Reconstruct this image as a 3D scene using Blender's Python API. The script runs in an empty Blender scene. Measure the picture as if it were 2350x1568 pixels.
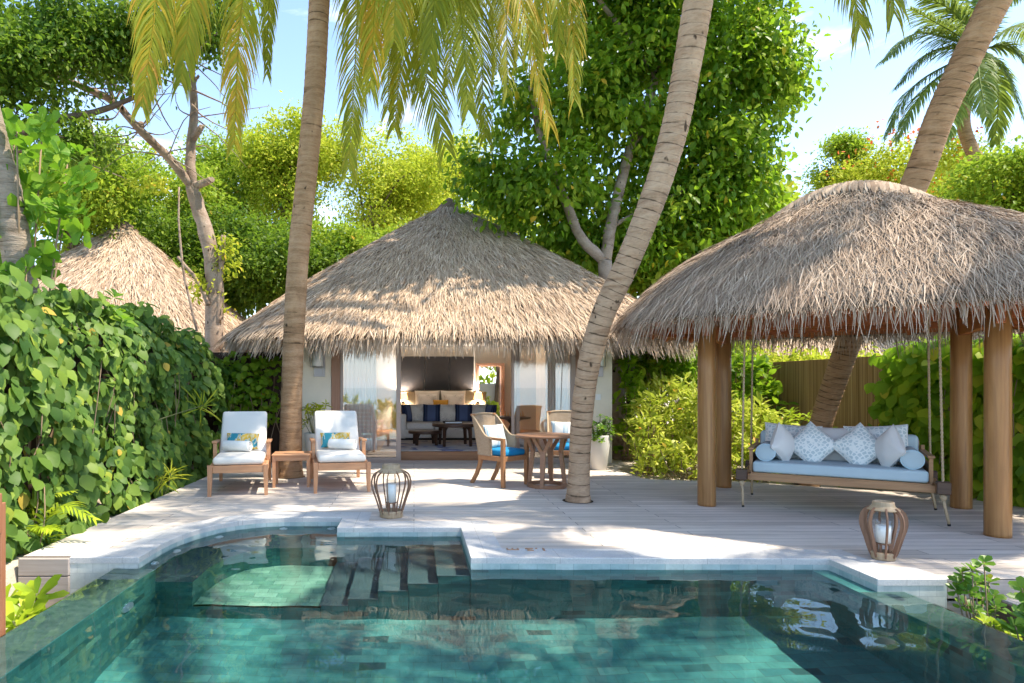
import bpy, bmesh, math, random
import numpy as np
from mathutils import Vector, Matrix, noise
R = math.radians
pi = math.pi
random.seed(7)
rng = np.random.default_rng(7)
scene = bpy.context.scene
COL = scene.collection

# ------------------------------------------------------------------ survey of the place
# The camera stands at (0, 0, 1.43) looking along +Y; the deck is z = 0.
FPX, VX, HZ, EYE = 1450.0, 950.0, 888.0, 1.43


def W(x, y, Y):
    """sight line (x, y) of the 2350 px wide survey followed to the depth Y"""
    return Vector(((x - VX) * Y / FPX, Y, EYE + (HZ - y) * Y / FPX))


# ------------------------------------------------------------------ mesh helpers
def np_mesh(name, V, quads=None, tris=None, rnd=None, smooth=False):
    me = bpy.data.meshes.new(name)
    V = np.asarray(V, dtype=np.float32)
    q = np.zeros((0, 4), np.int32) if quads is None else np.asarray(quads, np.int32).reshape(-1, 4)
    t = np.zeros((0, 3), np.int32) if tris is None else np.asarray(tris, np.int32).reshape(-1, 3)
    loops = np.concatenate([q.ravel(), t.ravel()])
    starts = np.concatenate([np.arange(len(q)) * 4, len(q) * 4 + np.arange(len(t)) * 3]).astype(np.int32)
    me.vertices.add(len(V))
    me.vertices.foreach_set('co', V.ravel())
    me.loops.add(len(loops))
    me.loops.foreach_set('vertex_index', loops.astype(np.int32))
    me.polygons.add(len(starts))
    me.polygons.foreach_set('loop_start', starts)
    if smooth:
        me.polygons.foreach_set('use_smooth', np.ones(len(starts), dtype=bool))
    me.update(calc_edges=True)
    if rnd is not None:
        a = me.attributes.new('rnd', 'FLOAT', 'POINT')
        a.data.foreach_set('value', np.asarray(rnd, np.float32))
    return me


def link(name, me, mat=None, parent=None):
    o = bpy.data.objects.new(name, me)
    COL.objects.link(o)
    if mat is not None and me is not None:
        me.materials.append(mat)
    if parent is not None:
        o.parent = parent
    return o


def tag(o, label=None, cat=None, group=None, kind=None):
    if label:
        o['label'] = label
    if cat:
        o['category'] = cat
    if group:
        o['group'] = group
    if kind:
        o['kind'] = kind
    return o


def thing(name, label, cat, loc=(0, 0, 0), rz=0.0, group=None):
    o = bpy.data.objects.new(name, None)
    COL.objects.link(o)
    o.empty_display_size = 0.1
    o.location = loc
    o.rotation_euler = (0, 0, rz)
    return tag(o, label, cat, group)


def copy_tree(o, parent=None):
    c = o.copy()
    COL.objects.link(c)
    if parent is not None:
        c.parent = parent
    for ch in [x for x in bpy.data.objects if x.parent == o]:
        copy_tree(ch, c)
    return c


def rotz(a):
    return Matrix.Rotation(a, 4, 'Z')


class MB:
    """collects shapes, builds ONE mesh object"""

    def __init__(s):
        s.v, s.f, s.s = [], [], []

    def add(s, vs, fs, M=None, smooth=False):
        b = len(s.v)
        if M is not None:
            vs = [M @ Vector(p) for p in vs]
        s.v += [tuple(p) for p in vs]
        s.f += [tuple(i + b for i in f) for f in fs]
        s.s += [smooth] * len(fs)
        return s

    def box(s, c, size, M=None, bev=0.004):
        hx, hy, hz = size[0] / 2, size[1] / 2, size[2] / 2
        h = (hx, hy, hz)
        b = min(bev, min(h) * 0.45)
        vs, idx = [], {}
        for sx in (-1, 1):
            for sy in (-1, 1):
                for sz in (-1, 1):
                    sg = (sx, sy, sz)
                    for a in range(3):
                        p = [sg[k] * (h[k] if k == a else h[k] - b) for k in range(3)]
                        idx[(sg, a)] = len(vs)
                        vs.append(Vector(p))
        fs = []
        for a in range(3):
            o1, o2 = (a + 1) % 3, (a + 2) % 3
            for sg in (-1, 1):
                loop = []
                for (q, w) in ((-1, -1), (1, -1), (1, 1), (-1, 1)):
                    k = [0, 0, 0]
                    k[a], k[o1], k[o2] = sg, q, w
                    loop.append(idx[(tuple(k), a)])
                fs.append(loop)
        for a in range(3):
            o1, o2 = (a + 1) % 3, (a + 2) % 3
            for q in (-1, 1):
                for w in (-1, 1):
                    k0, k1 = [0] * 3, [0] * 3
                    k0[a], k1[a] = -1, 1
                    k0[o1] = k1[o1] = q
                    k0[o2] = k1[o2] = w
                    fs.append([idx[(tuple(k0), o1)], idx[(tuple(k1), o1)], idx[(tuple(k1), o2)], idx[(tuple(k0), o2)]])
        for sx in (-1, 1):
            for sy in (-1, 1):
                for sz in (-1, 1):
                    fs.append([idx[((sx, sy, sz), a)] for a in range(3)])
        out = []
        for f in fs:
            n = (vs[f[1]] - vs[f[0]]).cross(vs[f[2]] - vs[f[0]])
            cen = sum((vs[i] for i in f), Vector()) / len(f)
            out.append(f if n.dot(cen) > 0 else f[::-1])
        T = Matrix.Translation(Vector(c))
        return s.add(vs, out, (T @ M) if M is not None else T)

    def bar(s, p0, p1, w, h, up=(0, 0, 1), bev=0.004):
        """box from p0 to p1; w across, h along up"""
        p0, p1 = Vector(p0), Vector(p1)
        d = p1 - p0
        L = d.length
        x = d.normalized()
        up = Vector(up)
        y = up.cross(x)
        if y.length < 1e-4:
            y = Vector((0, 1, 0)).cross(x)
        y.normalize()
        z = x.cross(y)
        M = Matrix((x, y, z)).transposed().to_4x4()
        return s.box((p0 + p1) / 2, (L, w, h), M, bev)

    def tube(s, pts, rad, n=10, cap=True, smooth=True):
        pts = [Vector(p) for p in pts]
        if not hasattr(rad, '__len__'):
            rad = [rad] * len(pts)
        vs, fs = [], []
        ref = Vector((0.13, 0.97, 0.2))
        for i, p in enumerate(pts):
            t = (pts[min(i + 1, len(pts) - 1)] - pts[max(i - 1, 0)]).normalized()
            if abs(t.dot(ref)) > 0.97:
                ref = Vector((0.9, 0.1, 0.3))
            u = t.cross(ref).normalized()
            w = u.cross(t).normalized()
            ref = w.cross(u) * 0 + ref
            for k in range(n):
                a = 2 * pi * k / n
                vs.append(p + (u * math.cos(a) + w * math.sin(a)) * rad[i])
        for i in range(len(pts) - 1):
            for k in range(n):
                k2 = (k + 1) % n
                fs.append((i * n + k, i * n + k2, (i + 1) * n + k2, (i + 1) * n + k))
        s.add(vs, fs, None, smooth)
        if cap:
            b = len(s.v) - len(vs)
            s.f.append(tuple(b + k for k in range(n))[::-1])
            s.f.append(tuple(b + (len(pts) - 1) * n + k for k in range(n)))
            s.s += [False, False]
        return s

    def lathe(s, prof, n=24, c=(0, 0, 0), smooth=True, M=None):
        vs, fs = [], []
        c = Vector(c)
        for (r, z) in prof:
            for k in range(n):
                a = 2 * pi * k / n
                vs.append(c + Vector((max(r, 1e-4) * math.cos(a), max(r, 1e-4) * math.sin(a), z)))
        for i in range(len(prof) - 1):
            for k in range(n):
                k2 = (k + 1) % n
                fs.append((i * n + k, i * n + k2, (i + 1) * n + k2, (i + 1) * n + k))
        return s.add(vs, fs, M, smooth)

    def prism(s, poly, z0, z1, M=None, bottom=True):
        n = len(poly)
        vs = [(p[0], p[1], z0) for p in poly] + [(p[0], p[1], z1) for p in poly]
        fs = [(i, (i + 1) % n, n + (i + 1) % n, n + i) for i in range(n)]
        fs.append(tuple(range(n, 2 * n)))
        if bottom:
            fs.append(tuple(range(n))[::-1])
        return s.add(vs, fs, M)

    def sweep(s, pts, nors, w, th):
        """flat strip bar along pts; w along the normals, th across"""
        pts = [Vector(p) for p in pts]
        vs, fs = [], []
        for i, p in enumerate(pts):
            t = (pts[min(i + 1, len(pts) - 1)] - pts[max(i - 1, 0)]).normalized()
            nn = Vector(nors[i])
            nn = (nn - t * nn.dot(t)).normalized()
            b = t.cross(nn)
            ww = w[i] if hasattr(w, '__len__') else w
            for (q, r) in ((-1, -1), (1, -1), (1, 1), (-1, 1)):
                vs.append(p + nn * (q * ww / 2) + b * (r * th / 2))
        for i in range(len(pts) - 1):
            for k in range(4):
                k2 = (k + 1) % 4
                fs.append((i * 4 + k, i * 4 + k2, (i + 1) * 4 + k2, (i + 1) * 4 + k))
        m = (len(pts) - 1) * 4
        fs += [(3, 2, 1, 0), (m, m + 1, m + 2, m + 3)]
        return s.add(vs, fs)

    def cushion(s, c, size, r, M=None, bulge=0.0, n=9):
        """soft block with rounded edges and a slightly crowned top"""
        h = [x / 2 for x in size]
        r = min(r, min(h))

        def coords(hh):
            e = [-hh, -hh + r * 0.15, -hh + r * 0.45, -hh + r * 0.9]
            mid = [(-hh + r) + (2 * (hh - r)) * k / n for k in range(1, n)]
            return e + mid + [-x for x in e[::-1]]
        key, vs, fs = {}, [], []
        for a in range(3):
            b, d = (a + 1) % 3, (a + 2) % 3
            cb, cd = coords(h[b]), coords(h[d])
            for sg in (-1, 1):
                g = []
                for x in cb:
                    row = []
                    for y in cd:
                        p = [0, 0, 0]
                        p[a], p[b], p[d] = sg * h[a], x, y
                        k = tuple(round(q, 5) for q in p)
                        if k not in key:
                            q = [max(-(h[j] - r), min(h[j] - r, p[j])) for j in range(3)]
                            dv = Vector([p[j] - q[j] for j in range(3)])
                            w = Vector(q) + (dv.normalized() * r if dv.length > 1e-9 else Vector())
                            fx = 1 - (w.x / h[0]) ** 2
                            fy = 1 - (w.y / h[1]) ** 2
                            w.z += bulge * max(0, fx) * max(0, fy) * (1 if w.z > 0 else -0.2)
                            key[k] = len(vs)
                            vs.append(w)
                        row.append(key[k])
                    g.append(row)
                for i in range(len(cb) - 1):
                    for j in range(len(cd) - 1):
                        f = (g[i][j], g[i + 1][j], g[i + 1][j + 1], g[i][j + 1])
                        fs.append(f if sg > 0 else f[::-1])
        T = Matrix.Translation(Vector(c))
        return s.add(vs, fs, (T @ M) if M is not None else T, True)

    def build(s, name, mat, parent=None):
        me = bpy.data.meshes.new(name)
        me.from_pydata(s.v, [], s.f)
        me.polygons.foreach_set('use_smooth', s.s)
        me.update()
        return link(name, me, mat, parent)


def pillow_mesh(name, w, h, t, n=16, seed=0):
    """square pillow with pulled-out corners, in its own x (width) z (height) plane"""
    rr = random.Random(seed)
    ph = [rr.uniform(0, 6) for _ in range(4)]
    V, Q = [], []
    for side in (1, -1):
        for i in range(n + 1):
            for j in range(n + 1):
                u, v = -1 + 2 * i / n, -1 + 2 * j / n
                u = math.sin(u * pi / 2) * 0.35 + u * 0.65
                v = math.sin(v * pi / 2) * 0.35 + v * 0.65
                x = u * w / 2 * (1 - 0.07 * (1 - v * v))
                z = v * h / 2 * (1 - 0.07 * (1 - u * u))
                k = (max(0, 1 - u * u) * max(0, 1 - v * v)) ** 0.42
                y = -side * t / 2 * k
                y += 0.006 * math.sin(5 * u + ph[0]) * math.sin(4 * v + ph[1]) * k
                z += 0.004 * math.sin(6 * u + ph[2]) * (1 - v * v)
                V.append((x, y, z))
    m = (n + 1) ** 2
    for sd in (0, 1):
        for i in range(n):
            for j in range(n):
                a = sd * m + i * (n + 1) + j
                f = (a, a + n + 1, a + n + 2, a + 1)
                Q.append(f if sd == 0 else f[::-1])
    return np_mesh(name, V, quads=Q, smooth=True)


def pillow(name, label, loc, w, h, t, mat, rz=0.0, tilt=0.0, roll=0.0, group=None, seed=0, cat='cushion', piping=None):
    """a pillow standing in its x-z plane, leaned back by tilt, rolled in its plane by roll"""
    me = pillow_mesh(name, w, h, t, seed=seed)
    o = link(name, me, mat)
    o.location = loc
    o.rotation_mode = 'QUATERNION'
    o.rotation_quaternion = (Matrix.Rotation(rz, 3, 'Z') @ Matrix.Rotation(-tilt, 3, 'X') @ Matrix.Rotation(roll, 3, 'Y')).to_quaternion()
    tag(o, label, cat, group)
    if piping:
        pts = []
        for (a, b) in (((-1, -1), (1, -1)), ((1, -1), (1, 1)), ((1, 1), (-1, 1)), ((-1, 1), (-1, -1))):
            for k in range(10):
                q = k / 10
                u, v = a[0] + (b[0] - a[0]) * q, a[1] + (b[1] - a[1]) * q
                pts.append((u * w / 2 * (1 - 0.07 * (1 - v * v)), 0, v * h / 2 * (1 - 0.07 * (1 - u * u))))
        pts.append(pts[0])
        MB().tube(pts, 0.0045, n=6, cap=False).build('piping', piping, o)
    return o


# ------------------------------------------------------------------ materials
class NT:
    def __init__(s, name):
        s.m = bpy.data.materials.new(name)
        s.m.use_nodes = True
        s.t = s.m.node_tree
        s.t.nodes.clear()
        s.out = s.n('ShaderNodeOutputMaterial')

    def n(s, typ, **kw):
        nd = s.t.nodes.new(typ)
        for k, v in kw.items():
            if k[0] == '_':
                nd.inputs[k[1:].replace('_', ' ')].default_value = v
            else:
                setattr(nd, k, v)
        return nd

    def l(s, a, b):
        s.t.links.new(a, b)

    def coord(s, scale=(1, 1, 1), kind='Object', rot=(0, 0, 0)):
        tc = s.n('ShaderNodeTexCoord')
        mp = s.n('ShaderNodeMapping')
        mp.inputs['Scale'].default_value = scale
        mp.inputs['Rotation'].default_value = rot
        s.l(tc.outputs[kind], mp.inputs['Vector'])
        return mp.outputs['Vector']

    def noise(s, vec, scale=5, detail=4, rough=0.55, dist=0.0):
        nd = s.n('ShaderNodeTexNoise')
        nd.inputs['Scale'].default_value = scale
        nd.inputs['Detail'].default_value = detail
        nd.inputs['Roughness'].default_value = rough
        nd.inputs['Distortion'].default_value = dist
        if vec is not None:
            s.l(vec, nd.inputs['Vector'])
        return nd.outputs['Fac']

    def ramp(s, fac, stops, interp='LINEAR'):
        nd = s.n('ShaderNodeValToRGB')
        cr = nd.color_ramp
        cr.interpolation = interp
        while len(cr.elements) < len(stops):
            cr.elements.new(0.5)
        for e, (p, c) in zip(cr.elements, stops):
            e.position = p
            e.color = (*c, 1) if len(c) == 3 else c
        s.l(fac, nd.inputs['Fac'])
        return nd.outputs['Color']

    def mix(s, fac, a, b, mode='MIX'):
        nd = s.n('ShaderNodeMix', data_type='RGBA', blend_type=mode)
        for sock, v in ((nd.inputs[0], fac), (nd.inputs[6], a), (nd.inputs[7], b)):
            if hasattr(v, 'default_value'):
                s.l(v, sock)
            elif isinstance(v, (int, float)):
                sock.default_value = v
            else:
                sock.default_value = (*v, 1)
        return nd.outputs[2]

    def math(s, op, a, b=None, c=None):
        nd = s.n('ShaderNodeMath', operation=op)
        for i, v in enumerate((a, b, c)):
            if v is None:
                continue
            if hasattr(v, 'default_value'):
                s.l(v, nd.inputs[i])
            else:
                nd.inputs[i].default_value = v
        return nd.outputs[0]

    def bump(s, h, strength=0.3, dist=0.01):
        nd = s.n('ShaderNodeBump')
        nd.inputs['Strength'].default_value = strength
        nd.inputs['Distance'].default_value = dist
        s.l(h, nd.inputs['Height'])
        return nd.outputs['Normal']

    def pbr(s, col, rough=0.6, spec=0.4, nor=None, metal=0.0):
        p = s.n('ShaderNodeBsdfPrincipled')
        for k, v in (('Base Color', col), ('Roughness', rough), ('Specular IOR Level', spec), ('Metallic', metal)):
            if hasattr(v, 'default_value'):
                s.l(v, p.inputs[k])
            elif isinstance(v, (int, float)):
                p.inputs[k].default_value = v
            else:
                p.inputs[k].default_value = (*v, 1)
        if nor is not None:
            s.l(nor, p.inputs['Normal'])
        return p

    def done(s, shader):
        s.l(shader.outputs[0], s.out.inputs['Surface'])
        return s.m

    def attr(s, name='rnd'):
        a = s.n('ShaderNodeAttribute')
        a.attribute_name = name
        return a.outputs['Fac']


def plain(name, col, rough=0.6, spec=0.4, var=0.08, scale=8.0, bump=0.0, stretch=(1, 1, 1), metal=0.0, bscale=60.0):
    t = NT(name)
    v = t.coord(stretch)
    f = t.noise(v, scale, 5, 0.6)
    lo = tuple(max(0, c * (1 - var)) for c in col)
    hi = tuple(min(1, c * (1 + var)) for c in col)
    c = t.ramp(f, [(0.3, lo), (0.7, hi)])
    nor = t.bump(t.noise(v, bscale, 3, 0.6), bump, 0.01) if bump else None
    return t.done(t.pbr(c, rough, spec, nor, metal))


def wood(name, c0, c1, c2=None, axis='X', rough=0.5, scale=3.0, spec=0.35, bump=0.15):
    t = NT(name)
    st = {'X': (0.6, 14, 14), 'Y': (14, 0.6, 14), 'Z': (14, 14, 0.6)}[axis]
    v = t.coord(st)
    f = t.noise(v, scale, 6, 0.6, 0.4)
    big = t.noise(t.coord((1, 1, 1)), 1.3, 3)
    c = t.ramp(f, [(0.25, c0), (0.6, c1), (0.8, c2 or c1)])
    c = t.mix(t.math('MULTIPLY', big, 0.35), c, c0)
    return t.done(t.pbr(c, rough, spec, t.bump(f, bump, 0.004)))


def leafmat(name, stops, trans=(0.25, 0.45, 0.05), tfac=0.35, rough=0.42, spec=0.35, veins=0.0):
    rough, spec = rough + 0.10, spec * 0.6
    stops = [(p, (min(0.75, c[0] * 1.38), min(0.75, c[1] * 1.14), c[2] * 0.85)) for p, c in stops]
    t = NT(name)
    f = t.attr()
    c = t.ramp(f, stops)
    p = t.pbr(c, rough, spec)
    tr = t.n('ShaderNodeBsdfTranslucent')
    tc = t.mix(0.55, c, trans)
    t.l(tc, tr.inputs['Color'])
    mx = t.n('ShaderNodeMixShader')
    mx.inputs[0].default_value = tfac
    t.l(p.outputs[0], mx.inputs[1])
    t.l(tr.outputs[0], mx.inputs[2])
    return t.done(mx)


M = {}
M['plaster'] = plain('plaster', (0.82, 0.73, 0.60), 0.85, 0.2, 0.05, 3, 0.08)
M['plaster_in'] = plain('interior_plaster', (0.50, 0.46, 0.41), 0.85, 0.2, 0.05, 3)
M['teak'] = wood('teak', (0.42, 0.20, 0.10), (0.56, 0.30, 0.16), (0.62, 0.36, 0.21), 'X')
M['teak_z'] = wood('teak_upright', (0.42, 0.20, 0.10), (0.55, 0.29, 0.155), (0.62, 0.36, 0.21), 'Z')
M['chairwood'] = wood('chair_wood', (0.27, 0.13, 0.06), (0.36, 0.18, 0.085), (0.42, 0.22, 0.11), 'Z')
M['tablewood'] = wood('table_wood', (0.24, 0.125, 0.07), (0.32, 0.17, 0.10), (0.38, 0.21, 0.13), 'X', 0.4)
M['darkwood'] = wood('dark_wood', (0.045, 0.022, 0.014), (0.075, 0.038, 0.024), (0.10, 0.05, 0.032), 'X', 0.3)
M['jamb'] = wood('jamb_wood', (0.30, 0.16, 0.10), (0.38, 0.21, 0.14), (0.42, 0.25, 0.17), 'Z')
M['alu'] = plain('bronze_frame', (0.36, 0.28, 0.24), 0.4, 0.5, 0.03, 4)
M['post'] = wood('post_wood', (0.20, 0.088, 0.028), (0.42, 0.215, 0.08), (0.56, 0.33, 0.15), 'Z', 0.34, 1.4)
M['beam'] = wood('beam_wood', (0.28, 0.08, 0.025), (0.42, 0.135, 0.045), (0.50, 0.18, 0.065), 'X', 0.5)
M['swingwood'] = wood('swing_wood', (0.28, 0.145, 0.07), (0.42, 0.235, 0.12), (0.50, 0.30, 0.165), 'X')
M['block'] = wood('block_wood', (0.06, 0.035, 0.025), (0.10, 0.06, 0.042), (0.13, 0.08, 0.056), 'X')
M['white_fabric'] = plain('white_fabric', (0.74, 0.70, 0.64), 0.9, 0.1, 0.03, 2.2, 0.2, bscale=14)
M['towel'] = plain('towel', (0.85, 0.83, 0.79), 0.95, 0.05, 0.03, 30, 0.5, bscale=220)
M['blue_fabric'] = plain('pale_blue_fabric', (0.43, 0.53, 0.585), 0.85, 0.15, 0.05, 3, 0.3, bscale=13)
M['blue_piping'] = plain('blue_piping', (0.46, 0.62, 0.70), 0.8)
M['grey_fabric'] = plain('light_grey_fabric', (0.70, 0.68, 0.67), 0.9, 0.1, 0.03, 3, 0.25, bscale=13)
M['cyan_fabric'] = plain('bright_blue_fabric', (0.012, 0.20, 0.42), 0.7, 0.2, 0.1, 4, 0.1, bscale=24)
M['navy'] = plain('navy_fabric', (0.012, 0.035, 0.12), 0.8, 0.15, 0.1, 6)
M['mustard'] = plain('mustard_fabric', (0.55, 0.30, 0.06), 0.85, 0.1, 0.06, 6)
M['sofa'] = plain('sofa_linen', (0.80, 0.77, 0.73), 0.95, 0.1, 0.06, 30, 0.2, bscale=200)
M['pot'] = plain('pot_glaze', (0.62, 0.60, 0.56), 0.6, 0.3, 0.03, 4, 0.05)
M['rattan'] = wood('rattan_band', (0.34, 0.235, 0.14), (0.47, 0.345, 0.22), (0.55, 0.43, 0.29), 'Z', 0.55)
M['rib'] = wood('rib_wood', (0.18, 0.095, 0.058), (0.27, 0.15, 0.095), (0.34, 0.205, 0.135), 'Z', 0.55)
M['wax'] = plain('wax', (0.9, 0.89, 0.86), 0.5, 0.3, 0.02, 4)
M['rope'] = plain('rope', (0.45, 0.34, 0.22), 0.9, 0.1, 0.2, 60, 0.6, (1, 1, 1), bscale=140)
M['black'] = plain('black', (0.015, 0.014, 0.014), 0.6, 0.3)
M['chrome'] = plain('brushed_steel', (0.42, 0.39, 0.40), 0.35, 0.5, 0.05, 6, metal=0.7)
M['whiteplastic'] = plain('white_plastic', (0.8, 0.8, 0.8), 0.4, 0.5, 0.01)
M['greyplastic'] = plain('grey_plastic', (0.35, 0.36, 0.38), 0.4, 0.5, 0.01)
M['opal'] = plain('opal_shade', (0.78, 0.77, 0.74), 0.4, 0.4, 0.02)
M['soil'] = plain('soil', (0.05, 0.035, 0.02), 0.95, 0.1, 0.3, 30, 0.5)
M['rustpost'] = wood('red_post_wood', (0.26, 0.10, 0.05), (0.36, 0.16, 0.085), (0.42, 0.2, 0.11), 'Z')
M['marker'] = plain('marker_bronze', (0.42, 0.25, 0.16), 0.6, 0.3, 0.1)
M['chess'] = plain('boxwood', (0.55, 0.28, 0.08), 0.4, 0.4, 0.08)
M['panel'] = plain('dark_panel', (0.022, 0.020, 0.021), 0.45, 0.4, 0.1, 2)
M['headboard'] = plain('headboard_leather', (0.16, 0.14, 0.105), 0.7, 0.3, 0.05)
M['floorwood'] = wood('floor_boards', (0.24, 0.11, 0.05), (0.34, 0.165, 0.08), (0.38, 0.2, 0.1), 'X', 0.35)
M['gardenwall'] = plain('garden_wall_render', (0.62, 0.60, 0.56), 0.9, 0.2, 0.06, 2)


def mat_deck():
    t = NT('deck_boards')
    v = t.coord((1, 1, 1))
    br = t.n('ShaderNodeTexBrick')
    br.offset = 0.37
    br.inputs['Scale'].default_value = 1.0
    br.inputs['Brick Width'].default_value = 2.7
    br.inputs['Row Height'].default_value = 0.142
    br.inputs['Mortar Size'].default_value = 0.0035
    br.inputs['Mortar Smooth'].default_value = 0.0
    br.inputs['Bias'].default_value = 0.0
    br.inputs['Color1'].default_value = (0.57, 0.495, 0.43, 1)
    br.inputs['Color2'].default_value = (0.74, 0.66, 0.585, 1)
    br.inputs['Mortar'].default_value = (0.14, 0.125, 0.12, 1)
    t.l(v, br.inputs['Vector'])
    grain = t.noise(t.coord((0.5, 16, 1)), 2.2, 6, 0.65, 0.3)
    g = t.ramp(grain, [(0.25, (0.74, 0.72, 0.71)), (0.5, (1, 1, 1)), (0.8, (1.0, 1.0, 1.0))])
    c = t.mix(1.0, br.outputs['Color'], g, 'MULTIPLY')
    blot = t.noise(t.coord((0.9, 3.2, 1)), 1.1, 4, 0.6)
    c = t.mix(1.0, c, t.ramp(blot, [(0.3, (0.80, 0.795, 0.79)), (0.58, (1, 1, 1))]), 'MULTIPLY')
    # knots / worn dark flecks along the grain
    fl = t.noise(t.coord((1.6, 13, 1)), 1.7, 2, 0.4)
    c = t.mix(t.ramp(fl, [(0.68, (0, 0, 0)), (0.76, (1, 1, 1))]), c, (0.27, 0.25, 0.235))
    h = t.mix(0.25, br.outputs['Fac'], grain)
    inv = t.math('SUBTRACT', 1.0, br.outputs['Fac'])
    hh = t.math('ADD', inv, t.math('MULTIPLY', grain, 0.15))
    return t.done(t.pbr(c, 0.72, 0.25, t.bump(hh, 0.35, 0.004)))


def mat_stone(name, c0, c1, sc=40, rough=0.75, joints=0.0):
    t = NT(name)
    v = t.coord((1, 1, 1))
    f = t.noise(v, sc, 5, 0.7)
    f2 = t.noise(v, 2.5, 4, 0.6)
    c = t.ramp(f, [(0.3, c0), (0.68, c1)])
    c = t.mix(1.0, c, t.ramp(f2, [(0.3, (0.86, 0.87, 0.88)), (0.65, (1, 1, 1))]), 'MULTIPLY')
    if joints:
        br = t.n('ShaderNodeTexBrick')
        br.offset = 0.0
        br.inputs['Scale'].default_value = 1.0
        br.inputs['Brick Width'].default_value = joints
        br.inputs['Row Height'].default_value = joints
        br.inputs['Mortar Size'].default_value = 0.0016
        br.inputs['Color1'].default_value = (0.93, 0.93, 0.93, 1)
        br.inputs['Color2'].default_value = (1, 1, 1, 1)
        br.inputs['Mortar'].default_value = (0.5, 0.49, 0.48, 1)
        t.l(t.coord((1, 1, 1)), br.inputs['Vector'])
        c = t.mix(1.0, c, br.outputs['Color'], 'MULTIPLY')
        st = t.noise(t.coord((1, 1, 1)), 5.5, 5, 0.7)
        c = t.mix(t.ramp(st, [(0.55, (0, 0, 0)), (0.7, (0.35, 0.35, 0.35))]), c, tuple(x * 0.62 for x in c0))
    return t.done(t.pbr(c, rough, 0.3, t.bump(f, 0.25, 0.004)))


def mat_tile(name, cols, wall=False, bw=0.30, rh=0.15, mortar=(0.045, 0.13, 0.125), rough=0.5):
    t = NT(name)
    tc = t.n('ShaderNodeTexCoord')
    sp = t.n('ShaderNodeSeparateXYZ')
    t.l(tc.outputs['Object'], sp.inputs[0])
    cb = t.n('ShaderNodeCombineXYZ')
    if wall:
        t.l(t.math('ADD', sp.outputs[0], sp.outputs[1]), cb.inputs[0])
        t.l(sp.outputs[2], cb.inputs[1])
    else:
        t.l(sp.outputs[0], cb.inputs[0])
        t.l(sp.outputs[1], cb.inputs[1])
    br = t.n('ShaderNodeTexBrick')
    br.offset = 0.5
    br.inputs['Scale'].default_value = 1.0
    br.inputs['Brick Width'].default_value = bw
    br.inputs['Row Height'].default_value = rh
    br.inputs['Mortar Size'].default_value = 0.0022
    br.inputs['Mortar Smooth'].default_value = 0.1
    br.inputs['Color1'].default_value = (0, 0, 0, 1)
    br.inputs['Color2'].default_value = (1, 1, 1, 1)
    br.inputs['Mortar'].default_value = (0.5, 0.5, 0.5, 1)
    t.l(cb.outputs[0], br.inputs['Vector'])
    bw_ = t.n('ShaderNodeRGBToBW')
    t.l(br.outputs['Color'], bw_.inputs[0])
    c = t.ramp(bw_.outputs[0], cols)
    f = t.noise(t.coord((1, 1, 1)), 9, 4, 0.65)
    c = t.mix(1.0, c, t.ramp(f, [(0.3, (0.72, 0.76, 0.76)), (0.65, (1, 1, 1))]), 'MULTIPLY')
    c = t.mix(br.outputs['Fac'], c, mortar)
    return t.done(t.pbr(c, rough, 0.4, t.bump(t.math('SUBTRACT', 1.0, br.outputs['Fac']), 0.25, 0.003)))


M['deck'] = mat_deck()
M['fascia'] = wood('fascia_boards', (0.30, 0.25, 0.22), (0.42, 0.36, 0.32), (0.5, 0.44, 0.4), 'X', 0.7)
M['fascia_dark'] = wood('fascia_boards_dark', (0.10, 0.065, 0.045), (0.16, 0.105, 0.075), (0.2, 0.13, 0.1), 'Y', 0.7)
M['coping'] = mat_stone('coping_stone', (0.50, 0.50, 0.50), (0.70, 0.67, 0.64), 90, joints=0.61)
TILES = [(0.0, (0.013, 0.065, 0.074)), (0.04, (0.033, 0.175, 0.185)), (0.5, (0.05, 0.225, 0.23)), (0.94, (0.064, 0.26, 0.25)), (1.0, (0.11, 0.33, 0.30))]
M['tile_floor'] = mat_tile('pool_floor_tile', TILES, False, 0.20, 0.10)
M['tile_wall'] = mat_tile('pool_wall_tile', TILES, True, 0.20, 0.10)
M['tile_spa'] = mat_tile('spa_floor_tile', [(0.0, (0.12, 0.30, 0.23)), (1.0, (0.24, 0.46, 0.36))], False, 0.20, 0.10)
M['tile_dry'] = mat_tile('waterline_tile', [(0.0, (0.34, 0.46, 0.46)), (0.5, (0.42, 0.53, 0.53)), (1.0, (0.50, 0.58, 0.56))], True, 0.15, 0.15, (0.25, 0.33, 0.33), 0.6)
M['tile_pale'] = mat_tile('outer_wall_tile', [(0.0, (0.55, 0.57, 0.54)), (1.0, (0.66, 0.67, 0.62))], True, 0.13, 0.13, (0.42, 0.44, 0.42), 0.7)
M['granite'] = mat_stone('step_granite', (0.02, 0.055, 0.068), (0.085, 0.14, 0.16), 120, 0.6)
M['wetstone'] = mat_stone('wet_wall_top', (0.04, 0.085, 0.083), (0.095, 0.15, 0.14), 14, 0.35)


def mat_water():
    t = NT('pool_water_surface')
    g = t.n('ShaderNodeBsdfGlass')
    g.inputs['IOR'].default_value = 1.333
    g.inputs['Roughness'].default_value = 0.0
    g.inputs['Color'].default_value = (0.93, 1.0, 0.98, 1)
    return t.done(g)


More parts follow.
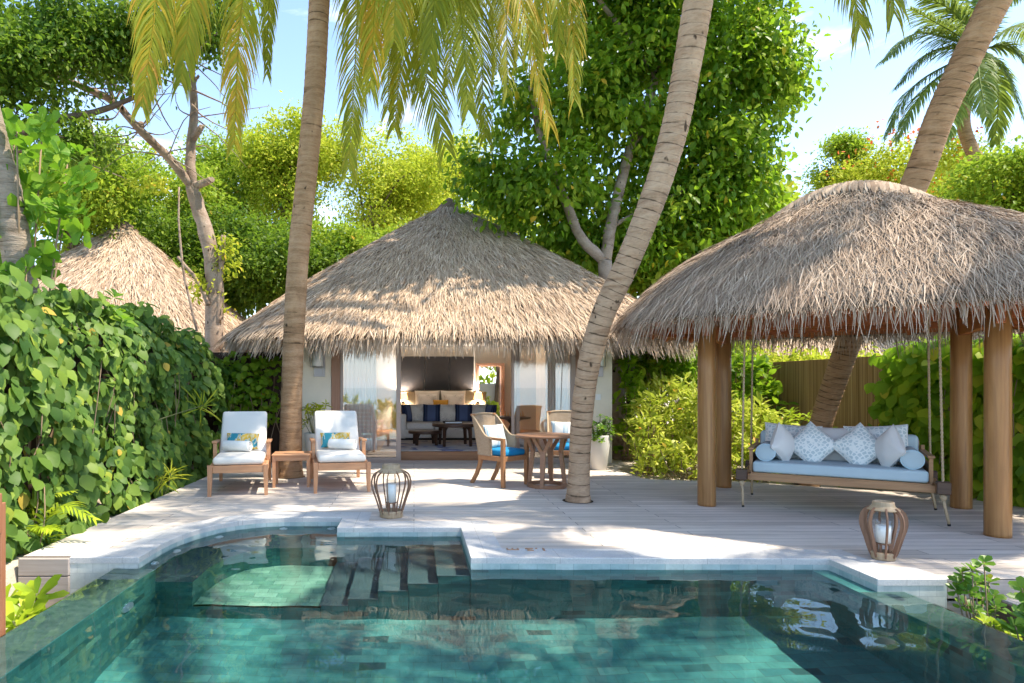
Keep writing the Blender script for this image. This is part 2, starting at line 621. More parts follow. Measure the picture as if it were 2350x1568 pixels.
def mat_pane(name, tint, refl):
    t = NT(name)
    tr = t.n('ShaderNodeBsdfTransparent')
    tr.inputs['Color'].default_value = (*tint, 1)
    gl = t.n('ShaderNodeBsdfGlossy')
    gl.inputs['Roughness'].default_value = 0.0
    lw = t.n('ShaderNodeLayerWeight')
    lw.inputs['Blend'].default_value = 0.5
    f5 = t.math('POWER', lw.outputs['Facing'], 4.0)
    fac = t.math('ADD', refl, t.math('MULTIPLY', f5, (1 - refl) * 0.6))
    mx = t.n('ShaderNodeMixShader')
    t.l(fac, mx.inputs[0])
    t.l(tr.outputs[0], mx.inputs[1])
    t.l(gl.outputs[0], mx.inputs[2])
    return t.done(mx)


M['water'] = mat_water()
M['pane'] = mat_pane('solar_glass', (0.96, 0.97, 0.97), 0.24)
M['clearglass'] = mat_pane('clear_glass', (0.96, 0.97, 0.97), 0.07)


def mat_sheer():
    t = NT('sheer_curtain')
    d = t.pbr((0.93, 0.94, 0.93), 0.9, 0.1)
    tl = t.n('ShaderNodeBsdfTranslucent')
    tl.inputs['Color'].default_value = (0.8, 0.82, 0.8, 1)
    tr = t.n('ShaderNodeBsdfTransparent')
    m1 = t.n('ShaderNodeMixShader')
    m1.inputs[0].default_value = 0.4
    t.l(d.outputs[0], m1.inputs[1])
    t.l(tl.outputs[0], m1.inputs[2])
    m2 = t.n('ShaderNodeMixShader')
    m2.inputs[0].default_value = 0.10
    t.l(m1.outputs[0], m2.inputs[1])
    t.l(tr.outputs[0], m2.inputs[2])
    return t.done(m2)


M['sheer'] = mat_sheer()


def mat_thatch(name, stops, under=False):
    t = NT(name)
    f = t.attr()
    c = t.ramp(f, stops)
    big = t.noise(t.coord((1, 1, 1)), 1.4, 4, 0.6)
    c = t.mix(1.0, c, t.ramp(big, [(0.3, (0.8, 0.78, 0.78)), (0.65, (1, 1, 1))]), 'MULTIPLY')
    return t.done(t.pbr(c, 0.8, 0.2))


M['thatch'] = mat_thatch('villa_thatch', [(0.0, (0.249, 0.153, 0.089)), (0.25, (0.477, 0.335, 0.218)), (0.65, (0.653, 0.492, 0.349)), (1.0, (0.788, 0.640, 0.483))])
M['thatch_grey'] = mat_thatch('pavilion_thatch', [(0.0, (0.177, 0.113, 0.075)), (0.3, (0.363, 0.261, 0.186)), (0.7, (0.518, 0.394, 0.293)), (1.0, (0.684, 0.552, 0.428))])
M['thatch_base'] = plain('thatch_underlayer', (0.17, 0.12, 0.08), 0.95, 0.1, 0.4, 40, 0.6, (1, 1, 0.3))


def mat_trunk(name, c0, c1, c2, ring=9.0, palm=False):
    t = NT(name)
    tc = t.n('ShaderNodeTexCoord')
    v = tc.outputs['Object']
    rings = t.noise(t.coord((1.2, 1.2, ring)), 1.6, 4, 0.6, 0.6)
    fine = t.noise(t.coord((6, 6, 22)), 3, 4, 0.7)
    c = t.ramp(rings, [(0.3, c0), (0.48, c1), (0.7, c2)])
    c = t.mix(1.0, c, t.ramp(fine, [(0.25, (0.72, 0.7, 0.68)), (0.55, (1, 1, 1))]), 'MULTIPLY')
    pit = t.noise(t.coord((7, 7, 4.2)), 1.5, 2, 0.4)
    c = t.mix(t.ramp(pit, [(0.70, (0, 0, 0)), (0.75, (1, 1, 1))]), c, tuple(x * 0.22 for x in c0))
    if palm:
        ph = t.attr()
        wob = t.math('ADD', ph, t.math('MULTIPLY', t.math('SUBTRACT', rings, 0.5), 0.5))
        scar = t.ramp(wob, [(0.0, (1, 1, 1)), (0.05, (1, 1, 1)), (0.11, (0, 0, 0)), (1.0, (0, 0, 0))])
        patch = t.ramp(t.noise(t.coord((3, 3, 2)), 1.7, 3), [(0.32, (0.1, 0.1, 0.1)), (0.5, (0.95, 0.95, 0.95))])
        c = t.mix(t.mix(1.0, scar, patch, 'MULTIPLY'), c, tuple(x * 0.32 for x in c0))
        lich = t.noise(t.coord((1.3, 1.3, 0.8)), 2.2, 4, 0.65)
        c = t.mix(t.ramp(lich, [(0.52, (0, 0, 0)), (0.72, (0.5, 0.5, 0.5))]), c, tuple(x * 1.35 for x in c2))
    h = t.math('ADD', rings, t.math('MULTIPLY', fine, 0.6))
    return t.done(t.pbr(c, 0.85, 0.2, t.bump(h, 0.8, 0.025)))


M['trunk'] = mat_trunk('palm_bark', (0.24, 0.135, 0.068), (0.37, 0.22, 0.118), (0.45, 0.285, 0.165), palm=True)
M['trunk_pale'] = mat_trunk('palm_bark_pale', (0.29, 0.18, 0.11), (0.44, 0.29, 0.185), (0.52, 0.365, 0.245), 7, palm=True)
M['trunk_grey'] = mat_trunk('palm_bark_grey', (0.19, 0.145, 0.105), (0.30, 0.235, 0.18), (0.38, 0.305, 0.24), 10, palm=True)
M['bark'] = mat_trunk('tree_bark', (0.19, 0.125, 0.09), (0.34, 0.25, 0.19), (0.44, 0.34, 0.27), 2)
M['bark_dark'] = mat_trunk('tree_bark_dark', (0.10, 0.065, 0.045), (0.17, 0.115, 0.08), (0.23, 0.165, 0.12), 2)


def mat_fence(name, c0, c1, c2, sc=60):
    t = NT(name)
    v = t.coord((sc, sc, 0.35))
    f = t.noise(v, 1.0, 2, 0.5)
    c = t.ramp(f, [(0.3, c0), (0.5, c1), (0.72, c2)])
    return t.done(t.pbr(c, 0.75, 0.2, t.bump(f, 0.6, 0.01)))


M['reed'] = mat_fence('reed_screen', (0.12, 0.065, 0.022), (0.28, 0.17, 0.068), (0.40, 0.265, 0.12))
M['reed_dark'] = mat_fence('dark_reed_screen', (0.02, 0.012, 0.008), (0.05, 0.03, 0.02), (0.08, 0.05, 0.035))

LV = leafmat
M['lf_hedge'] = LV('hedge_leaf', [(0.0, (0.024, 0.075, 0.02)), (0.4, (0.065, 0.15, 0.034)), (0.8, (0.15, 0.265, 0.05)), (0.97, (0.34, 0.42, 0.07)), (1.0, (0.34, 0.30, 0.07))], tfac=0.3, rough=0.38)
M['lf_big'] = LV('broad_tree_leaf', [(0.0, (0.04, 0.11, 0.010)), (0.5, (0.095, 0.205, 0.018)), (0.9, (0.19, 0.31, 0.03)), (1.0, (0.4, 0.35, 0.03))], (0.4, 0.65, 0.03), 0.5, 0.33)
M['lf_small'] = LV('fine_tree_leaf', [(0.0, (0.028, 0.075, 0.010)), (0.5, (0.07, 0.15, 0.018)), (1.0, (0.17, 0.27, 0.03))], (0.3, 0.5, 0.04), 0.42, 0.35)
M['lf_yel'] = LV('yellow_green_leaf', [(0.0, (0.17, 0.26, 0.018)), (0.5, (0.34, 0.44, 0.035)), (0.92, (0.5, 0.55, 0.08)), (1.0, (0.5, 0.42, 0.06))], (0.5, 0.65, 0.06), 0.45)
M['lf_bg'] = LV('grove_leaf', [(0.0, (0.09, 0.18, 0.015)), (0.5, (0.20, 0.32, 0.028)), (0.95, (0.34, 0.44, 0.05)), (1.0, (0.48, 0.36, 0.05))], (0.4, 0.6, 0.05), 0.42)
M['lf_grape'] = LV('sea_grape_leaf', [(0.0, (0.04, 0.13, 0.012)), (0.5, (0.09, 0.22, 0.022)), (1.0, (0.20, 0.33, 0.03))], (0.3, 0.6, 0.03), 0.42, 0.4)
M['lf_vine'] = LV('vine_leaf', [(0.0, (0.06, 0.17, 0.012)), (0.5, (0.18, 0.34, 0.025)), (0.9, (0.36, 0.50, 0.045)), (1.0, (0.5, 0.5, 0.06))], (0.4, 0.7, 0.04), 0.55, 0.42)
M['lf_shrub'] = LV('shrub_leaf', [(0.0, (0.14, 0.25, 0.025)), (0.5, (0.36, 0.46, 0.06)), (0.93, (0.60, 0.64, 0.2)), (1.0, (0.55, 0.32, 0.08))], (0.5, 0.65, 0.08), 0.4, 0.3)
M['lf_lime'] = LV('lime_rosette_leaf', [(0.0, (0.14, 0.27, 0.02)), (0.6, (0.26, 0.40, 0.03)), (1.0, (0.38, 0.50, 0.06))], (0.55, 0.75, 0.04), 0.4, 0.3)
M['lf_glossy'] = LV('glossy_shrub_leaf', [(0.0, (0.03, 0.11, 0.02)), (0.5, (0.07, 0.18, 0.03)), (0.93, (0.16, 0.30, 0.04)), (1.0, (0.55, 0.40, 0.02))], (0.35, 0.6, 0.04), 0.35, 0.25)
M['fr_old'] = LV('old_frond_leaf', [(0.0, (0.06, 0.125, 0.018)), (0.35, (0.145, 0.23, 0.025)), (0.65, (0.225, 0.29, 0.035)), (0.85, (0.36, 0.28, 0.03)), (1.0, (0.40, 0.22, 0.07))], (0.75, 0.65, 0.04), 0.5, 0.4)
M['fr_green'] = LV('green_frond_leaf', [(0.0, (0.05, 0.11, 0.03)), (0.5, (0.11, 0.19, 0.045)), (0.85, (0.20, 0.27, 0.06)), (1.0, (0.36, 0.30, 0.09))], (0.42, 0.52, 0.07), 0.38, 0.38)
M['flower'] = LV('orange_petal', [(0.0, (0.6, 0.09, 0.02)), (1.0, (0.75, 0.2, 0.06))], (0.8, 0.2, 0.05), 0.3)
M['stem'] = plain('green_stem', (0.16, 0.17, 0.06), 0.7)
M['stem_brown'] = plain('brown_stem', (0.26, 0.18, 0.11), 0.8)


def mat_pattern(name, kind):
    t = NT(name)
    if kind == 'ikat':
        v = t.coord((9, 9, 4.6))
        f = t.noise(v, 1.1, 2, 0.5, 0.3)
        st = t.noise(t.coord((70, 70, 5)), 1.0, 2)
        ff = t.math('ADD', f, t.math('MULTIPLY', t.math('SUBTRACT', st, 0.5), 0.28))
        c = t.ramp(ff, [(0.0, (0.03, 0.22, 0.29)), (0.46, (0.05, 0.28, 0.34)), (0.475, (0.66, 0.66, 0.55)), (0.50, (0.66, 0.60, 0.38)), (0.52, (0.62, 0.38, 0.05)), (0.62, (0.68, 0.43, 0.07)), (0.68, (0.70, 0.58, 0.32))])
    elif kind == 'fret':
        v = t.coord((1, 1, 1))
        vo = t.n('ShaderNodeTexVoronoi', feature='DISTANCE_TO_EDGE')
        vo.inputs['Scale'].default_value = 24
        vo.inputs['Randomness'].default_value = 0.55
        t.l(v, vo.inputs['Vector'])
        c = t.ramp(vo.outputs['Distance'], [(0.0, (0.80, 0.81, 0.80)), (0.11, (0.78, 0.80, 0.79)), (0.17, (0.50, 0.57, 0.60)), (1.0, (0.52, 0.59, 0.61))])
    elif kind == 'stripe':
        tc = t.n('ShaderNodeTexCoord')
        sp = t.n('ShaderNodeSeparateXYZ')
        t.l(tc.outputs['Object'], sp.inputs[0])
        f = t.math('FRACT', t.math('ADD', t.math('MULTIPLY', sp.outputs[0], 5.2), 0.5))
        b, w_ = (0.05, 0.25, 0.42), (0.70, 0.68, 0.63)
        c = t.ramp(f, [(0.0, w_), (0.30, b), (0.34, w_), (0.40, b), (0.44, w_), (0.50, (0.3, 0.5, 0.6)), (0.56, w_), (0.62, b), (0.66, w_)], 'CONSTANT')
    elif kind == 'navy':
        tc = t.n('ShaderNodeTexCoord')
        sp = t.n('ShaderNodeSeparateXYZ')
        t.l(tc.outputs['Object'], sp.inputs[0])
        ax = t.math('ABSOLUTE', sp.outputs[0])
        c = t.ramp(t.math('MULTIPLY', ax, 4.0), [(0.0, (0.10, 0.14, 0.28)), (0.38, (0.018, 0.025, 0.06)), (0.42, (0.11, 0.14, 0.26)), (0.46, (0.018, 0.025, 0.06)), (0.56, (0.10, 0.13, 0.24)), (0.60, (0.02, 0.03, 0.07)), (0.70, (0.03, 0.042, 0.10))], 'CONSTANT')
    elif kind == 'frondprint':
        v = t.coord((1, 1, 1))
        vo = t.n('ShaderNodeTexVoronoi')
        vo.inputs['Scale'].default_value = 5.5
        t.l(v, vo.inputs['Vector'])
        sub = t.n('ShaderNodeVectorMath', operation='SUBTRACT')
        t.l(v, sub.inputs[0])
        t.l(vo.outputs['Position'], sub.inputs[1])
        sp = t.n('ShaderNodeSeparateXYZ')
        t.l(sub.outputs[0], sp.inputs[0])
        ang = t.math('ARCTAN2', sp.outputs[2], sp.outputs[0])
        spoke = t.math('ABSOLUTE', t.math('SINE', t.math('MULTIPLY', ang, 7.0)))
        near = t.math('LESS_THAN', vo.outputs['Distance'], 0.55)
        thin = t.math('LESS_THAN', spoke, t.math('SUBTRACT', 0.5, t.math('MULTIPLY', vo.outputs['Distance'], 0.75)))
        f = t.math('MULTIPLY', near, thin)
        c = t.mix(f, (0.80, 0.76, 0.72), (0.055, 0.045, 0.04))
    elif kind == 'rug':
        vo = t.n('ShaderNodeTexVoronoi')
        vo.inputs['Scale'].default_value = 4.5
        t.l(t.coord((1, 1, 1)), vo.inputs['Vector'])
        bw_ = t.n('ShaderNodeSeparateColor')
        t.l(vo.outputs['Color'], bw_.inputs[0])
        c = t.ramp(bw_.outputs[0], [(0.0, (0.55, 0.53, 0.52)), (0.35, (0.62, 0.60, 0.58)), (0.6, (0.20, 0.22, 0.34)), (0.7, (0.55, 0.5, 0.48)), (0.88, (0.30, 0.32, 0.45))], 'CONSTANT')
    elif kind == 'wicker':
        tc = t.n('ShaderNodeTexCoord')
        sp = t.n('ShaderNodeSeparateXYZ')
        t.l(tc.outputs['Object'], sp.inputs[0])
        cb = t.n('ShaderNodeCombineXYZ')
        t.l(t.math('ADD', sp.outputs[0], sp.outputs[1]), cb.inputs[0])
        t.l(sp.outputs[2], cb.inputs[1])
        br = t.n('ShaderNodeTexBrick')
        br.offset = 0.5
        br.inputs['Scale'].default_value = 1.0
        br.inputs['Brick Width'].default_value = 0.03
        br.inputs['Row Height'].default_value = 0.0125
        br.inputs['Mortar Size'].default_value = 0.0022
        br.inputs['Color1'].default_value = (0.46, 0.34, 0.23, 1)
        br.inputs['Color2'].default_value = (0.60, 0.47, 0.34, 1)
        br.inputs['Mortar'].default_value = (0.22, 0.145, 0.09, 1)
        t.l(cb.outputs[0], br.inputs['Vector'])
        return t.done(t.pbr(br.outputs['Color'], 0.6, 0.3, t.bump(t.math('SUBTRACT', 1.0, br.outputs['Fac']), 0.8, 0.006)))
    w = t.noise(t.coord((1, 1, 1)), 150, 2)
    return t.done(t.pbr(c, 0.9, 0.1, t.bump(w, 0.1, 0.002)))


for k in ('ikat', 'fret', 'stripe', 'navy', 'frondprint', 'rug', 'wicker'):
    M[k] = mat_pattern('pattern_' + k, k)


def mat_glow(name, col, strength, base):
    t = NT(name)
    p = t.pbr(base, 0.8, 0.1)
    p.inputs['Emission Color'].default_value = (*col, 1)
    p.inputs['Emission Strength'].default_value = strength
    return t.done(p)


M['lampglow'] = mat_glow('lit_lampshade', (1.0, 0.55, 0.18), 1.1, (0.6, 0.45, 0.28))


def mat_ground():
    t = NT('sandy_ground')
    v = t.coord((1, 1, 1))
    f = t.noise(v, 1.2, 6, 0.65)
    g = t.noise(v, 40, 3, 0.7)
    c = t.ramp(f, [(0.3, (0.34, 0.27, 0.19)), (0.5, (0.52, 0.44, 0.34)), (0.7, (0.58, 0.51, 0.41))])
    return t.done(t.pbr(c, 0.95, 0.1, t.bump(g, 0.4, 0.02)))


M['ground'] = mat_ground()


def mat_sea():
    t = NT('sea_water')
    f = t.noise(t.coord((0.25, 1, 1)), 0.8, 5, 0.6)
    c = t.ramp(t.noise(t.coord((0.02, 0.06, 1)), 1, 3), [(0.35, (0.02, 0.20, 0.30)), (0.65, (0.08, 0.38, 0.46))])
    return t.done(t.pbr(c, 0.12, 0.5, t.bump(f, 0.3, 0.3)))


M['sea'] = mat_sea()

# ------------------------------------------------------------------ foliage
def unit(a):
    return a / np.maximum(np.linalg.norm(a, axis=1, keepdims=True), 1e-9)


def leaf_arrays(P, D, N, L, Wd, kind='mid', droop=0.15, fold=0.25):
    """leaves at P along D with face normal near N -> verts, quads, tris, verts per leaf"""
    n = len(P)
    D = unit(D)
    S = unit(np.cross(D, N))
    U = np.cross(S, D)
    if kind == 'small':
        rows = [(0, 0), (0.5, 1), (1, 0), (0.5, -1)]
        quads, tris = [], [(0, 1, 2), (0, 2, 3)]
    elif kind == 'mid':
        rows = [(0, 0), (0.25, 0.75), (0.62, 0.9), (1, 0), (0.62, -0.9), (0.25, -0.75)]
        quads, tris = [(0, 1, 2, 3), (0, 3, 4, 5)], []
    elif kind == 'strap':
        rows = [(0, .25), (0, -.25), (0.4, .8), (0.4, -.8), (0.75, 1), (0.75, -1), (1, 0)]
        quads, tris = [(0, 1, 3, 2), (2, 3, 5, 4)], [(4, 5, 6)]
    else:
        if kind == 'obovate':
            prof = [(0.22, 0.45), (0.55, 0.85), (0.82, 0.95)]
        else:
            prof = [(0.15, 0.62), (0.45, 1.0), (0.78, 0.66)]
        rows = [(0, 0)]
        for (tt, ww) in prof:
            rows += [(tt, ww), (tt, 0), (tt, -ww)]
        rows.append((1, 0))
        tris = [(0, 1, 2), (0, 2, 3), (7, 10, 8), (8, 10, 9)]
        quads = [(1, 4, 5, 2), (2, 5, 6, 3), (4, 7, 8, 5), (5, 8, 9, 6)]
    V = np.zeros((n, len(rows), 3))
    for k, (tt, ww) in enumerate(rows):
        V[:, k] = P + D * (L * tt)[:, None] + S * (Wd * ww * 0.5)[:, None] + U * (abs(ww) * Wd * 0.5 * fold - droop * L * tt * tt)[:, None]
    m = len(rows)
    base = (np.arange(n) * m)[:, None]
    Q = (base[:, :, None] + np.array(quads, int)[None]).reshape(-1, 4) if quads else None
    T = (base[:, :, None] + np.array(tris, int)[None]).reshape(-1, 3) if tris else None
    return V.reshape(-1, 3), Q, T, m


def leaf_mesh(name, P, D, N, L, Wd, kind, droop, fold, rnd=None):
    V, Q, T, m = leaf_arrays(P, D, N, L, Wd, kind, droop, fold)
    if rnd is None:
        rnd = np.clip(rng.beta(2.2, 2.6, len(P)), 0, 0.93)
        o = rng.random(len(P)) > 0.985
        rnd[o] = 1.0
    return np_mesh(name, V, Q, T, np.repeat(rnd, m), smooth=(kind in ('big', 'obovate')))


def crown_points(blobs, nclump, per, spread, shell=2.4, gap=-0.12, gfreq=0.9, seed=1):
    r = np.random.default_rng(seed)
    b = np.array(blobs, float)
    w = b[:, 3] * b[:, 4] * b[:, 5]
    w = w ** 0.72
    w /= w.sum()
    C, O = [], []
    tries = 0
    while len(C) < nclump and tries < nclump * 12:
        tries += 1
        i = r.choice(len(b), p=w)
        d = r.normal(size=3)
        d /= np.linalg.norm(d)
        rad = r.random() ** (1 / shell)
        c = b[i, :3] + d * b[i, 3:6] * rad
        if noise.noise(Vector(c) * gfreq + Vector((seed * 3.1, 0, 0))) < gap:
            continue
        C.append(c)
        O.append(d)
    C, O = np.array(C), np.array(O)
    P = np.repeat(C, per, 0) + r.normal(size=(len(C) * per, 3)) * spread * np.array([1, 1, 0.75])
    Dout = np.repeat(O, per, 0)
    return P, Dout, C


def crown(name, parent, mat, blobs, nclump, per, spread, L, asp=0.5, kind='mid', hang=0.35, droop=0.2, seed=1, gap=-0.12, gfreq=0.9, shell=2.4, off=(0, 0, 0)):
    r = np.random.default_rng(seed + 50)
    P, Do, C = crown_points(blobs, nclump, per, spread, shell, gap, gfreq, seed)
    P = P - np.array(off)
    n = len(P)
    D = Do * 0.6 + r.normal(size=(n, 3)) * 0.75 + np.array([0, 0, -hang])
    N = np.array([0, 0, 1.0]) + Do * 0.45 + r.normal(size=(n, 3)) * 0.5
    Ls = L * (0.65 + 0.7 * r.random(n))
    me = leaf_mesh(name, P, D, N, Ls, Ls * asp * (0.8 + 0.4 * r.random(n)), kind, droop, 0.25)
    return link(name, me, mat, parent)


def bezier(pts, n):
    """Catmull-Rom through pts"""
    P = [Vector(p) for p in pts]
    P = [P[0] * 2 - P[1]] + P + [P[-1] * 2 - P[-2]]
    out = []
    m = len(P) - 3
    for i in range(n + 1):
        u = i / n * m
        k = min(int(u), m - 1)
        t = u - k
        a, b, c, d = P[k], P[k + 1], P[k + 2], P[k + 3]
        out.append(0.5 * ((2 * b) + (c - a) * t + (2 * a - 5 * b + 4 * c - d) * t * t + (3 * b - a - 3 * c + d) * t ** 3))
    return out


def limb(mb, pts, r0, r1, n=10, seg=14, wob=0.0, seed=0):
    c = bezier(pts, seg)
    rr = random.Random(seed)
    if wob:
        c = [p + Vector((rr.uniform(-wob, wob), rr.uniform(-wob, wob), 0)) if 0 < i < len(c) - 1 else p for i, p in enumerate(c)]
    rad = [r0 + (r1 - r0) * (i / (len(c) - 1)) for i in range(len(c))]
    rad = [q * (1 + rr.uniform(-0.06, 0.06)) for q in rad]
    mb.tube(c, rad, n)
    return c


def palm_trunk(parent, pts, r0, r1, mat, flare=1.25, ringh=0.11, seed=0, off=Vector((0, 0, 0))):
    c0 = bezier(pts, 60)
    L = sum((c0[i + 1] - c0[i]).length for i in range(60))
    n = int(L / 0.028)
    c = bezier(pts, n)
    rr = random.Random(seed)
    rad, z, phs = [], 0, []
    ring, amp = 0, rr.uniform(0.5, 1)
    for i in range(n + 1):
        t = i / n
        s = t * L
        k = s / ringh
        fr = k - math.floor(k)
        if math.floor(k) != ring:
            ring = math.floor(k)
            amp = rr.uniform(0.2, 1.2)
        q = r0 + (r1 - r0) * t
        q *= 1 + (flare - 1) * math.exp(-s / 0.16)
        q *= 1 + 0.045 * amp * (fr - 0.5)
        q *= 1 + 0.03 * noise.noise(Vector((s * 1.3, seed, 0)))
        rad.append(q)
        phs.append(fr)
    mb = MB()
    mb.tube([p - off for p in c], rad, 22)
    o = mb.build('trunk', mat, parent)
    at = o.data.attributes.new('rnd', 'FLOAT', 'POINT')
    at.data.foreach_set('value', np.repeat(np.array(phs, np.float32), 22))
    return o


def frond(parent, pts, leaflet, npair, mat, seed=0, width=0.034, gravity=0.55, spread=0.9, tint=(0.0, 0.6), off=Vector((0, 0, 0)), side=None, rach=0.016, ragged=0.1):
    """one pinnate palm leaf: midrib and two rows of drooping leaflets in one mesh"""
    r = np.random.default_rng(seed + 900)
    c = bezier([Vector(p) - off for p in pts], npair)
    m = len(c)
    P = np.array([tuple(p) for p in c])
    T = np.zeros_like(P)
    T[1:-1] = P[2:] - P[:-2]
    T[0], T[-1] = P[1] - P[0], P[-1] - P[-2]
    T = unit(T)
    if side is None:
        hd = P[-1] - P[0]
        S0 = np.array([-hd[1], hd[0], 0.0])
        if np.linalg.norm(S0) < 0.15:
            S0 = np.array([1.0, 0, 0])
    else:
        S0 = np.array(side, float)
    S = unit(S0[None] - T * (T @ S0)[:, None])
    U = np.cross(S, T)
    U = np.where((U[:, 2:3] < 0), -U, U)
    i0 = int(0.12 * m)
    idx = np.repeat(np.arange(i0, m), 2)
    sg = np.tile([1.0, -1.0], m - i0)
    keep = r.random(len(idx)) > ragged
    idx, sg = idx[keep], sg[keep]
    n = len(idx)
    t = idx / (m - 1)
    ln = leaflet * np.clip(np.sin(np.clip((t * 0.93 + 0.07), 0, 1) * pi) ** 0.55, 0.42, 1) * (0.8 + 0.3 * r.random(n))
    fwd = 0.55 + 0.75 * t + r.normal(size=n) * 0.08
    D = S[idx] * (sg * spread)[:, None] + T[idx] * fwd[:, None] + U[idx] * (0.18 + r.normal(size=n) * 0.12)[:, None]
    D = unit(D)
    g = np.array([0, 0, -1.0])
    K = 4
    V = np.zeros((n, K * 2 - 1, 3))
    cur = P[idx].copy()
    d = D.copy()
    for k in range(K):
        u = k / (K - 1)
        wv = unit(np.cross(d, U[idx] + r.normal(size=(n, 3)) * 0.25))
        w = width * (0.65, 1.0, 0.75, 0)[k] * 0.5
        if k < K - 1:
            V[:, 2 * k] = cur + wv * w
            V[:, 2 * k + 1] = cur - wv * w
            d = unit(d + g * gravity * (0.35 + 0.8 * u) * (0.7 + 0.6 * r.random(n))[:, None])
            cur = cur + d * (ln / (K - 1))[:, None]
        else:
            V[:, 2 * k] = cur
    mm = K * 2 - 1
    base = (np.arange(n) * mm)[:, None]
    Q = (base[:, :, None] + np.array([(0, 1, 3, 2), (2, 3, 5, 4)])[None]).reshape(-1, 4)
    Tt = (base[:, :, None] + np.array([(4, 5, 6)])[None]).reshape(-1, 3)
    lo, hi = tint
    blot = np.array([noise.noise(Vector((x * 5.0, seed * 1.7, 0))) for x in t]) * 0.5
    rv = np.clip(lo + (hi - lo) * np.clip(r.random(n) * 0.7 + 0.2 + blot, 0, 1), 0, 1)
    RV = np.repeat(rv, mm)
    # midrib
    mb = MB()
    mb.tube([Vector(p) for p in P], [rach * (1.25 - 1.0 * i / (m - 1)) for i in range(m)], 6, cap=False)
    rv_ = np.full(len(mb.v), min(1, lo + 0.62 * (hi - lo) + 0.1))
    nb = n * mm
    Q = np.concatenate([Q, np.array(mb.f) + nb])
    Vall = np.concatenate([V.reshape(-1, 3), np.array(mb.v)])
    me = np_mesh('frond', Vall, Q, Tt, np.concatenate([RV, rv_]))
    return link('frond', me, mat, parent)


# ------------------------------------------------------------------ thatch
def roof_fn(a, b, rl, z0, z1, p=0.5, conv=0.16, cap=0.0, sag=0.0):
    def E(ang):
        c, s = np.cos(ang), np.sin(ang)
        return np.stack([a * np.sign(c) * np.abs(c) ** p, b * np.sign(s) * np.abs(s) ** p], -1)

    def S(ang, t, grow=0.0):
        e = E(ang)
        x0 = rl * np.clip(e[..., 0] / (a * 0.75), -1, 1)
        k = t + grow
        x = x0 + (e[..., 0] - x0) * k
        y = e[..., 1] * k
        g = t * (1 - conv) + conv * t ** 3 - cap * np.sin(pi * np.clip(t, 0, 1)) * (1 - t)
        zr = z1 - sag * (x0 / rl) ** 2
        z = zr - (zr - z0) * g
        return np.stack([x, y, z], -1)
    q_ = np.linspace(0, 1, 500) ** (1 / p)
    quad = np.unique(np.concatenate([np.arccos(q_), np.arcsin(q_)]))
    tab = np.unique(np.concatenate([quad, pi - quad, pi + quad, 2 * pi - quad]))
    pe = E(tab)
    d = np.concatenate([[0], np.cumsum(np.linalg.norm(np.diff(pe, axis=0), axis=1))])
    d /= d[-1]
    return S, lambda u: np.interp(u, d, tab)


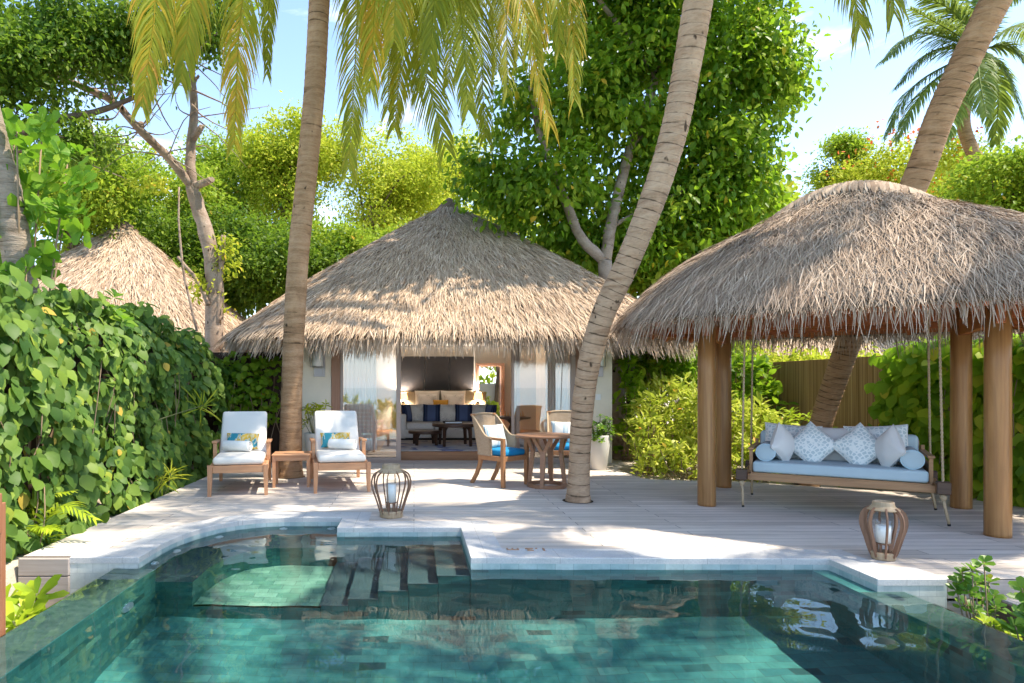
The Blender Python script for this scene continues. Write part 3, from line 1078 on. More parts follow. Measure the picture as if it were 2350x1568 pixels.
def thatch_roof(root, a, b, rl, z0, z1, mat, nstr, nfr, L, wid, p=0.5, conv=0.16, cap=0.0, thick=0.18, fr_len=0.3, seed=3, tjit=0.5, lift=0.05, tmax=0.985, fr0=0.955, sag=0.0):
    r = np.random.default_rng(seed)
    S, amap = roof_fn(a, b, rl, z0, z1, p, conv, cap, sag)
    # solid underlayer with rim and soffit
    na, nt = 120, 22
    ang = amap(np.linspace(0, 1, na, endpoint=False))
    V, Q = [], []
    for sgn in (0, 1):
        for j in range(nt + 1):
            t = np.full(na, j / nt)
            q = S(ang, t * (1.0 if sgn == 0 else 0.985))
            q[:, 2] -= 0.03 if sgn == 0 else thick
            V.append(q)
    V = np.concatenate(V)
    for sgn in (0, 1):
        o = sgn * (nt + 1) * na
        for j in range(nt):
            for i in range(na):
                i2 = (i + 1) % na
                f = (o + j * na + i, o + (j + 1) * na + i, o + (j + 1) * na + i2, o + j * na + i2)
                Q.append(f if sgn == 0 else f[::-1])
    for i in range(na):
        i2 = (i + 1) % na
        o1, o2 = nt * na, (2 * nt + 1) * na
        Q.append((o1 + i, o2 + i, o2 + i2, o1 + i2))
    base_n = len(V)
    baseV, baseQ = V, np.array(Q)

    def strands(n, t, ang, Ls, wd, pitch, z_off, fall, side):
        p0 = S(ang, t)
        e = 1e-3
        p1 = S(ang, t + e)
        dn = unit(p1 - p0)
        pa = S(ang + 2e-3, t)
        ta = unit(pa - p0)
        nn = unit(np.cross(ta, dn))
        nn = np.where(nn[:, 2:3] < 0, -nn, nn)
        p0 = p0 + nn * z_off[:, None]
        d = unit(dn + ta * side[:, None] + nn * pitch[:, None] + np.array([0, 0, -1.0]) * fall[:, None])
        w = unit(ta + nn * (r.normal(size=n) * 0.35)[:, None])
        V = np.zeros((n, 6, 3))
        mid = p0 + d * (Ls * 0.5)[:, None]
        d2 = unit(d + np.array([0, 0, -1.0]) * (0.12 + 0.3 * r.random(n))[:, None] + ta * (r.normal(size=n) * 0.14)[:, None])
        tip = mid + d2 * (Ls * 0.5)[:, None]
        for k, (c, ww) in enumerate(((p0, 0.9), (mid, 1.0), (tip, 0.35))):
            V[:, 2 * k] = c + w * (wd * ww * 0.5)[:, None]
            V[:, 2 * k + 1] = c - w * (wd * ww * 0.5)[:, None]
        base = (np.arange(n) * 6)[:, None]
        Q = (base[:, :, None] + np.array([(0, 1, 3, 2), (2, 3, 5, 4)])[None]).reshape(-1, 4)
        return V.reshape(-1, 3), Q
    n = nstr
    t = np.sqrt(r.random(n)) * tmax
    ang = amap(r.random(n))
    V1, Q1 = strands(n, t, ang, L * (0.6 + 0.8 * r.random(n)), wid * (0.6 + 0.8 * r.random(n)), r.random(n) * 0.20 + 0.01, (r.random(n) - 0.6) * lift, np.zeros(n), r.normal(size=n) * tjit * 0.45)
    r1 = np.clip(r.beta(2.3, 2.0, n), 0, 1)
    m = nfr
    t2 = fr0 + (1 - fr0) * r.random(m)
    ang2 = amap(r.random(m))
    V2, Q2 = strands(m, t2, ang2, fr_len * (0.45 + 0.75 * r.random(m) ** 1.6), wid * (0.6 + 0.7 * r.random(m)), -0.05 + 0.1 * r.random(m), -thick * r.random(m) ** 1.2, 0.55 + 0.9 * r.random(m), r.normal(size=m) * 0.16)
    r2 = np.clip(r.beta(2.3, 1.7, m), 0, 1)
    V = np.concatenate([V1, V2])
    Q = np.concatenate([Q1, Q2 + len(V1)])
    me = np_mesh('roof', V, Q, None, np.concatenate([np.repeat(r1, 6), np.repeat(r2, 6)]))
    roof = link('roof', me, mat, root)
    bo = link('underlayer', np_mesh('underlayer', baseV, baseQ, smooth=True), M['thatch_base'], roof)
    return roof, S, amap


# ------------------------------------------------------------------ world, sun, camera
SUN_TO = Vector((0.53, -0.12, 1.0)).normalized()
elev = math.asin(SUN_TO.z)
w = bpy.data.worlds.new('World')
scene.world = w
w.use_nodes = True
nt = w.node_tree
nt.nodes.clear()
wo = nt.nodes.new('ShaderNodeOutputWorld')
bg = nt.nodes.new('ShaderNodeBackground')
sky = nt.nodes.new('ShaderNodeTexSky')
sky.sky_type = 'NISHITA'
sky.sun_disc = False
sky.sun_elevation = elev
sky.sun_rotation = math.atan2(SUN_TO.x, SUN_TO.y)
sky.air_density = 0.85
sky.dust_density = 0.15
sky.ozone_density = 4.0
tc = nt.nodes.new('ShaderNodeTexCoord')
mp = nt.nodes.new('ShaderNodeMapping')
mp.inputs['Scale'].default_value = (1.0, 1.0, 2.6)
mp.inputs['Location'].default_value = (0.35, 0.2, 0.1)
nz = nt.nodes.new('ShaderNodeTexNoise')
nz.inputs['Scale'].default_value = 2.2
nz.inputs['Detail'].default_value = 7
nz.inputs['Roughness'].default_value = 0.58
nz.inputs['Distortion'].default_value = 0.5
cr = nt.nodes.new('ShaderNodeValToRGB')
cr.color_ramp.elements[0].position = 0.56
cr.color_ramp.elements[0].color = (0, 0, 0, 1)
cr.color_ramp.elements[1].position = 0.88
cr.color_ramp.elements[1].color = (0.85, 0.85, 0.85, 1)
mx = nt.nodes.new('ShaderNodeMix')
mx.data_type = 'RGBA'
mx.inputs[7].default_value = (8.2, 8.6, 9.0, 1)
nt.links.new(tc.outputs['Generated'], mp.inputs['Vector'])
nt.links.new(mp.outputs[0], nz.inputs['Vector'])
nt.links.new(nz.outputs['Fac'], cr.inputs[0])
nt.links.new(cr.outputs[0], mx.inputs[0])
nt.links.new(sky.outputs[0], mx.inputs[6])
# pale sea haze low over the horizon
sx = nt.nodes.new('ShaderNodeSeparateXYZ')
nt.links.new(tc.outputs['Generated'], sx.inputs[0])
ab = nt.nodes.new('ShaderNodeMath')
ab.operation = 'ABSOLUTE'
nt.links.new(sx.outputs[2], ab.inputs[0])
om = nt.nodes.new('ShaderNodeMath')
om.operation = 'SUBTRACT'
om.inputs[0].default_value = 1.0
nt.links.new(ab.outputs[0], om.inputs[1])
pw = nt.nodes.new('ShaderNodeMath')
pw.operation = 'POWER'
pw.inputs[1].default_value = 9.0
nt.links.new(om.outputs[0], pw.inputs[0])
hm = nt.nodes.new('ShaderNodeMix')
hm.data_type = 'RGBA'
hm.inputs[7].default_value = (4.2, 5.2, 6.3, 1)
nt.links.new(pw.outputs[0], hm.inputs[0])
nt.links.new(mx.outputs[2], hm.inputs[6])
wm = nt.nodes.new('ShaderNodeMix')
wm.data_type = 'RGBA'
wm.blend_type = 'MULTIPLY'
wm.inputs[0].default_value = 1.0
wm.inputs[7].default_value = (1.12, 1.0, 0.88, 1)
nt.links.new(hm.outputs[2], wm.inputs[6])
nt.links.new(wm.outputs[2], bg.inputs['Color'])
bg.inputs['Strength'].default_value = 0.15
nt.links.new(bg.outputs[0], wo.inputs['Surface'])

sl = bpy.data.lights.new('sun', 'SUN')
sl.energy = 2.55
sl.angle = R(0.55)
sl.color = (1.0, 0.90, 0.74)
so = bpy.data.objects.new('sun', sl)
COL.objects.link(so)
so.rotation_euler = (-SUN_TO).to_track_quat('-Z', 'Y').to_euler()
so.location = (6, -2, 14)

cam = bpy.data.cameras.new('camera')
cam.sensor_width = 36
cam.lens = FPX / 2350 * 36
cam.shift_x = (1175 - VX) / 2350
cam.shift_y = (HZ - 784) / 2350
cam.clip_start = 0.05
cam.clip_end = 3000
co = bpy.data.objects.new('camera', cam)
COL.objects.link(co)
co.location = (0, 0, EYE)
co.rotation_euler = (R(90), 0, 0)
scene.camera = co

scene.view_settings.view_transform = 'Standard'
scene.view_settings.look = 'None'
scene.view_settings.gamma = 1
scene.view_settings.exposure = 1.86
scene.view_settings.use_curve_mapping = False
cy = scene.cycles
cy.max_bounces = 12
cy.diffuse_bounces = 4
cy.glossy_bounces = 4
cy.transmission_bounces = 8
cy.transparent_max_bounces = 12
cy.caustics_reflective = False
cy.caustics_refractive = True
cy.use_denoising = True
cy.denoiser = 'OPENIMAGEDENOISE'
cy.sample_clamp_indirect = 6
cy.use_adaptive_sampling = True
cy.adaptive_threshold = 0.015

# ------------------------------------------------------------------ ground and sea
ZW = -0.088          # pool water level
xs = sorted({-400, -60, -25, -14, -9, -6, -4.6, -3.6, -3.34, -3.26, -2.62, -2.53, 3.66, 3.76, 4.30, 4.42, 5.5, 7.0, 7.2, 8.5, 11, 16, 30, 60, 400})
ys = sorted({-16, -12, -9, -6, -3, -1, 0.3, 0.5, 2, 3.5, 4.66, 4.74, 5.32, 5.4, 6, 7.0, 7.2, 8.2, 9, 10, 11, 11.9, 14, 18.6, 19, 22, 30, 60, 400})


def gz(x, y):
    if -2.58 < x < 3.72 and 0.4 < y < 7.1:
        return -2.4
    if -3.3 < x < 7.1 and 4.7 < y < 9.7:
        return -0.5
    if y >= 4.7:
        return -0.07 if (y > 7.5 or x > 7 or x < -3.3) else -0.3
    if y > -1:
        return -0.72 if x < 0 else -0.8
    return -0.8 - min(1.0, (-1 - y) / 12)


vs = [(x, y, gz(x, y) + 0.03 * noise.noise(Vector((x, y, 0)) * 0.8)) for y in ys for x in xs]
fs = []
for j in range(len(ys) - 1):
    for i in range(len(xs) - 1):
        a = j * len(xs) + i
        fs.append((a, a + 1, a + len(xs) + 1, a + len(xs)))
me = bpy.data.meshes.new('ground')
me.from_pydata(vs, [], fs)
tag(link('ground', me, M['ground']), 'pale sandy ground of the garden around the deck and pool', 'ground', kind='structure')
me = bpy.data.meshes.new('sea')
me.from_pydata([(-1500, -11, -1.55), (1500, -11, -1.55), (1500, -1500, -1.55), (-1500, -1500, -1.55)], [], [(0, 3, 2, 1)])
tag(link('sea', me, M['sea']), 'turquoise sea mirrored in the villa glass', 'sea', kind='structure')

# ------------------------------------------------------------------ pool
crv = []
for k in range(13):
    th = pi - k / 12 * pi / 2
    c_, s_ = math.cos(th), math.sin(th)
    crv.append((-1.2 - 1.1 * abs(c_) ** 0.8, 5.42 + 1.48 * abs(s_) ** 0.8))
POOL = [(-2.3, 5.28)] + crv + [(-0.78, 6.9), (-0.78, 6.4), (0.475, 6.42), (0.475, 5.28), (3.44, 5.24), (3.44, 4.69)]
EDGE = [(-2.88, 5.285)] + POOL + [(3.96, 4.69)]


def offset(pl, d):
    out = []
    for i, p in enumerate(pl):
        p = Vector(p)
        ns = []
        if i > 0:
            e = (p - Vector(pl[i - 1])).normalized()
            ns.append(Vector((-e.y, e.x)))
        if i < len(pl) - 1:
            e = (Vector(pl[i + 1]) - p).normalized()
            ns.append(Vector((-e.y, e.x)))
        n = sum(ns, Vector((0, 0))).normalized()
        k = 1 / max(0.45, n.dot(ns[0]))
        out.append(tuple(p + n * d * k))
    return out


def sheet(name, pl, z0, z1, mat, parent=None, kindtag=None):
    mb = MB()
    n = len(pl)
    mb.add([(p[0], p[1], z0) for p in pl] + [(p[0], p[1], z1) for p in pl], [(i, i + 1, n + i + 1, n + i) for i in range(n - 1)])
    return mb.build(name, mat, parent)


basin = thing('pool_basin', 'green stone tiled infinity pool with curved spa corner and steps', 'pool', (0.5, 3.0, 0))
basin['kind'] = 'structure'


def bchild(mb, name, mat):
    o = mb.build(name, mat, basin)
    o.matrix_parent_inverse = Matrix.Translation((-0.5, -3.0, 0))
    o.cycles.is_caustics_receiver = True
    return o


def bsheet(name, pl, z0, z1, mat):
    o = sheet(name, pl, z0, z1, mat, basin)
    o.matrix_parent_inverse = Matrix.Translation((-0.5, -3.0, 0))
    o.cycles.is_caustics_receiver = True
    return o


bsheet('waterline_band', POOL, -0.046, -0.112, M['tile_dry'])
bsheet('back_wall', POOL, -0.112, -1.3, M['tile_wall'])
FL = -1.27
mb = MB()
mb.prism([(-2.18, 0.78), (3.32, 0.78), (3.32, 5.3), (-2.18, 5.3)], FL - 0.1, FL)
bchild(mb, 'pool_floor', M['tile_floor'])
mb = MB()
mb.prism([(-2.51, 0.55), (-2.16, 0.55), (-2.16, 5.282), (-2.51, 5.282)], -1.9, ZW - 0.016)
bchild(mb, 'infinity_wall', M['tile_wall'])
mb = MB()
mb.prism([(3.30, 0.55), (3.64, 0.55), (3.64, 4.692), (3.44, 4.692), (3.44, 5.24), (3.30, 5.24)], -1.9, ZW - 0.016)
bchild(mb, 'infinity_wall', M['tile_wall'])
mb = MB()
mb.prism([(-2.16, 0.55), (3.30, 0.55), (3.30, 0.8), (-2.16, 0.8)], -1.9, ZW - 0.016)
bchild(mb, 'infinity_wall', M['tile_wall'])
mb = MB()
for (x0, x1, y0, y1) in ((-2.505, -2.165, 0.6, 5.275), (3.305, 3.635, 0.6, 4.685)):
    mb.box(((x0 + x1) / 2, (y0 + y1) / 2, ZW - 0.014), (x1 - x0, y1 - y0, 0.008), bev=0.001)
bchild(mb, 'wall_top', M['wetstone'])
# spa: seat along the curve, sunken floor
inner = [(-1.85, 5.28)]
for k in range(1, 10):
    th = pi - k / 9 * pi / 2
    c_, s_ = math.cos(th), math.sin(th)
    inner.append((-1.25 - 0.6 * abs(c_) ** 0.85, 5.4 + 0.95 * abs(s_) ** 0.85))
inner.append((-0.85, 6.35))
seat_poly = [(-2.298, 5.283)] + [(x, y) for (x, y) in crv] + [(-0.79, 6.89), (-0.79, 6.35)] + inner[::-1]
mb = MB()
n = len(seat_poly)
mb.add([(p[0], p[1], -0.46) for p in seat_poly], [tuple(range(n))[::-1]])
bchild(mb, 'spa_seat', M['granite'])
bsheet('spa_seat_front', [(-2.16, 5.281)] + inner, -1.3, -0.461, M['tile_wall'])
mb = MB()
spa_poly = inner + [(-0.78, 6.35), (-0.78, 5.28)]
mb.add([(p[0], p[1], -1.04) for p in spa_poly], [tuple(range(len(spa_poly)))[::-1]])
bchild(mb, 'spa_floor', M['tile_spa'])
mb = MB()
mb.box((-1.315, 5.30, -1.165), (1.07, 0.04, 0.25), bev=0.001)
bchild(mb, 'spa_riser', M['tile_wall'])
for k, (x0, x1, zt) in enumerate(((0.2, 0.474, -0.30), (-0.05, 0.2, -0.50), (-0.30, -0.05, -0.68), (-0.55, -0.30, -0.86), (-0.78, -0.55, -1.0))):
    mb = MB()
    mb.box(((x0 + x1) / 2, 5.85, (zt - 1.3) / 2), (x1 - x0 - 0.001, 1.13, zt + 1.3), bev=0.006)
    stp = bchild(mb, 'pool_step', M['tile_wall'])
    mb = MB()
    mb.box(((x0 + x1) / 2 - 0.004, 5.85, zt + 0.004), (x1 - x0 + 0.006, 1.135, 0.016), bev=0.004)
    tr_ = mb.build('tread', M['granite'], stp)
    tr_.cycles.is_caustics_receiver = True
# jets in the spa wall, lamps in the pool walls
jet_at = [(-2.275, 5.55, 0.0), (-2.23, 5.95, 10), (-2.0, 6.50, 40), (-1.42, 6.87, 90), (-0.90, 6.88, 90)]
for i, (x, y, a) in enumerate(jet_at):
    mb = MB()
    n_ = Vector((math.cos(R(-a)), math.sin(R(-a)), 0))
    Mx = Matrix.Translation((x, y, -0.20)) @ n_.to_track_quat('Z', 'Y').to_matrix().to_4x4()
    mb.lathe([(0.0, 0.022), (0.012, 0.022), (0.016, 0.03), (0.04, 0.012), (0.045, 0.0), (0.045, -0.02), (0, -0.02)], 18, M=Mx)
    tag(mb.build('pool_jet', M['whiteplastic']), 'white round water jet in the curved spa wall under the water', 'pool jet', 'water jets around the spa curve')
for i, (x, y, z, n_) in enumerate(((-2.15, 4.75, -0.52, (1, 0, 0)), (3.29, 3.1, -0.5, (-1, 0, 0)))):
    mb = MB()
    Mx = Matrix.Translation((x, y, z)) @ Vector(n_).to_track_quat('Z', 'Y').to_matrix().to_4x4()
    mb.lathe([(0.0, 0.02), (0.05, 0.018), (0.075, 0.008), (0.085, 0.0), (0.085, -0.02), (0, -0.02)], 24, M=Mx)
    tag(mb.build('pool_lamp', M['whiteplastic']), ('round white lamp disc in the pool wall near the spa corner', 'round lamp disc in the pool wall below the wide-ribbed lantern')[i], 'pool lamp', 'underwater lamps')


def lin(br, step):
    out = []
    for a, b in zip(br[:-1], br[1:]):
        n = max(1, int(round((b - a) / step)))
        out += list(np.linspace(a, b, n, endpoint=False))
    return np.array(out + [br[-1]])


gx = lin([-2.515, -2.3, 0.475, 3.44, 3.645], 0.035)
gy = lin([0.6, 4.69, 5.245, 5.28, 6.42, 6.9], 0.035)
XX, YY = np.meshgrid(gx, gy)
ZZ = np.full_like(XX, ZW)
for (wl, am, n_, sd) in ((0.9, 0.0012, 7, 1), (0.34, 0.0006, 9, 2), (0.15, 0.00017, 9, 3)):
    rr = np.random.default_rng(sd)
    for k in range(n_):
        an = rr.random() * 2 * pi
        kk = 2 * pi / (wl * (0.7 + 0.6 * rr.random()))
        ZZ += am / math.sqrt(n_) * np.sin(kk * (math.cos(an) * XX + math.sin(an) * YY) + rr.random() * 6.28)
nx, ny = len(gx), len(gy)
V = np.stack([XX, YY, ZZ], -1).reshape(-1, 3)
cxs, cys = (gx[:-1] + gx[1:]) / 2, (gy[:-1] + gy[1:]) / 2
CXX, CYY = np.meshgrid(cxs, cys)
ok = ((CYY < 4.69)) | ((CYY < 5.245) & (CXX < 3.44)) | ((CYY < 5.28) & (CXX < 0.475)) | ((CYY > 5.245) & (CXX > -2.3) & (CXX < 0.475) & (CYY < 6.42)) | ((CYY >= 6.42) & (CXX > -2.3) & (CXX < -0.78))
jj, ii = np.nonzero(ok)
Q = np.stack([jj * nx + ii, jj * nx + ii + 1, (jj + 1) * nx + ii + 1, (jj + 1) * nx + ii], -1)
wo_ = link('pool_water', np_mesh('pool_water', V, Q, smooth=True), M['water'])
tag(wo_, 'clear still pool water reflecting the thatched roofs', 'water', kind='structure')
wo_.cycles.is_caustics_caster = True
sl.cycles.is_caustics_light = True
sl.cycles.use_multiple_importance_sampling = False

# coping
ei, eo = EDGE, offset(EDGE, 0.30)
for i in range(2, 6):
    if eo[i][1] < eo[1][1]:
        eo[i] = eo[1]
mb = MB()
n = len(ei)
vs = [(p[0], p[1], 0.004) for p in ei] + [(p[0], p[1], 0.004) for p in eo] + [(p[0], p[1], -0.046) for p in ei]
mb.add(vs, [(i, i + 1, n + i + 1, n + i) for i in range(n - 1)] + [(2 * n + i, 2 * n + i + 1, i + 1, i) for i in range(n - 1)])
cop = mb.build('pool_coping', M['coping'])
bv = cop.modifiers.new('round', 'BEVEL')
bv.width = 0.006
bv.segments = 2
bv.limit_method = 'ANGLE'
tag(cop, 'pale grey granite coping around the pool edge', 'coping', kind='structure')
# deck sheet
inset = offset(EDGE, 0.06)
if inset[2][1] < inset[1][1]:
    inset[2] = inset[1]
deck_poly = [(-3.3, 5.33)] + [(-2.9, 5.33)] + inset[1:-1] + [(3.97, 4.75), (3.97, 4.70), (7.1, 4.70), (7.1, 8.3), (4.8, 9.6), (3.75, 9.72), (3.56, 9.9), (3.5, 10.9), (3.72, 11.2), (3.72, 11.93), (-3.3, 11.93)]
mb = MB()
mb.add([(p[0], p[1], 0) for p in deck_poly], [tuple(range(len(deck_poly)))[::-1]])
deck = mb.build('deck', M['deck'])
tag(deck, 'whitewashed timber deck between the pool and the villa', 'deck', kind='structure')
mb = MB()
mb.box((-3.09, 5.29, -0.075), (0.42, 0.05, 0.142), bev=0.004)
mb.box((-3.09, 5.29, -0.225), (0.42, 0.05, 0.142), bev=0.004)
mb.box((-3.09, 5.29, -0.375), (0.42, 0.05, 0.142), bev=0.004)
mb.box((-3.09, 5.29, -0.525), (0.42, 0.05, 0.142), bev=0.004)
mb.box((-3.28, 6.2, -0.2), (0.03, 1.8, 0.38), bev=0.003)
mb.build('fascia', M['fascia'], deck)
mb = MB()
mb.box((5.54, 4.715, -0.078), (3.14, 0.03, 0.14), bev=0.004)
mb.box((5.54, 4.72, -0.27), (3.14, 0.03, 0.2), bev=0.004)
mb.build('fascia', M['fascia'], deck)
mb = MB()
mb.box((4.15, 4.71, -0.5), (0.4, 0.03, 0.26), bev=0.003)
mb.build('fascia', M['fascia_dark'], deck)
mb = MB()
mb.prism([(-2.88, 5.29), (-2.304, 5.286), (-2.304, 5.33), (-2.88, 5.33)], -0.9, -0.047)
mb.prism([(3.444, 4.695), (3.96, 4.695), (3.96, 4.74), (3.444, 4.74)], -0.9, -0.047)
mb.build('pool_end_wall', M['tile_pale'], deck)
mb = MB()
for (x, y, r) in ((-1.975, 10.04, 0.245), (2.052, 7.915, 0.19)):
    mb.lathe([(0, 0.003), (r, 0.003)], 28, c=(x, y, 0), smooth=False)
mb.build('trunk_cutout', M['soil'], deck)
# lower deck beside the pool
mb = MB()
mb.prism([(4.36, 0.8), (8, 0.8), (8, 4.70), (4.36, 4.70)], -0.19, -0.145)
low = mb.build('lower_deck', M['deck'])
tag(low, 'lower step of the timber deck beside the pool shrubs', 'deck', kind='structure')
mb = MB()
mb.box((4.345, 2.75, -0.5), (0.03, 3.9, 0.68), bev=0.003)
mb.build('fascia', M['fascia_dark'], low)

# depth lettering set in the coping, reading from the far side
dl = thing('depth_lettering', 'bronze depth lettering set upside down on the pool coping', 'depth marker', (1.0, 5.52, 0.008), pi)
for ch, x in (('1', -0.135), ('.', -0.075), ('2', -0.012), ('m', 0.135)):
    fc = bpy.data.curves.new('character', 'FONT')
    fc.body = ch
    fc.size = 0.125
    fc.extrude = 0.005
    fc.align_x = 'CENTER'
    tmp = bpy.data.objects.new('tmp_text', fc)
    COL.objects.link(tmp)
    dg = bpy.context.evaluated_depsgraph_get()
    me = bpy.data.meshes.new_from_object(tmp.evaluated_get(dg))
    bpy.data.objects.remove(tmp)
    me.materials.clear()
    o = link('character', me, M['marker'], dl)
    o.location = (x, -0.04, 0)
    o.scale = (1.3, 0.85, 1)

# ------------------------------------------------------------------ villa
FY = 11.92           # facade
FZ = 0.19            # indoor floor
XL, XR, YB = -2.11, 3.74, 18.35
villa = thing('thatched_villa', 'thatched villa with pale walls and open sliding glass front behind the deck', 'villa', (0.85, 15.2, 0))
VI = Matrix.Translation((-0.85, -15.2, 0))


def vpart(mb, name, mat, parent=None):
    o = mb.build(name, mat, parent or villa)
    if parent is None:
        o.matrix_parent_inverse = VI
    return o


mb = MB()
mb.box(((XL - 1.56) / 2, FY + 0.1, 1.25), (-1.56 - XL, 0.2, 2.7), bev=0.006)
mb.box(((3.16 + XR) / 2, FY + 0.1, 1.25), (XR - 3.16, 0.2, 2.7), bev=0.006)
mb.box((0.8, FY + 0.1, 2.47), (4.715, 0.196, 0.26), bev=0.002)
mb.box((XL + 0.1, (FY + 0.2 + YB) / 2 + 0.05, 1.25), (0.2, YB - FY - 0.1, 2.7), bev=0.006)
mb.box((XR - 0.1, (FY + 0.2 + YB) / 2 + 0.05, 1.25), (0.2, YB - FY - 0.1, 2.7), bev=0.006)
vpart(mb, 'wall', M['plaster'])
mb = MB()
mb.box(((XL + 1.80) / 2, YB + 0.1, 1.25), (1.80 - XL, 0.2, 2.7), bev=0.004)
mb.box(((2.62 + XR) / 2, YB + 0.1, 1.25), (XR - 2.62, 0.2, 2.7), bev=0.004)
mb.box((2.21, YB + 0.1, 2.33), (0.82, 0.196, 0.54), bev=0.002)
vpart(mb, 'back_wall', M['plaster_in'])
mb = MB()
mb.box((0.8, 15.2, 2.64), (5.6, 6.6, 0.06), bev=0.004)
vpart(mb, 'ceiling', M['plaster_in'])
mb = MB()
mb.box((0.815, (FY + 0.03 + YB) / 2 + 0.1, FZ - 0.1), (5.45, YB - FY - 0.1, 0.2), bev=0.01)
vpart(mb, 'floor', M['floorwood'])
mb = MB()
mb.box((0.8, FY - 0.015, 0.012), (4.7, 0.11, 0.024), bev=0.004)
mb.box((0.8, FY - 0.03, 0.034), (4.7, 0.03, 0.02), bev=0.004)
vpart(mb, 'door_track', M['alu'])
for (c_, z_) in (((-1.475, FY + 0.09, 1.17), (0.17, 0.22, 2.34)), ((3.10, FY + 0.09, 1.17), (0.12, 0.22, 2.34))):
    mb = MB()
    mb.box(c_, z_, bev=0.006)
    vpart(mb, 'door_jamb', M['jamb'])
mb = MB()
mb.box((2.57, YB + 0.06, 1.11), (0.1, 0.30, 1.84), bev=0.006)
mb.box((1.84, YB + 0.06, 1.11), (0.08, 0.30, 1.84), bev=0.006)
mb.box((2.20, YB + 0.06, 2.07), (0.83, 0.29, 0.08), bev=0.006)
vpart(mb, 'garden_doorway', M['jamb'])
# dark upper panelling over the bed
mb = MB()
for k in range(3):
    mb.box((-0.06 + 0.72 * k, YB - 0.02, 1.80), (0.712, 0.05, 1.02), bev=0.004)
vpart(mb, 'wall_panelling', M['panel'])
roofE = link('roof_root', None)
bpy.data.objects.remove(roofE)
vr, VS, VA = thatch_roof(villa, 4.68, 4.40, 0.12, 2.38, 5.78, M['thatch'], 100000, 15000, 0.33, 0.0125, p=0.44, conv=0.10, cap=0.0, thick=0.2, fr_len=0.385, seed=5)
mb = MB()
mb.lathe([(0.52, 5.43), (0.40, 5.60), (0.26, 5.76), (0.16, 5.87), (0.07, 5.95), (0.0, 5.98)], 26)
capm = mb.build('ridge_cap', M['thatch_base'], vr)


def cap_straw(parent, ztop, slope, mat, seed, rad=0.48, L=0.22):
    r_ = np.random.default_rng(seed)
    n = 1500
    a_ = r_.random(n) * 2 * pi
    rr_ = 0.02 + rad * r_.random(n)
    P = np.stack([rr_ * np.cos(a_), rr_ * np.sin(a_), ztop + 0.02 - rr_ * slope], -1)
    D = np.stack([np.cos(a_ + r_.normal(size=n) * .3), np.sin(a_ + r_.normal(size=n) * .3), -slope + 0 * a_], -1)
    N = np.stack([np.cos(a_), np.sin(a_), 1 + 0 * a_], -1)
    link('cap_straw', leaf_mesh('cap_straw', P, D, N, L + 0 * a_, 0.018 + 0 * a_, 'strap', 0.05, 0.1, r_.beta(2, 2, n)), mat, parent)


cap_straw(vr, 5.98, 0.98, M['thatch_grey'], 4)
# pair of sliding glass doors
for (x0, x1, lab) in ((-1.385, -0.245, 'sliding glass door mirroring the sea, beside the white sheer curtain'), (1.835, 3.04, 'sliding glass door mirroring the thatched pavilion behind the round table')):
    d = thing('sliding_door', lab, 'glass door', ((x0 + x1) / 2, FY - 0.005, 0.024))
    hw = (x1 - x0) / 2
    mb = MB()
    mb.box((-hw + 0.025, 0, 1.155), (0.05, 0.06, 2.30), bev=0.004)
    mb.box((hw - 0.045, 0, 1.155), (0.09, 0.06, 2.30), bev=0.004)
    mb.box((0, 0, 0.035), (2 * hw - 0.142, 0.056, 0.07), bev=0.004)
    mb.box((0, 0, 2.27), (2 * hw - 0.142, 0.056, 0.07), bev=0.004)
    mb.build('frame', M['alu'], d)
    mb = MB()
    mb.add([(-hw + 0.05, 0, 0.07), (hw - 0.09, 0, 0.07), (hw - 0.09, 0, 2.235), (-hw + 0.05, 0, 2.235)], [(0, 1, 2, 3)])
    mb.build('pane', M['pane'], d)
d = thing('sliding_door', 'bronze framed sliding door leaf pushed back behind the wicker chair', 'glass door', (1.93, FY + 0.07, 0.024))
mb = MB()
mb.box((-0.045, 0, 1.155), (0.07, 0.05, 2.30), bev=0.004)
mb.box((0.04, 0, 1.155), (0.07, 0.05, 2.30), bev=0.004)
mb.build('frame', M['alu'], d)
# sheer curtains
for i, (x0, x1, lab) in enumerate(((-1.36, -0.72, 'white sheer curtain hanging behind the glass door near the loungers'), (2.55, 2.98, 'white sheer curtain hanging behind the glass door near the round table'))):
    V, Q = [], []
    nn = 90
    for k in range(nn + 1):
        u = k / nn
        y = 0.035 * math.sin(u * 2 * pi * 8) + 0.012 * math.sin(u * 2 * pi * 19)
        gather = 1 - 0.12 * 0
        V += [(x0 + (x1 - x0) * u, FY + 0.32 + y, FZ + 0.01), (x0 + (x1 - x0) * (u if i else u * 0.98), FY + 0.32 + y * 0.8, 2.3)]
    for k in range(nn):
        Q.append((2 * k, 2 * k + 2, 2 * k + 3, 2 * k + 1))
    tag(link('curtain', np_mesh('curtain', V, Q, smooth=True), M['sheer']), lab, 'curtain', 'sheer curtains')
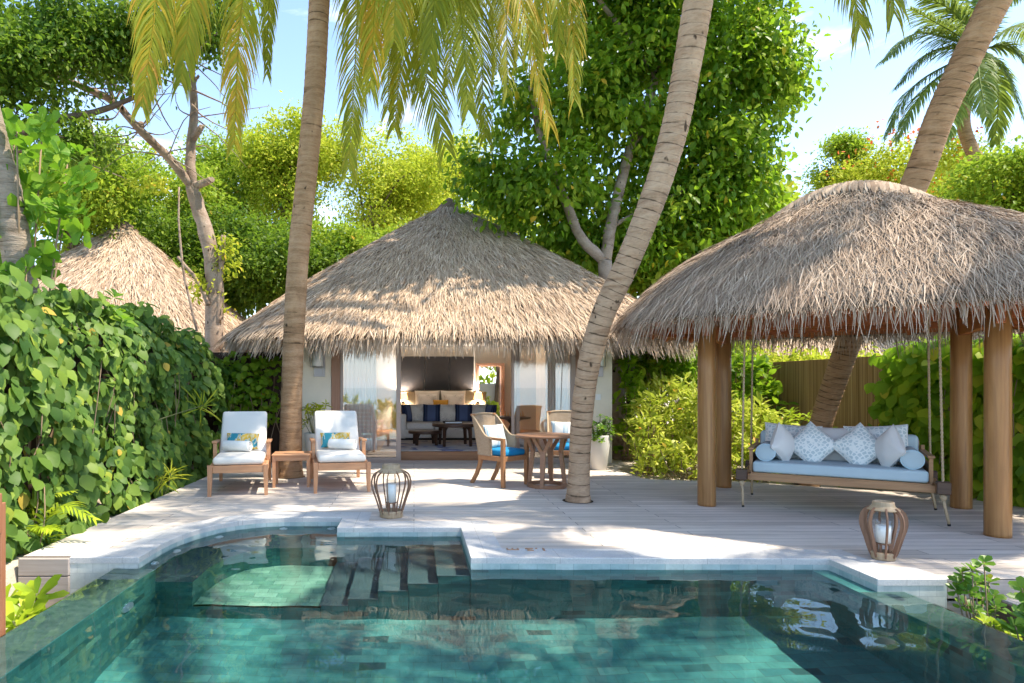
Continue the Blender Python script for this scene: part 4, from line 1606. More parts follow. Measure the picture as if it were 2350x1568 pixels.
# wall lamps
for i, (x, lab) in enumerate(((-1.80, 'white cylinder wall lamp on the facade near the loungers'), (3.44, 'white cylinder wall lamp on the facade above the potted plant'))):
    s = thing('wall_lamp', lab, 'wall lamp', (x, FY, 1.62), 0, 'facade wall lamps')
    mb = MB()
    mb.box((0.02, -0.012, 0.33), (0.21, 0.024, 0.66), bev=0.003)
    mb.box((0.02, -0.0295, 0.11), (0.12, 0.01, 0.14), bev=0.002)
    mb.build('back_plate', M['chrome'], s)
    mb = MB()
    mb.lathe([(0, 0.19), (0.095, 0.192), (0.1, 0.2), (0.1, 0.50), (0, 0.505)], 24, c=(0, -0.125, 0))
    mb.build('shade', M['opal'], s)
    mb = MB()
    mb.lathe([(0, 0.178), (0.104, 0.178), (0.104, 0.19), (0, 0.19)], 24, c=(0, -0.125, 0))
    mb.tube([(-0.137, -0.125, 0.185), (-0.137, -0.125, 0.53), (-0.10, -0.125, 0.565), (0.10, -0.125, 0.565), (0.137, -0.125, 0.53), (0.137, -0.125, 0.185)], 0.007, 6)
    mb.box((0, -0.066, 0.56), (0.03, 0.086, 0.02), bev=0.003)
    mb.box((0, -0.125, 0.184), (0.27, 0.014, 0.01), bev=0.002)
    mb.build('bracket', M['chrome'], s)
s = thing('switch_plate', 'white and grey switch plates on the wall above the potted plant', 'switch', (3.40, FY, 1.235))
mb = MB()
mb.box((0.075, -0.006, 0), (0.10, 0.012, 0.11), bev=0.003)
mb.build('socket', M['whiteplastic'], s)
mb = MB()
mb.box((-0.07, -0.005, 0), (0.17, 0.01, 0.09), bev=0.003)
mb.box((-0.11, -0.012, 0), (0.07, 0.006, 0.07), bev=0.002)
mb.box((-0.03, -0.012, 0), (0.07, 0.006, 0.07), bev=0.002)
mb.build('switch', M['greyplastic'], s)

# ------------------------------------------------------------------ inside the villa
o = thing('rug', 'white and blue patterned rug on the villa floor', 'rug', (0.85, 13.35, FZ))
o.name = 'rug_root'
bpy.data.objects.remove(o)
mb = MB()
mb.box((0, 0, 0.006), (3.2, 2.5, 0.012), bev=0.003)
rug = mb.build('rug', M['rug'])
rug.location = (0.95, 13.45, FZ)
tag(rug, 'white and blue patterned rug on the villa floor', 'rug')

sofa = thing('sofa', 'light grey linen sofa loaded with cushions inside the villa', 'sofa', (0.80, 14.95, FZ))
mb = MB()
mb.cushion((0, 0.02, 0.16), (2.3, 0.86, 0.20), 0.03)
mb.build('base', M['sofa'], sofa)
mb = MB()
mb.box((0, 0.02, 0.035), (2.2, 0.78, 0.05), bev=0.004)
mb.build('plinth', M['black'], sofa)
for x in (-0.65, 0.0, 0.65):
    mb = MB()
    mb.cushion((x, -0.04, 0.335), (0.645, 0.74, 0.15), 0.045, bulge=0.012)
    mb.build('seat_cushion', M['sofa'], sofa)
for s_ in (-1, 1):
    mb = MB()
    mb.cushion((s_ * 1.06, 0.02, 0.33), (0.16, 0.88, 0.56), 0.04)
    mb.build('arm', M['sofa'], sofa)
mb = MB()
mb.cushion((0, 0.38, 0.45), (1.95, 0.18, 0.50), 0.05)
mb.build('backrest', M['sofa'], sofa)
yS = 14.92
zs = FZ + 0.42 + 0.20
for (x, mt, w_, rz, lab, g) in ((0.02, 'frondprint', 0.46, 0.1, 'white cushion printed with dark fronds at the lamp end of the sofa', 'a'), (0.42, 'navy', 0.42, -0.1, 'navy striped cushion between frond cushions, nearer the curtain', 'a'), (0.80, 'frondprint', 0.46, 0.05, 'white cushion printed with dark fronds in the middle of the sofa', 'a'), (1.18, 'navy', 0.42, -0.1, 'navy striped cushion behind the book on the coffee table', 'a'), (1.55, 'frondprint', 0.46, 0.0, 'white cushion printed with dark fronds behind the wicker chair', 'a')):
    pillow('sofa_cushion', lab, (x, yS + 0.05 + (0.03 if mt == 'navy' else 0.1), zs), w_, 0.43, 0.15, M[mt], rz=rz, tilt=R(14), seed=int(x * 100) & 31, group='scatter cushions on the sofa')
pillow('sofa_cushion', 'plain navy cushion turned edge on against the sofa arm by the door frame', (-0.17, yS - 0.10, zs), 0.42, 0.42, 0.16, M['navy'], rz=R(62), tilt=R(8), group='scatter cushions on the sofa', seed=3)
pillow('sofa_cushion', 'plain navy cushion turned edge on above the wicker chair back', (1.80, yS - 0.08, zs), 0.42, 0.42, 0.16, M['navy'], rz=R(-62), tilt=R(8), group='scatter cushions on the sofa', seed=4)

bed = thing('bed', 'bed with grey headboard and stacked pillows behind the sofa', 'bed', (0.75, 17.2, FZ))
mb = MB()
mb.box((0, 0, 0.15), (1.8, 1.95, 0.3), bev=0.01)
mb.build('bed_base', M['darkwood'], bed)
mb = MB()
mb.cushion((0, 0, 0.45), (1.78, 1.95, 0.28), 0.07)
mb.build('mattress', M['white_fabric'], bed)
mb = MB()
mb.box((0.15, 1.05, 0.58), (1.62, 0.08, 1.12), bev=0.01)
mb.box((-0.98, 1.06, 0.56), (0.58, 0.06, 1.08), bev=0.01)
mb.box((1.15, 1.06, 0.56), (0.36, 0.06, 1.08), bev=0.01)
mb.build('headboard', M['headboard'], bed)
zb = FZ + 0.60
for (x, y, w_, h_, mt, lab) in ((0.38, 17.98, 0.72, 0.56, 'white_fabric', 'large white pillow against the headboard, nearer the sheer curtain'), (1.12, 17.98, 0.72, 0.56, 'white_fabric', 'large white pillow against the headboard, nearer the doorway'), (0.36, 17.80, 0.60, 0.46, 'frondprint', 'frond printed bed pillow nearer the sheer curtain'), (1.13, 17.80, 0.60, 0.46, 'frondprint', 'frond printed bed pillow nearer the doorway'), (0.75, 17.70, 0.44, 0.30, 'mustard', 'small mustard yellow pillow in the middle of the bed')):
    pillow('bed_pillow', lab, (x, y, zb + h_ / 2 - 0.02), w_, h_, 0.14, M[mt], tilt=R(12), seed=int(x * 50), group='pillows on the bed', cat='pillow')
for (x, lab) in ((-0.31, 'lit yellow bedside lamp beside the sliding door frame'), (1.84, 'lit yellow bedside lamp beside the garden doorway')):
    L_ = thing('bedside_lamp', lab, 'lamp', (x, 18.2, 1.0), 0, 'lit bedside lamps')
    mb = MB()
    mb.lathe([(0.135, 0.08), (0.10, 0.26)], 24, c=(0, -0.12, 0))
    mb.lathe([(0.133, 0.082), (0.098, 0.258)], 24, c=(0, -0.12, 0))
    mb.build('lamp_shade', M['lampglow'], L_)
    mb = MB()
    mb.tube([(0, 0.03, 0.02), (0, -0.06, 0.02), (0, -0.12, 0.05), (0, -0.12, 0.13)], 0.012, 8)
    mb.lathe([(0, 0.0), (0.05, 0.0), (0.05, 0.02), (0, 0.02)], 16, c=(0, -0.02, 0.0))
    mb.build('bracket', M['darkwood'], L_)
    lp = bpy.data.lights.new('bedside_bulb', 'POINT')
    lp.energy = 46
    lp.color = (1.0, 0.90, 0.78)
    lp.shadow_soft_size = 0.04
    lo = bpy.data.objects.new('bedside_bulb', lp)
    COL.objects.link(lo)
    lo.location = (x, 18.2 - 0.12, 1.0 + 0.20)


def low_table(name, label, loc, r, h, rim=0.07):
    t = thing(name, label, 'table', loc)
    mb = MB()
    mb.lathe([(0, h - 0.02), (r * 0.9, h - 0.02), (r * 0.94, h - rim), (r * 0.985, h - rim), (r, h - rim + 0.01), (r, h - 0.004), (r - 0.006, h), (0, h)], 40)
    mb.build('table_top', M['darkwood'], t)
    for k in range(4):
        a = pi / 4 + k * pi / 2 + 0.12
        c_, s_ = math.cos(a), math.sin(a)
        mb = MB()
        mb.sweep([(c_ * r * 0.70, s_ * r * 0.70, h - rim * 0.6), (c_ * r * 0.78, s_ * r * 0.78, h - rim - 0.06), (c_ * r * 0.80, s_ * r * 0.80, h * 0.4), (c_ * r * 0.82, s_ * r * 0.82, 0)], [(c_, s_, 0)] * 4, [0.14, 0.07, 0.05, 0.038], 0.05)
        mb.build('leg', M['darkwood'], t)
    return t


low_table('coffee_table', 'round dark wood coffee table with a book in front of the sofa', (0.86, 13.25, FZ + 0.012), 0.48, 0.47)
low_table('nesting_table', 'lower round dark wood side table tucked beside the coffee table', (0.24, 13.45, FZ + 0.012), 0.36, 0.30, 0.06)
bk = thing('book', 'black book lying on the coffee table', 'book', (0.80, 13.15, FZ + 0.482), R(8))
mb = MB()
mb.box((0, 0, 0.004), (0.36, 0.25, 0.006), bev=0.001)
mb.box((0, 0, 0.040), (0.36, 0.25, 0.006), bev=0.001)
mb.box((-0.178, 0, 0.022), (0.006, 0.25, 0.03), bev=0.001)
mb.build('cover', M['black'], bk)
mb = MB()
mb.box((0.003, 0, 0.022), (0.345, 0.235, 0.029), bev=0.001)
mb.build('pages', M['whiteplastic'], bk)
ct = thing('games_table', 'round dark wood games table holding a chess set behind the wicker chair', 'table', (2.06, 13.1, FZ))
mb = MB()
mb.lathe([(0, 0.58), (0.33, 0.58), (0.36, 0.595), (0.36, 0.612), (0.35, 0.62), (0, 0.62)], 36)
mb.build('table_top', M['darkwood'], ct)
mb = MB()
mb.lathe([(0.22, 0.0), (0.21, 0.03), (0.1, 0.09), (0.06, 0.2), (0.11, 0.36), (0.07, 0.47), (0.14, 0.545), (0.28, 0.579)], 28)
mb.build('pedestal', M['darkwood'], ct)
cb_ = thing('chessboard', 'wooden chessboard on the games table', 'chessboard', (2.06, 13.1, FZ + 0.62))
mb = MB()
mb.box((0, 0, 0.01), (0.44, 0.44, 0.02), bev=0.003)
mb.build('board', M['tablewood'], cb_)
proto = None
for k in range(16):
    hgt = (0.10, 0.075, 0.085, 0.115, 0.105, 0.085, 0.075, 0.10)[k % 8] if k < 8 else 0.06
    x, y = 2.06 - 0.18 + 0.051 * (k % 8), 13.1 - 0.16 + (0.055 if k < 8 else 0.0)
    mb = MB()
    mb.lathe([(0, 0), (0.018, 0), (0.018, 0.008), (0.008, 0.02), (0.006, hgt * 0.6), (0.011, hgt * 0.66), (0.006, hgt * 0.72), (0.011, hgt * 0.86), (0.004, hgt), (0, hgt)], 10)
    o = mb.build('chess_piece', M['chess'])
    o.location = (x, y, FZ + 0.64)
    tag(o, 'turned boxwood chess piece on the chessboard', 'chess piece', 'chess pieces')
# small garden court seen through the back doorway
gw = MB()
gw.box((2.2, 24.0, 0.75), (5.0, 0.2, 1.6), bev=0.02)
tag(gw.build('garden_wall', M['gardenwall']), 'low white garden wall seen through the back doorway', 'wall')

# ------------------------------------------------------------------ neighbouring villa
nv = thing('neighbour_villa', 'pale sunlit thatched roof of the next villa above the hedge', 'villa', (-8.35, 18.2, 0))
mb = MB()
mb.prism([(-3, -3), (3, -3), (3, 3), (-3, 3)], -0.1, 2.6)
mb.build('wall', M['plaster'], nv)
nr, _, _ = thatch_roof(nv, 4.55, 4.6, 0.1, 2.1, 6.12, M['thatch'], 62000, 7000, 0.38, 0.016, p=0.5, conv=0.10, cap=-0.04, thick=0.2, fr_len=0.4, seed=15)
mb = MB()
mb.lathe([(0.5, 5.78), (0.38, 5.95), (0.22, 6.10), (0.10, 6.18), (0.0, 6.22)], 20)
mb.build('ridge_cap', M['thatch_base'], nr)
cap_straw(nr, 6.22, 0.86, M['thatch'], 6)

bv_ = thing('neighbour_villa', 'thatched roof of a villa half hidden behind the bamboo screen and pavilion', 'villa', (13.4, 20.6, 0))
mb = MB()
mb.prism([(-3.2, -3.2), (3.2, -3.2), (3.2, 3.2), (-3.2, 3.2)], -0.1, 2.6)
mb.build('wall', M['plaster'], bv_)
br_, _, _ = thatch_roof(bv_, 4.9, 4.7, 0.1, 2.15, 6.0, M['thatch'], 42000, 8000, 0.40, 0.02, p=0.5, conv=0.10, thick=0.2, fr_len=0.5, seed=45)

# ------------------------------------------------------------------ pavilion with swing bed
PC = Vector((5.10, 7.44, 0))
PA = R(-34.5)
pav = thing('thatched_pavilion', 'open thatched pavilion on four round timber posts', 'pavilion', PC, PA)
PINV = rotz(-PA) @ Matrix.Translation(-PC)


def PL(p):
    return PINV @ Vector(p)


posts = {'FL': (3.53, 7.62), 'BL': (4.42, 9.02), 'BR': (6.46, 7.46), 'FR': (5.59, 6.05)}
pl = {k: PL((*v, 0)) for k, v in posts.items()}
for k, p in pl.items():
    mb = MB()
    rr = random.Random(k)
    mb.tube([(p.x, p.y, 0.0), (p.x, p.y, 0.03), (p.x, p.y, 0.8), (p.x, p.y, 1.6), (p.x, p.y, 2.36)], [0.103, 0.103, 0.102, 0.101, 0.099], 26)
    mb.build('post', M['post'], pav)
zb0, zb1 = 2.04, 2.22
for (a, b) in (('FL', 'FR'), ('BL', 'BR'), ('FL', 'BL'), ('FR', 'BR')):
    A, B = pl[a].copy(), pl[b].copy()
    d = (B - A).normalized()
    cross = a[1] != b[1]
    ext = 0.55 if cross else 0.12
    z = zb0 + 0.265 if cross else zb0 + 0.085
    mb = MB()
    mb.bar((A.x - d.x * ext, A.y - d.y * ext, z), (B.x + d.x * ext, B.y + d.y * ext, z), 0.075, 0.18)
    mb.build('beam', M['beam'], pav)
RA, RB, RL_, RZ0, RZ1 = 2.46, 2.0, 0.78, 2.20, 3.76
pr, PS, PAm = thatch_roof(pav, RA, RB, RL_, RZ0, RZ1, M['thatch_grey'], 115000, 4200, 0.30, 0.0072, p=0.62, conv=0.34, cap=-0.03, sag=0.26, thick=0.09, fr_len=0.34, tmax=0.94, fr0=0.90, seed=25, tjit=0.8, lift=0.06)
# timber lining and rafters  under the thatch
na, nt_ = 72, 8
ang = PAm(np.linspace(0, 1, na, endpoint=False))
V, Q = [], []
for j in range(nt_ + 1):
    q = PS(ang, np.full(na, j / nt_ * 0.95))
    q[:, 2] -= 0.16
    V.append(q)
V = np.concatenate(V)
for j in range(nt_):
    for i in range(na):
        i2 = (i + 1) % na
        Q.append((j * na + i2, (j + 1) * na + i2, (j + 1) * na + i, j * na + i))
link('roof_lining', np_mesh('roof_lining', V, Q, smooth=True), M['beam'], pav)
for u in list(np.linspace(0, 1, 26, endpoint=False)):
    an = np.array([PAm(u + 0.01)])
    pa = PS(an, np.array([0.93]))[0]
    pb = PS(an, np.array([0.12]))[0]
    pm = PS(an, np.array([0.55]))[0]
    mb = MB()
    for s0, s1 in ((pa, pm), (pm, pb)):
        mb.bar((s0[0], s0[1], s0[2] - 0.21), (s1[0], s1[1], s1[2] - 0.21), 0.04, 0.09)
    mb.build('rafter', M['beam'], pav)
# flat fascia ring carrying the rafter ends
mb = MB()
ring = [PS(np.array([PAm(u)]), np.array([0.86]))[0] for u in np.linspace(0, 1, 41)]
for a, b in zip(ring[:-1], ring[1:]):
    mb.bar((a[0], a[1], a[2] - 0.27), (b[0], b[1], b[2] - 0.27), 0.03, 0.10)
mb.build('eave_board', M['beam'], pav)
# folded palm ridge cap
V, Q = [], []
nu, nv_ = 60, 10
rr = random.Random(8)
for i in range(nu + 1):
    u = -1 + 2 * i / nu
    x = u * (RL_ + 0.10)
    dz = (-0.02 if i % 9 == 0 else 0) - 0.30 * (x / RL_) ** 2 + 0.008 * math.sin(i * 2.3) + rr.uniform(-.006, .006)
    for j in range(nv_ + 1):
        v = -1 + 2 * j / nv_
        y = v * (0.20 + 0.02 * math.sin(i * 1.7))
        z = RZ1 + 0.055 + dz - 0.24 * abs(v) ** 1.5 + rr.uniform(-.006, .006)
        V.append((x, y, z))
for i in range(nu):
    for j in range(nv_):
        a = i * (nv_ + 1) + j
        Q.append((a, a + nv_ + 1, a + nv_ + 2, a + 1))
cap = link('ridge_cap', np_mesh('ridge_cap', V, Q, rnd=np.array([0.28 + 0.25 * math.sin((k // (nv_ + 1)) * 2.7) * rr.random() - (0.25 if (k // (nv_ + 1)) % 9 == 0 else 0) for k in range(len(V))])), M['thatch_grey'], pr)
sd = cap.modifiers.new('thick', 'SOLIDIFY')
sd.thickness = 0.035
r_ = np.random.default_rng(40)
n = 1800
x_ = (r_.random(n) * 2 - 1) * (RL_ + 0.10)
sg_ = np.where(r_.random(n) > 0.5, 1.0, -1.0)
dz_ = -0.30 * (x_ / RL_) ** 2
P = np.stack([x_, sg_ * 0.02, RZ1 + 0.07 + dz_ + 0.015 * r_.random(n)], -1)
D = np.stack([r_.normal(size=n) * 0.10, sg_, -0.35 - 0.5 * r_.random(n)], -1)
N = np.stack([0 * x_, sg_ * 0.4, 0.9 + 0 * x_], -1)
link('cap_leaves', leaf_mesh('cap_leaves', P, D, N, 0.19 + 0.10 * r_.random(n), 0.030 + 0.015 * r_.random(n), 'strap', 0.35, 0.15, 0.15 + 0.7 * r_.random(n)), M['thatch_grey'], pr)
r_ = np.random.default_rng(41)
n = 1500
x_ = (r_.random(n) * 2 - 1) * (RL_ + 0.08)
sg_ = np.where(r_.random(n) > 0.5, 1.0, -1.0)
P = np.stack([x_, sg_ * 0.17, RZ1 - 0.12 - 0.05 * r_.random(n) - 0.30 * (x_ / RL_) ** 2], -1)
D = np.stack([r_.normal(size=n) * 0.25, sg_ * 0.75, -0.62 + 0 * x_], -1)
N = np.stack([0 * x_, sg_ * 0.6, 0.8 + 0 * x_], -1)
link('ridge_fringe', leaf_mesh('ridge_fringe', P, D, N, 0.2 + 0.12 * r_.random(n), 0.013 + 0 * x_, 'strap', 0.25, 0.1, 0.5 + 0.5 * r_.random(n)), M['thatch_grey'], pr)

# swing bed
SM, SA = Vector((4.6, 6.9, 0)), R(-33.5)
CA, SS = math.cos(SA), math.sin(SA)


def SW(x, y, z):
    return Vector((SM.x + x * CA - y * SS, SM.y + x * SS + y * CA, z))


def LX(zx, y):
    """local x on the swing for a sight line at the survey column zx, at local depth y"""
    px = (2740 + zx / 2.798) * 0.612
    q = (px - VX) / FPX
    return (q * (SM.y + y * CA) - SM.x + y * SS) / (CA - q * SS)


swing = thing('swing_bed', 'wooden daybed swing with pale blue mattress hanging on ropes', 'swing', SM, SA)
mb = MB()
mb.box((0, 0.02, 0.385), (1.70, 0.05, 0.075))
mb.box((0, 0.025, 0.425), (1.64, 0.045, 0.02), bev=0.003)
mb.box((0, 0.86, 0.385), (1.70, 0.05, 0.075))
for k in range(7):
    mb.box((-0.72 + 0.24 * k, 0.44, 0.40), (0.07, 0.79, 0.03), bev=0.003)
mb.build('seat_frame', M['swingwood'], swing)
for s_ in (-1, 1):
    mb = MB()
    mb.box((s_ * 0.875, 0.42, 0.40), (0.055, 1.02, 0.09))
    mb.build('cross_bar', M['swingwood'], swing)
    for y in (-0.06, 0.93):
        mb = MB()
        mb.box((s_ * 0.905, y, 0.415), (0.115, 0.115, 0.125), bev=0.008)
        mb.build('rope_block', M['block'], swing)
    mb = MB()
    mb.box((s_ * 0.825, 0.12, 0.56), (0.035, 0.05, 0.27))
    mb.box((s_ * 0.825, 0.84, 0.60), (0.035, 0.05, 0.35))
    mb.box((s_ * 0.825, 0.48, 0.54), (0.025, 0.66, 0.18), bev=0.003)
    mb.box((s_ * 0.825, 0.47, 0.707), (0.06, 0.82, 0.025))
    mb.build('side_rail', M['swingwood'], swing)
mb = MB()
mb.box((0, 0.87, 0.62), (1.6, 0.03, 0.40))
mb.build('back_board', M['swingwood'], swing)
mb = MB()
mb.cushion((0, 0.42, 0.50), (1.60, 0.80, 0.125), 0.03, bulge=0.012)
mb.build('mattress', M['blue_fabric'], swing)
mb = MB()
pts = []
for (x, y) in ((-0.795, 0.03), (0.795, 0.03), (0.795, 0.81), (-0.795, 0.81), (-0.795, 0.03)):
    pts.append((x, y, 0.548))
mb.tube(pts[:2], 0.005, 6)
mb.build('piping', M['blue_piping'], swing)
mb = MB()
mb.cushion((0, 0.77, 0.72), (1.56, 0.15, 0.34), 0.05)
mb.build('back_cushion', M['blue_fabric'], swing)
for s_ in (-1, 1):
    for (y, lean) in ((-0.06, 0.0), (0.93, 0.0)):
        x = s_ * 0.905
        mb = MB()
        top = Vector((x - s_ * 0.03, y + (0.06 if y < 0 else -0.06), 2.30))
        n_ = 90
        for ph in (0, pi):
            pts = []
            for k in range(n_ + 1):
                t = k / n_
                c = Vector((x, y, 0.30)).lerp(top, t)
                pts.append(c + Vector((math.cos(t * 150 + ph), math.sin(t * 150 + ph), 0)) * 0.005)
            mb.tube(pts, 0.0085, 6)
        mb.build('rope', M['rope'], swing)
        mb = MB()
        mb.lathe([(0.0, 0.352), (0.02, 0.345), (0.032, 0.325), (0.026, 0.30), (0.016, 0.285)], 12, c=(x, y, 0))
        mb.tube([(x, y, 0.30), (x + 0.012, y - 0.005, 0.22), (x + 0.02 + 0.01 * s_, y, 0.13), (x + 0.028 + 0.015 * s_, y, 0.055)], [0.015, 0.014, 0.014, 0.013], 8)
        tail = mb.build('rope_tail', M['rope'], swing)
        mb = MB()
        mb.tube([(x + 0.028 + 0.015 * s_, y, 0.056), (x + 0.030 + 0.015 * s_, y, 0.035)], 0.0145, 8)
        mb.build('rope_end', M['black'], tail)
for (zx, lab, s_) in ((362, 'pale blue bolster at the rope-side end of the swing nearest the villa', -1), (1905, 'pale blue bolster at the end of the swing nearest the right-hand posts', 1)):
    y0 = 0.10
    o = thing('bolster', lab, 'bolster', SW(s_ * 0.675, y0, 0.665), SA, 'bolsters on the swing bed')
    mb = MB()
    r0 = 0.103
    prof = [(0, -0.004), (0.06, -0.004), (r0 - 0.012, 0.0), (r0, 0.012), (r0 + 0.002, 0.2), (r0 + 0.002, 0.42), (r0, 0.56), (r0 - 0.012, 0.572), (0, 0.575)]
    mb.lathe(prof, 30, M=Matrix.Rotation(R(-90), 4, 'X'))
    mb.build('cover', M['blue_fabric'], o)
    mb = MB()
    pts = [(math.cos(a) * (r0 - 0.004), 0.006, math.sin(a) * (r0 - 0.004)) for a in np.linspace(0, 2 * pi, 33)]
    mb.tube(pts, 0.0045, 6, cap=False)
    mb.build('piping', M['blue_piping'], o)
gp = 'pillows on the swing bed'
pp = M['grey_fabric']
pillow('swing_pillow', 'large fretwork patterned pillow against the swing back, nearest the villa', SW(LX(640, .62), 0.63, 0.755), 0.60, 0.45, 0.22, M['fret'], rz=SA, tilt=R(16), roll=R(3), group=gp, seed=1, piping=pp)
pillow('swing_pillow', 'large plain light grey pillow in the middle of the swing back', SW(LX(1085, .66), 0.65, 0.745), 0.60, 0.44, 0.22, M['grey_fabric'], rz=SA, tilt=R(14), group=gp, seed=2)
pillow('swing_pillow', 'large fretwork patterned pillow against the swing back, nearest the right-hand rope', SW(LX(1535, .62), 0.62, 0.765), 0.60, 0.46, 0.22, M['fret'], rz=SA, tilt=R(15), roll=R(-4), group=gp, seed=3, piping=pp)
pillow('swing_pillow', 'square fretwork pillow standing on its corner, nearer the villa', SW(LX(850, .40), 0.40, 0.755), 0.41, 0.41, 0.19, M['fret'], rz=SA, tilt=R(22), roll=R(42), group=gp, seed=4, piping=pp)
pillow('swing_pillow', 'square fretwork pillow standing on its corner, nearer the right-hand rope', SW(LX(1345, .40), 0.38, 0.755), 0.41, 0.41, 0.19, M['fret'], rz=SA, tilt=R(22), roll=R(48), group=gp, seed=5, piping=pp)
pillow('swing_pillow', 'plain pale pillow turned edge on beside the bolster nearest the villa', SW(LX(545, .28), 0.28, 0.76), 0.36, 0.36, 0.2, M['grey_fabric'], rz=SA + R(66), tilt=R(6), roll=R(38), group=gp, seed=6, piping=pp)
pillow('swing_pillow', 'plain pale pillow turned edge on beside the bolster nearest the right-hand rope', SW(LX(1665, .26), 0.26, 0.765), 0.37, 0.37, 0.2, M['grey_fabric'], rz=SA - R(62), tilt=R(6), roll=R(-40), group=gp, seed=7, piping=pp)

# ------------------------------------------------------------------ loungers
def make_lounger(label, loc, rz):
    t = thing('sun_lounger', label, 'sun lounger', loc, rz, 'teak loungers on the deck')
    hw, yf, yr = 0.385, 0.0, 1.42
    for s_ in (-1, 1):
        mb = MB()
        mb.sweep([(s_ * (hw - 0.03), yf + 0.03, 0.405), (s_ * (hw - 0.03), yf + 0.03, 0.2), (s_ * (hw - 0.024), yf + 0.025, 0)], [(1, 0, 0)] * 3, [0.062, 0.056, 0.042], 0.058)
        mb.build('leg', M['teak_z'], t)
        mb = MB()
        mb.sweep([(s_ * (hw - 0.03), yr - 0.06, 0.62), (s_ * (hw - 0.03), yr - 0.04, 0.3), (s_ * (hw - 0.024), yr, 0)], [(1, 0, 0)] * 3, [0.05, 0.056, 0.042], 0.058)
        mb.build('leg', M['teak_z'], t)
        mb = MB()
        mb.box((s_ * (hw - 0.028), (yf + yr) / 2, 0.345), (0.045, yr - yf - 0.12, 0.085))
        mb.build('side_rail', M['teak'], t)
        mb = MB()
        mb.box((s_ * (hw - 0.02), 0.70, 0.51), (0.05, 0.075, 0.25))
        mb.bar((s_ * (hw - 0.015), 0.64, 0.655), (s_ * (hw - 0.015), 1.36, 0.625), 0.068, 0.032)
        mb.build('arm', M['teak'], t)
    mb = MB()
    mb.box((0, yf + 0.032, 0.35), (2 * hw - 0.125, 0.04, 0.095))
    mb.box((0, yr - 0.06, 0.34), (2 * hw - 0.12, 0.04, 0.08))
    for k in range(9):
        mb.box((0, 0.12 + k * 0.105, 0.385), (2 * hw - 0.10, 0.075, 0.018), bev=0.003)
    mb.build('seat_frame', M['teak'], t)
    # reclining back
    ta = R(51)
    M_ = Matrix.Translation((0, 0.93, 0.40)) @ Matrix.Rotation(ta, 4, 'X')
    mb = MB()
    for x in (-0.30, 0.30):
        mb.add(*_boxvf((x, 0.34, 0.0), (0.045, 0.78, 0.03)), M_)
    for k in range(6):
        mb.add(*_boxvf((0, 0.05 + 0.12 * k, 0.0), (0.555, 0.06, 0.02)), M_)
    mb.build('back_frame', M['teak'], t)
    mb = MB()
    mb.cushion((0, 0.50, 0.452), (0.655, 0.93, 0.10), 0.042, bulge=0.02)
    mb.build('seat_cushion', M['white_fabric'], t)
    mb = MB()
    tmp = MB()
    tmp.cushion((0, 0.375, 0.066), (0.655, 0.80, 0.095), 0.042, bulge=0.02)
    mb.add(tmp.v, tmp.f, M_, True)
    mb.build('back_cushion', M['white_fabric'], t)
    return t


def _boxvf(c, size, bev=0.004):
    q = MB()
    q.box(c, size, bev=bev)
    return q.v, q.f


def towel(label, loc, rz, L=0.40, r=0.086):
    o = thing('rolled_towel', label, 'towel', loc, rz, 'rolled towels on the loungers')
    V, F = [], []
    n, turns, th = 90, 3.0, 0.016
    ring = []
    for k in range(n + 1):
        a = k / n * turns * 2 * pi
        rr = 0.012 + (r - 0.012) * (k / n)
        ring.append((rr * math.cos(a), rr * math.sin(a), (rr - th) * math.cos(a), (rr - th) * math.sin(a)))
    mb = MB()
    vs = []
    for x in (-L / 2, -L / 2 + 0.012, L / 2 - 0.012, L / 2):
        sh = 0.93 if abs(x) > L / 2 - 0.005 else 1.0
        for (a, b, c, d) in ring:
            vs.append((x, a * sh, b * sh))
            vs.append((x, c, d))
    m = 2 * (n + 1)
    fs = []
    for j in range(3):
        for k in range(n):
            i = j * m + 2 * k
            fs.append((i, i + 2, i + m + 2, i + m))
            fs.append((i + 1, i + m + 1, i + m + 3, i + 3))
    for k in range(n):
        i = 2 * k
        fs.append((i, i + 1, i + 3, i + 2))
        i += 3 * m
        fs.append((i, i + 2, i + 3, i + 1))
    mb.add(vs, fs, None, True)
    mb.build('rolled_cloth', M['towel'], o)
    return o


LA = R(11)


def on_lounger(base, x, y, z, a=LA):
    return Vector((base[0] + x * math.cos(a) - y * math.sin(a), base[1] + x * math.sin(a) + y * math.cos(a), z))


L1, L2 = (-2.305, 8.27, 0), (-0.965, 8.53, 0)
make_lounger('teak sun lounger with white cushions beside the hedge', L1, LA)
make_lounger('teak sun lounger with white cushions in front of the sliding glass door', L2, LA)
ik = 'ikat lumbar pillows on the loungers'
pillow('lumbar_pillow', 'yellow and teal ikat pillow on the lounger beside the hedge', on_lounger(L1, -0.01, 0.895, 0.645), 0.47, 0.27, 0.13, M['ikat'], rz=LA - R(4), tilt=R(38), roll=R(2), group=ik, seed=11)
pillow('lumbar_pillow', 'yellow and teal ikat pillow on the lounger in front of the glass door', on_lounger(L2, -0.03, 0.895, 0.64), 0.45, 0.26, 0.13, M['ikat'], rz=LA + R(3), tilt=R(38), roll=R(0), group=ik, seed=12).data
towel('rolled white towel on the lounger beside the hedge', on_lounger(L1, -0.06, 0.64, 0.605), LA - R(26))
towel('rolled white towel on the lounger in front of the glass door', on_lounger(L2, 0.05, 0.64, 0.605), LA - R(28))
st = thing('side_table', 'small teak side table between the two loungers', 'table', (-1.745, 8.98, 0), R(6), None)
mb = MB()
mb.box((0, 0.18, 0.462), (0.54, 0.44, 0.024))
mb.build('table_top', M['teak'], st)
mb = MB()
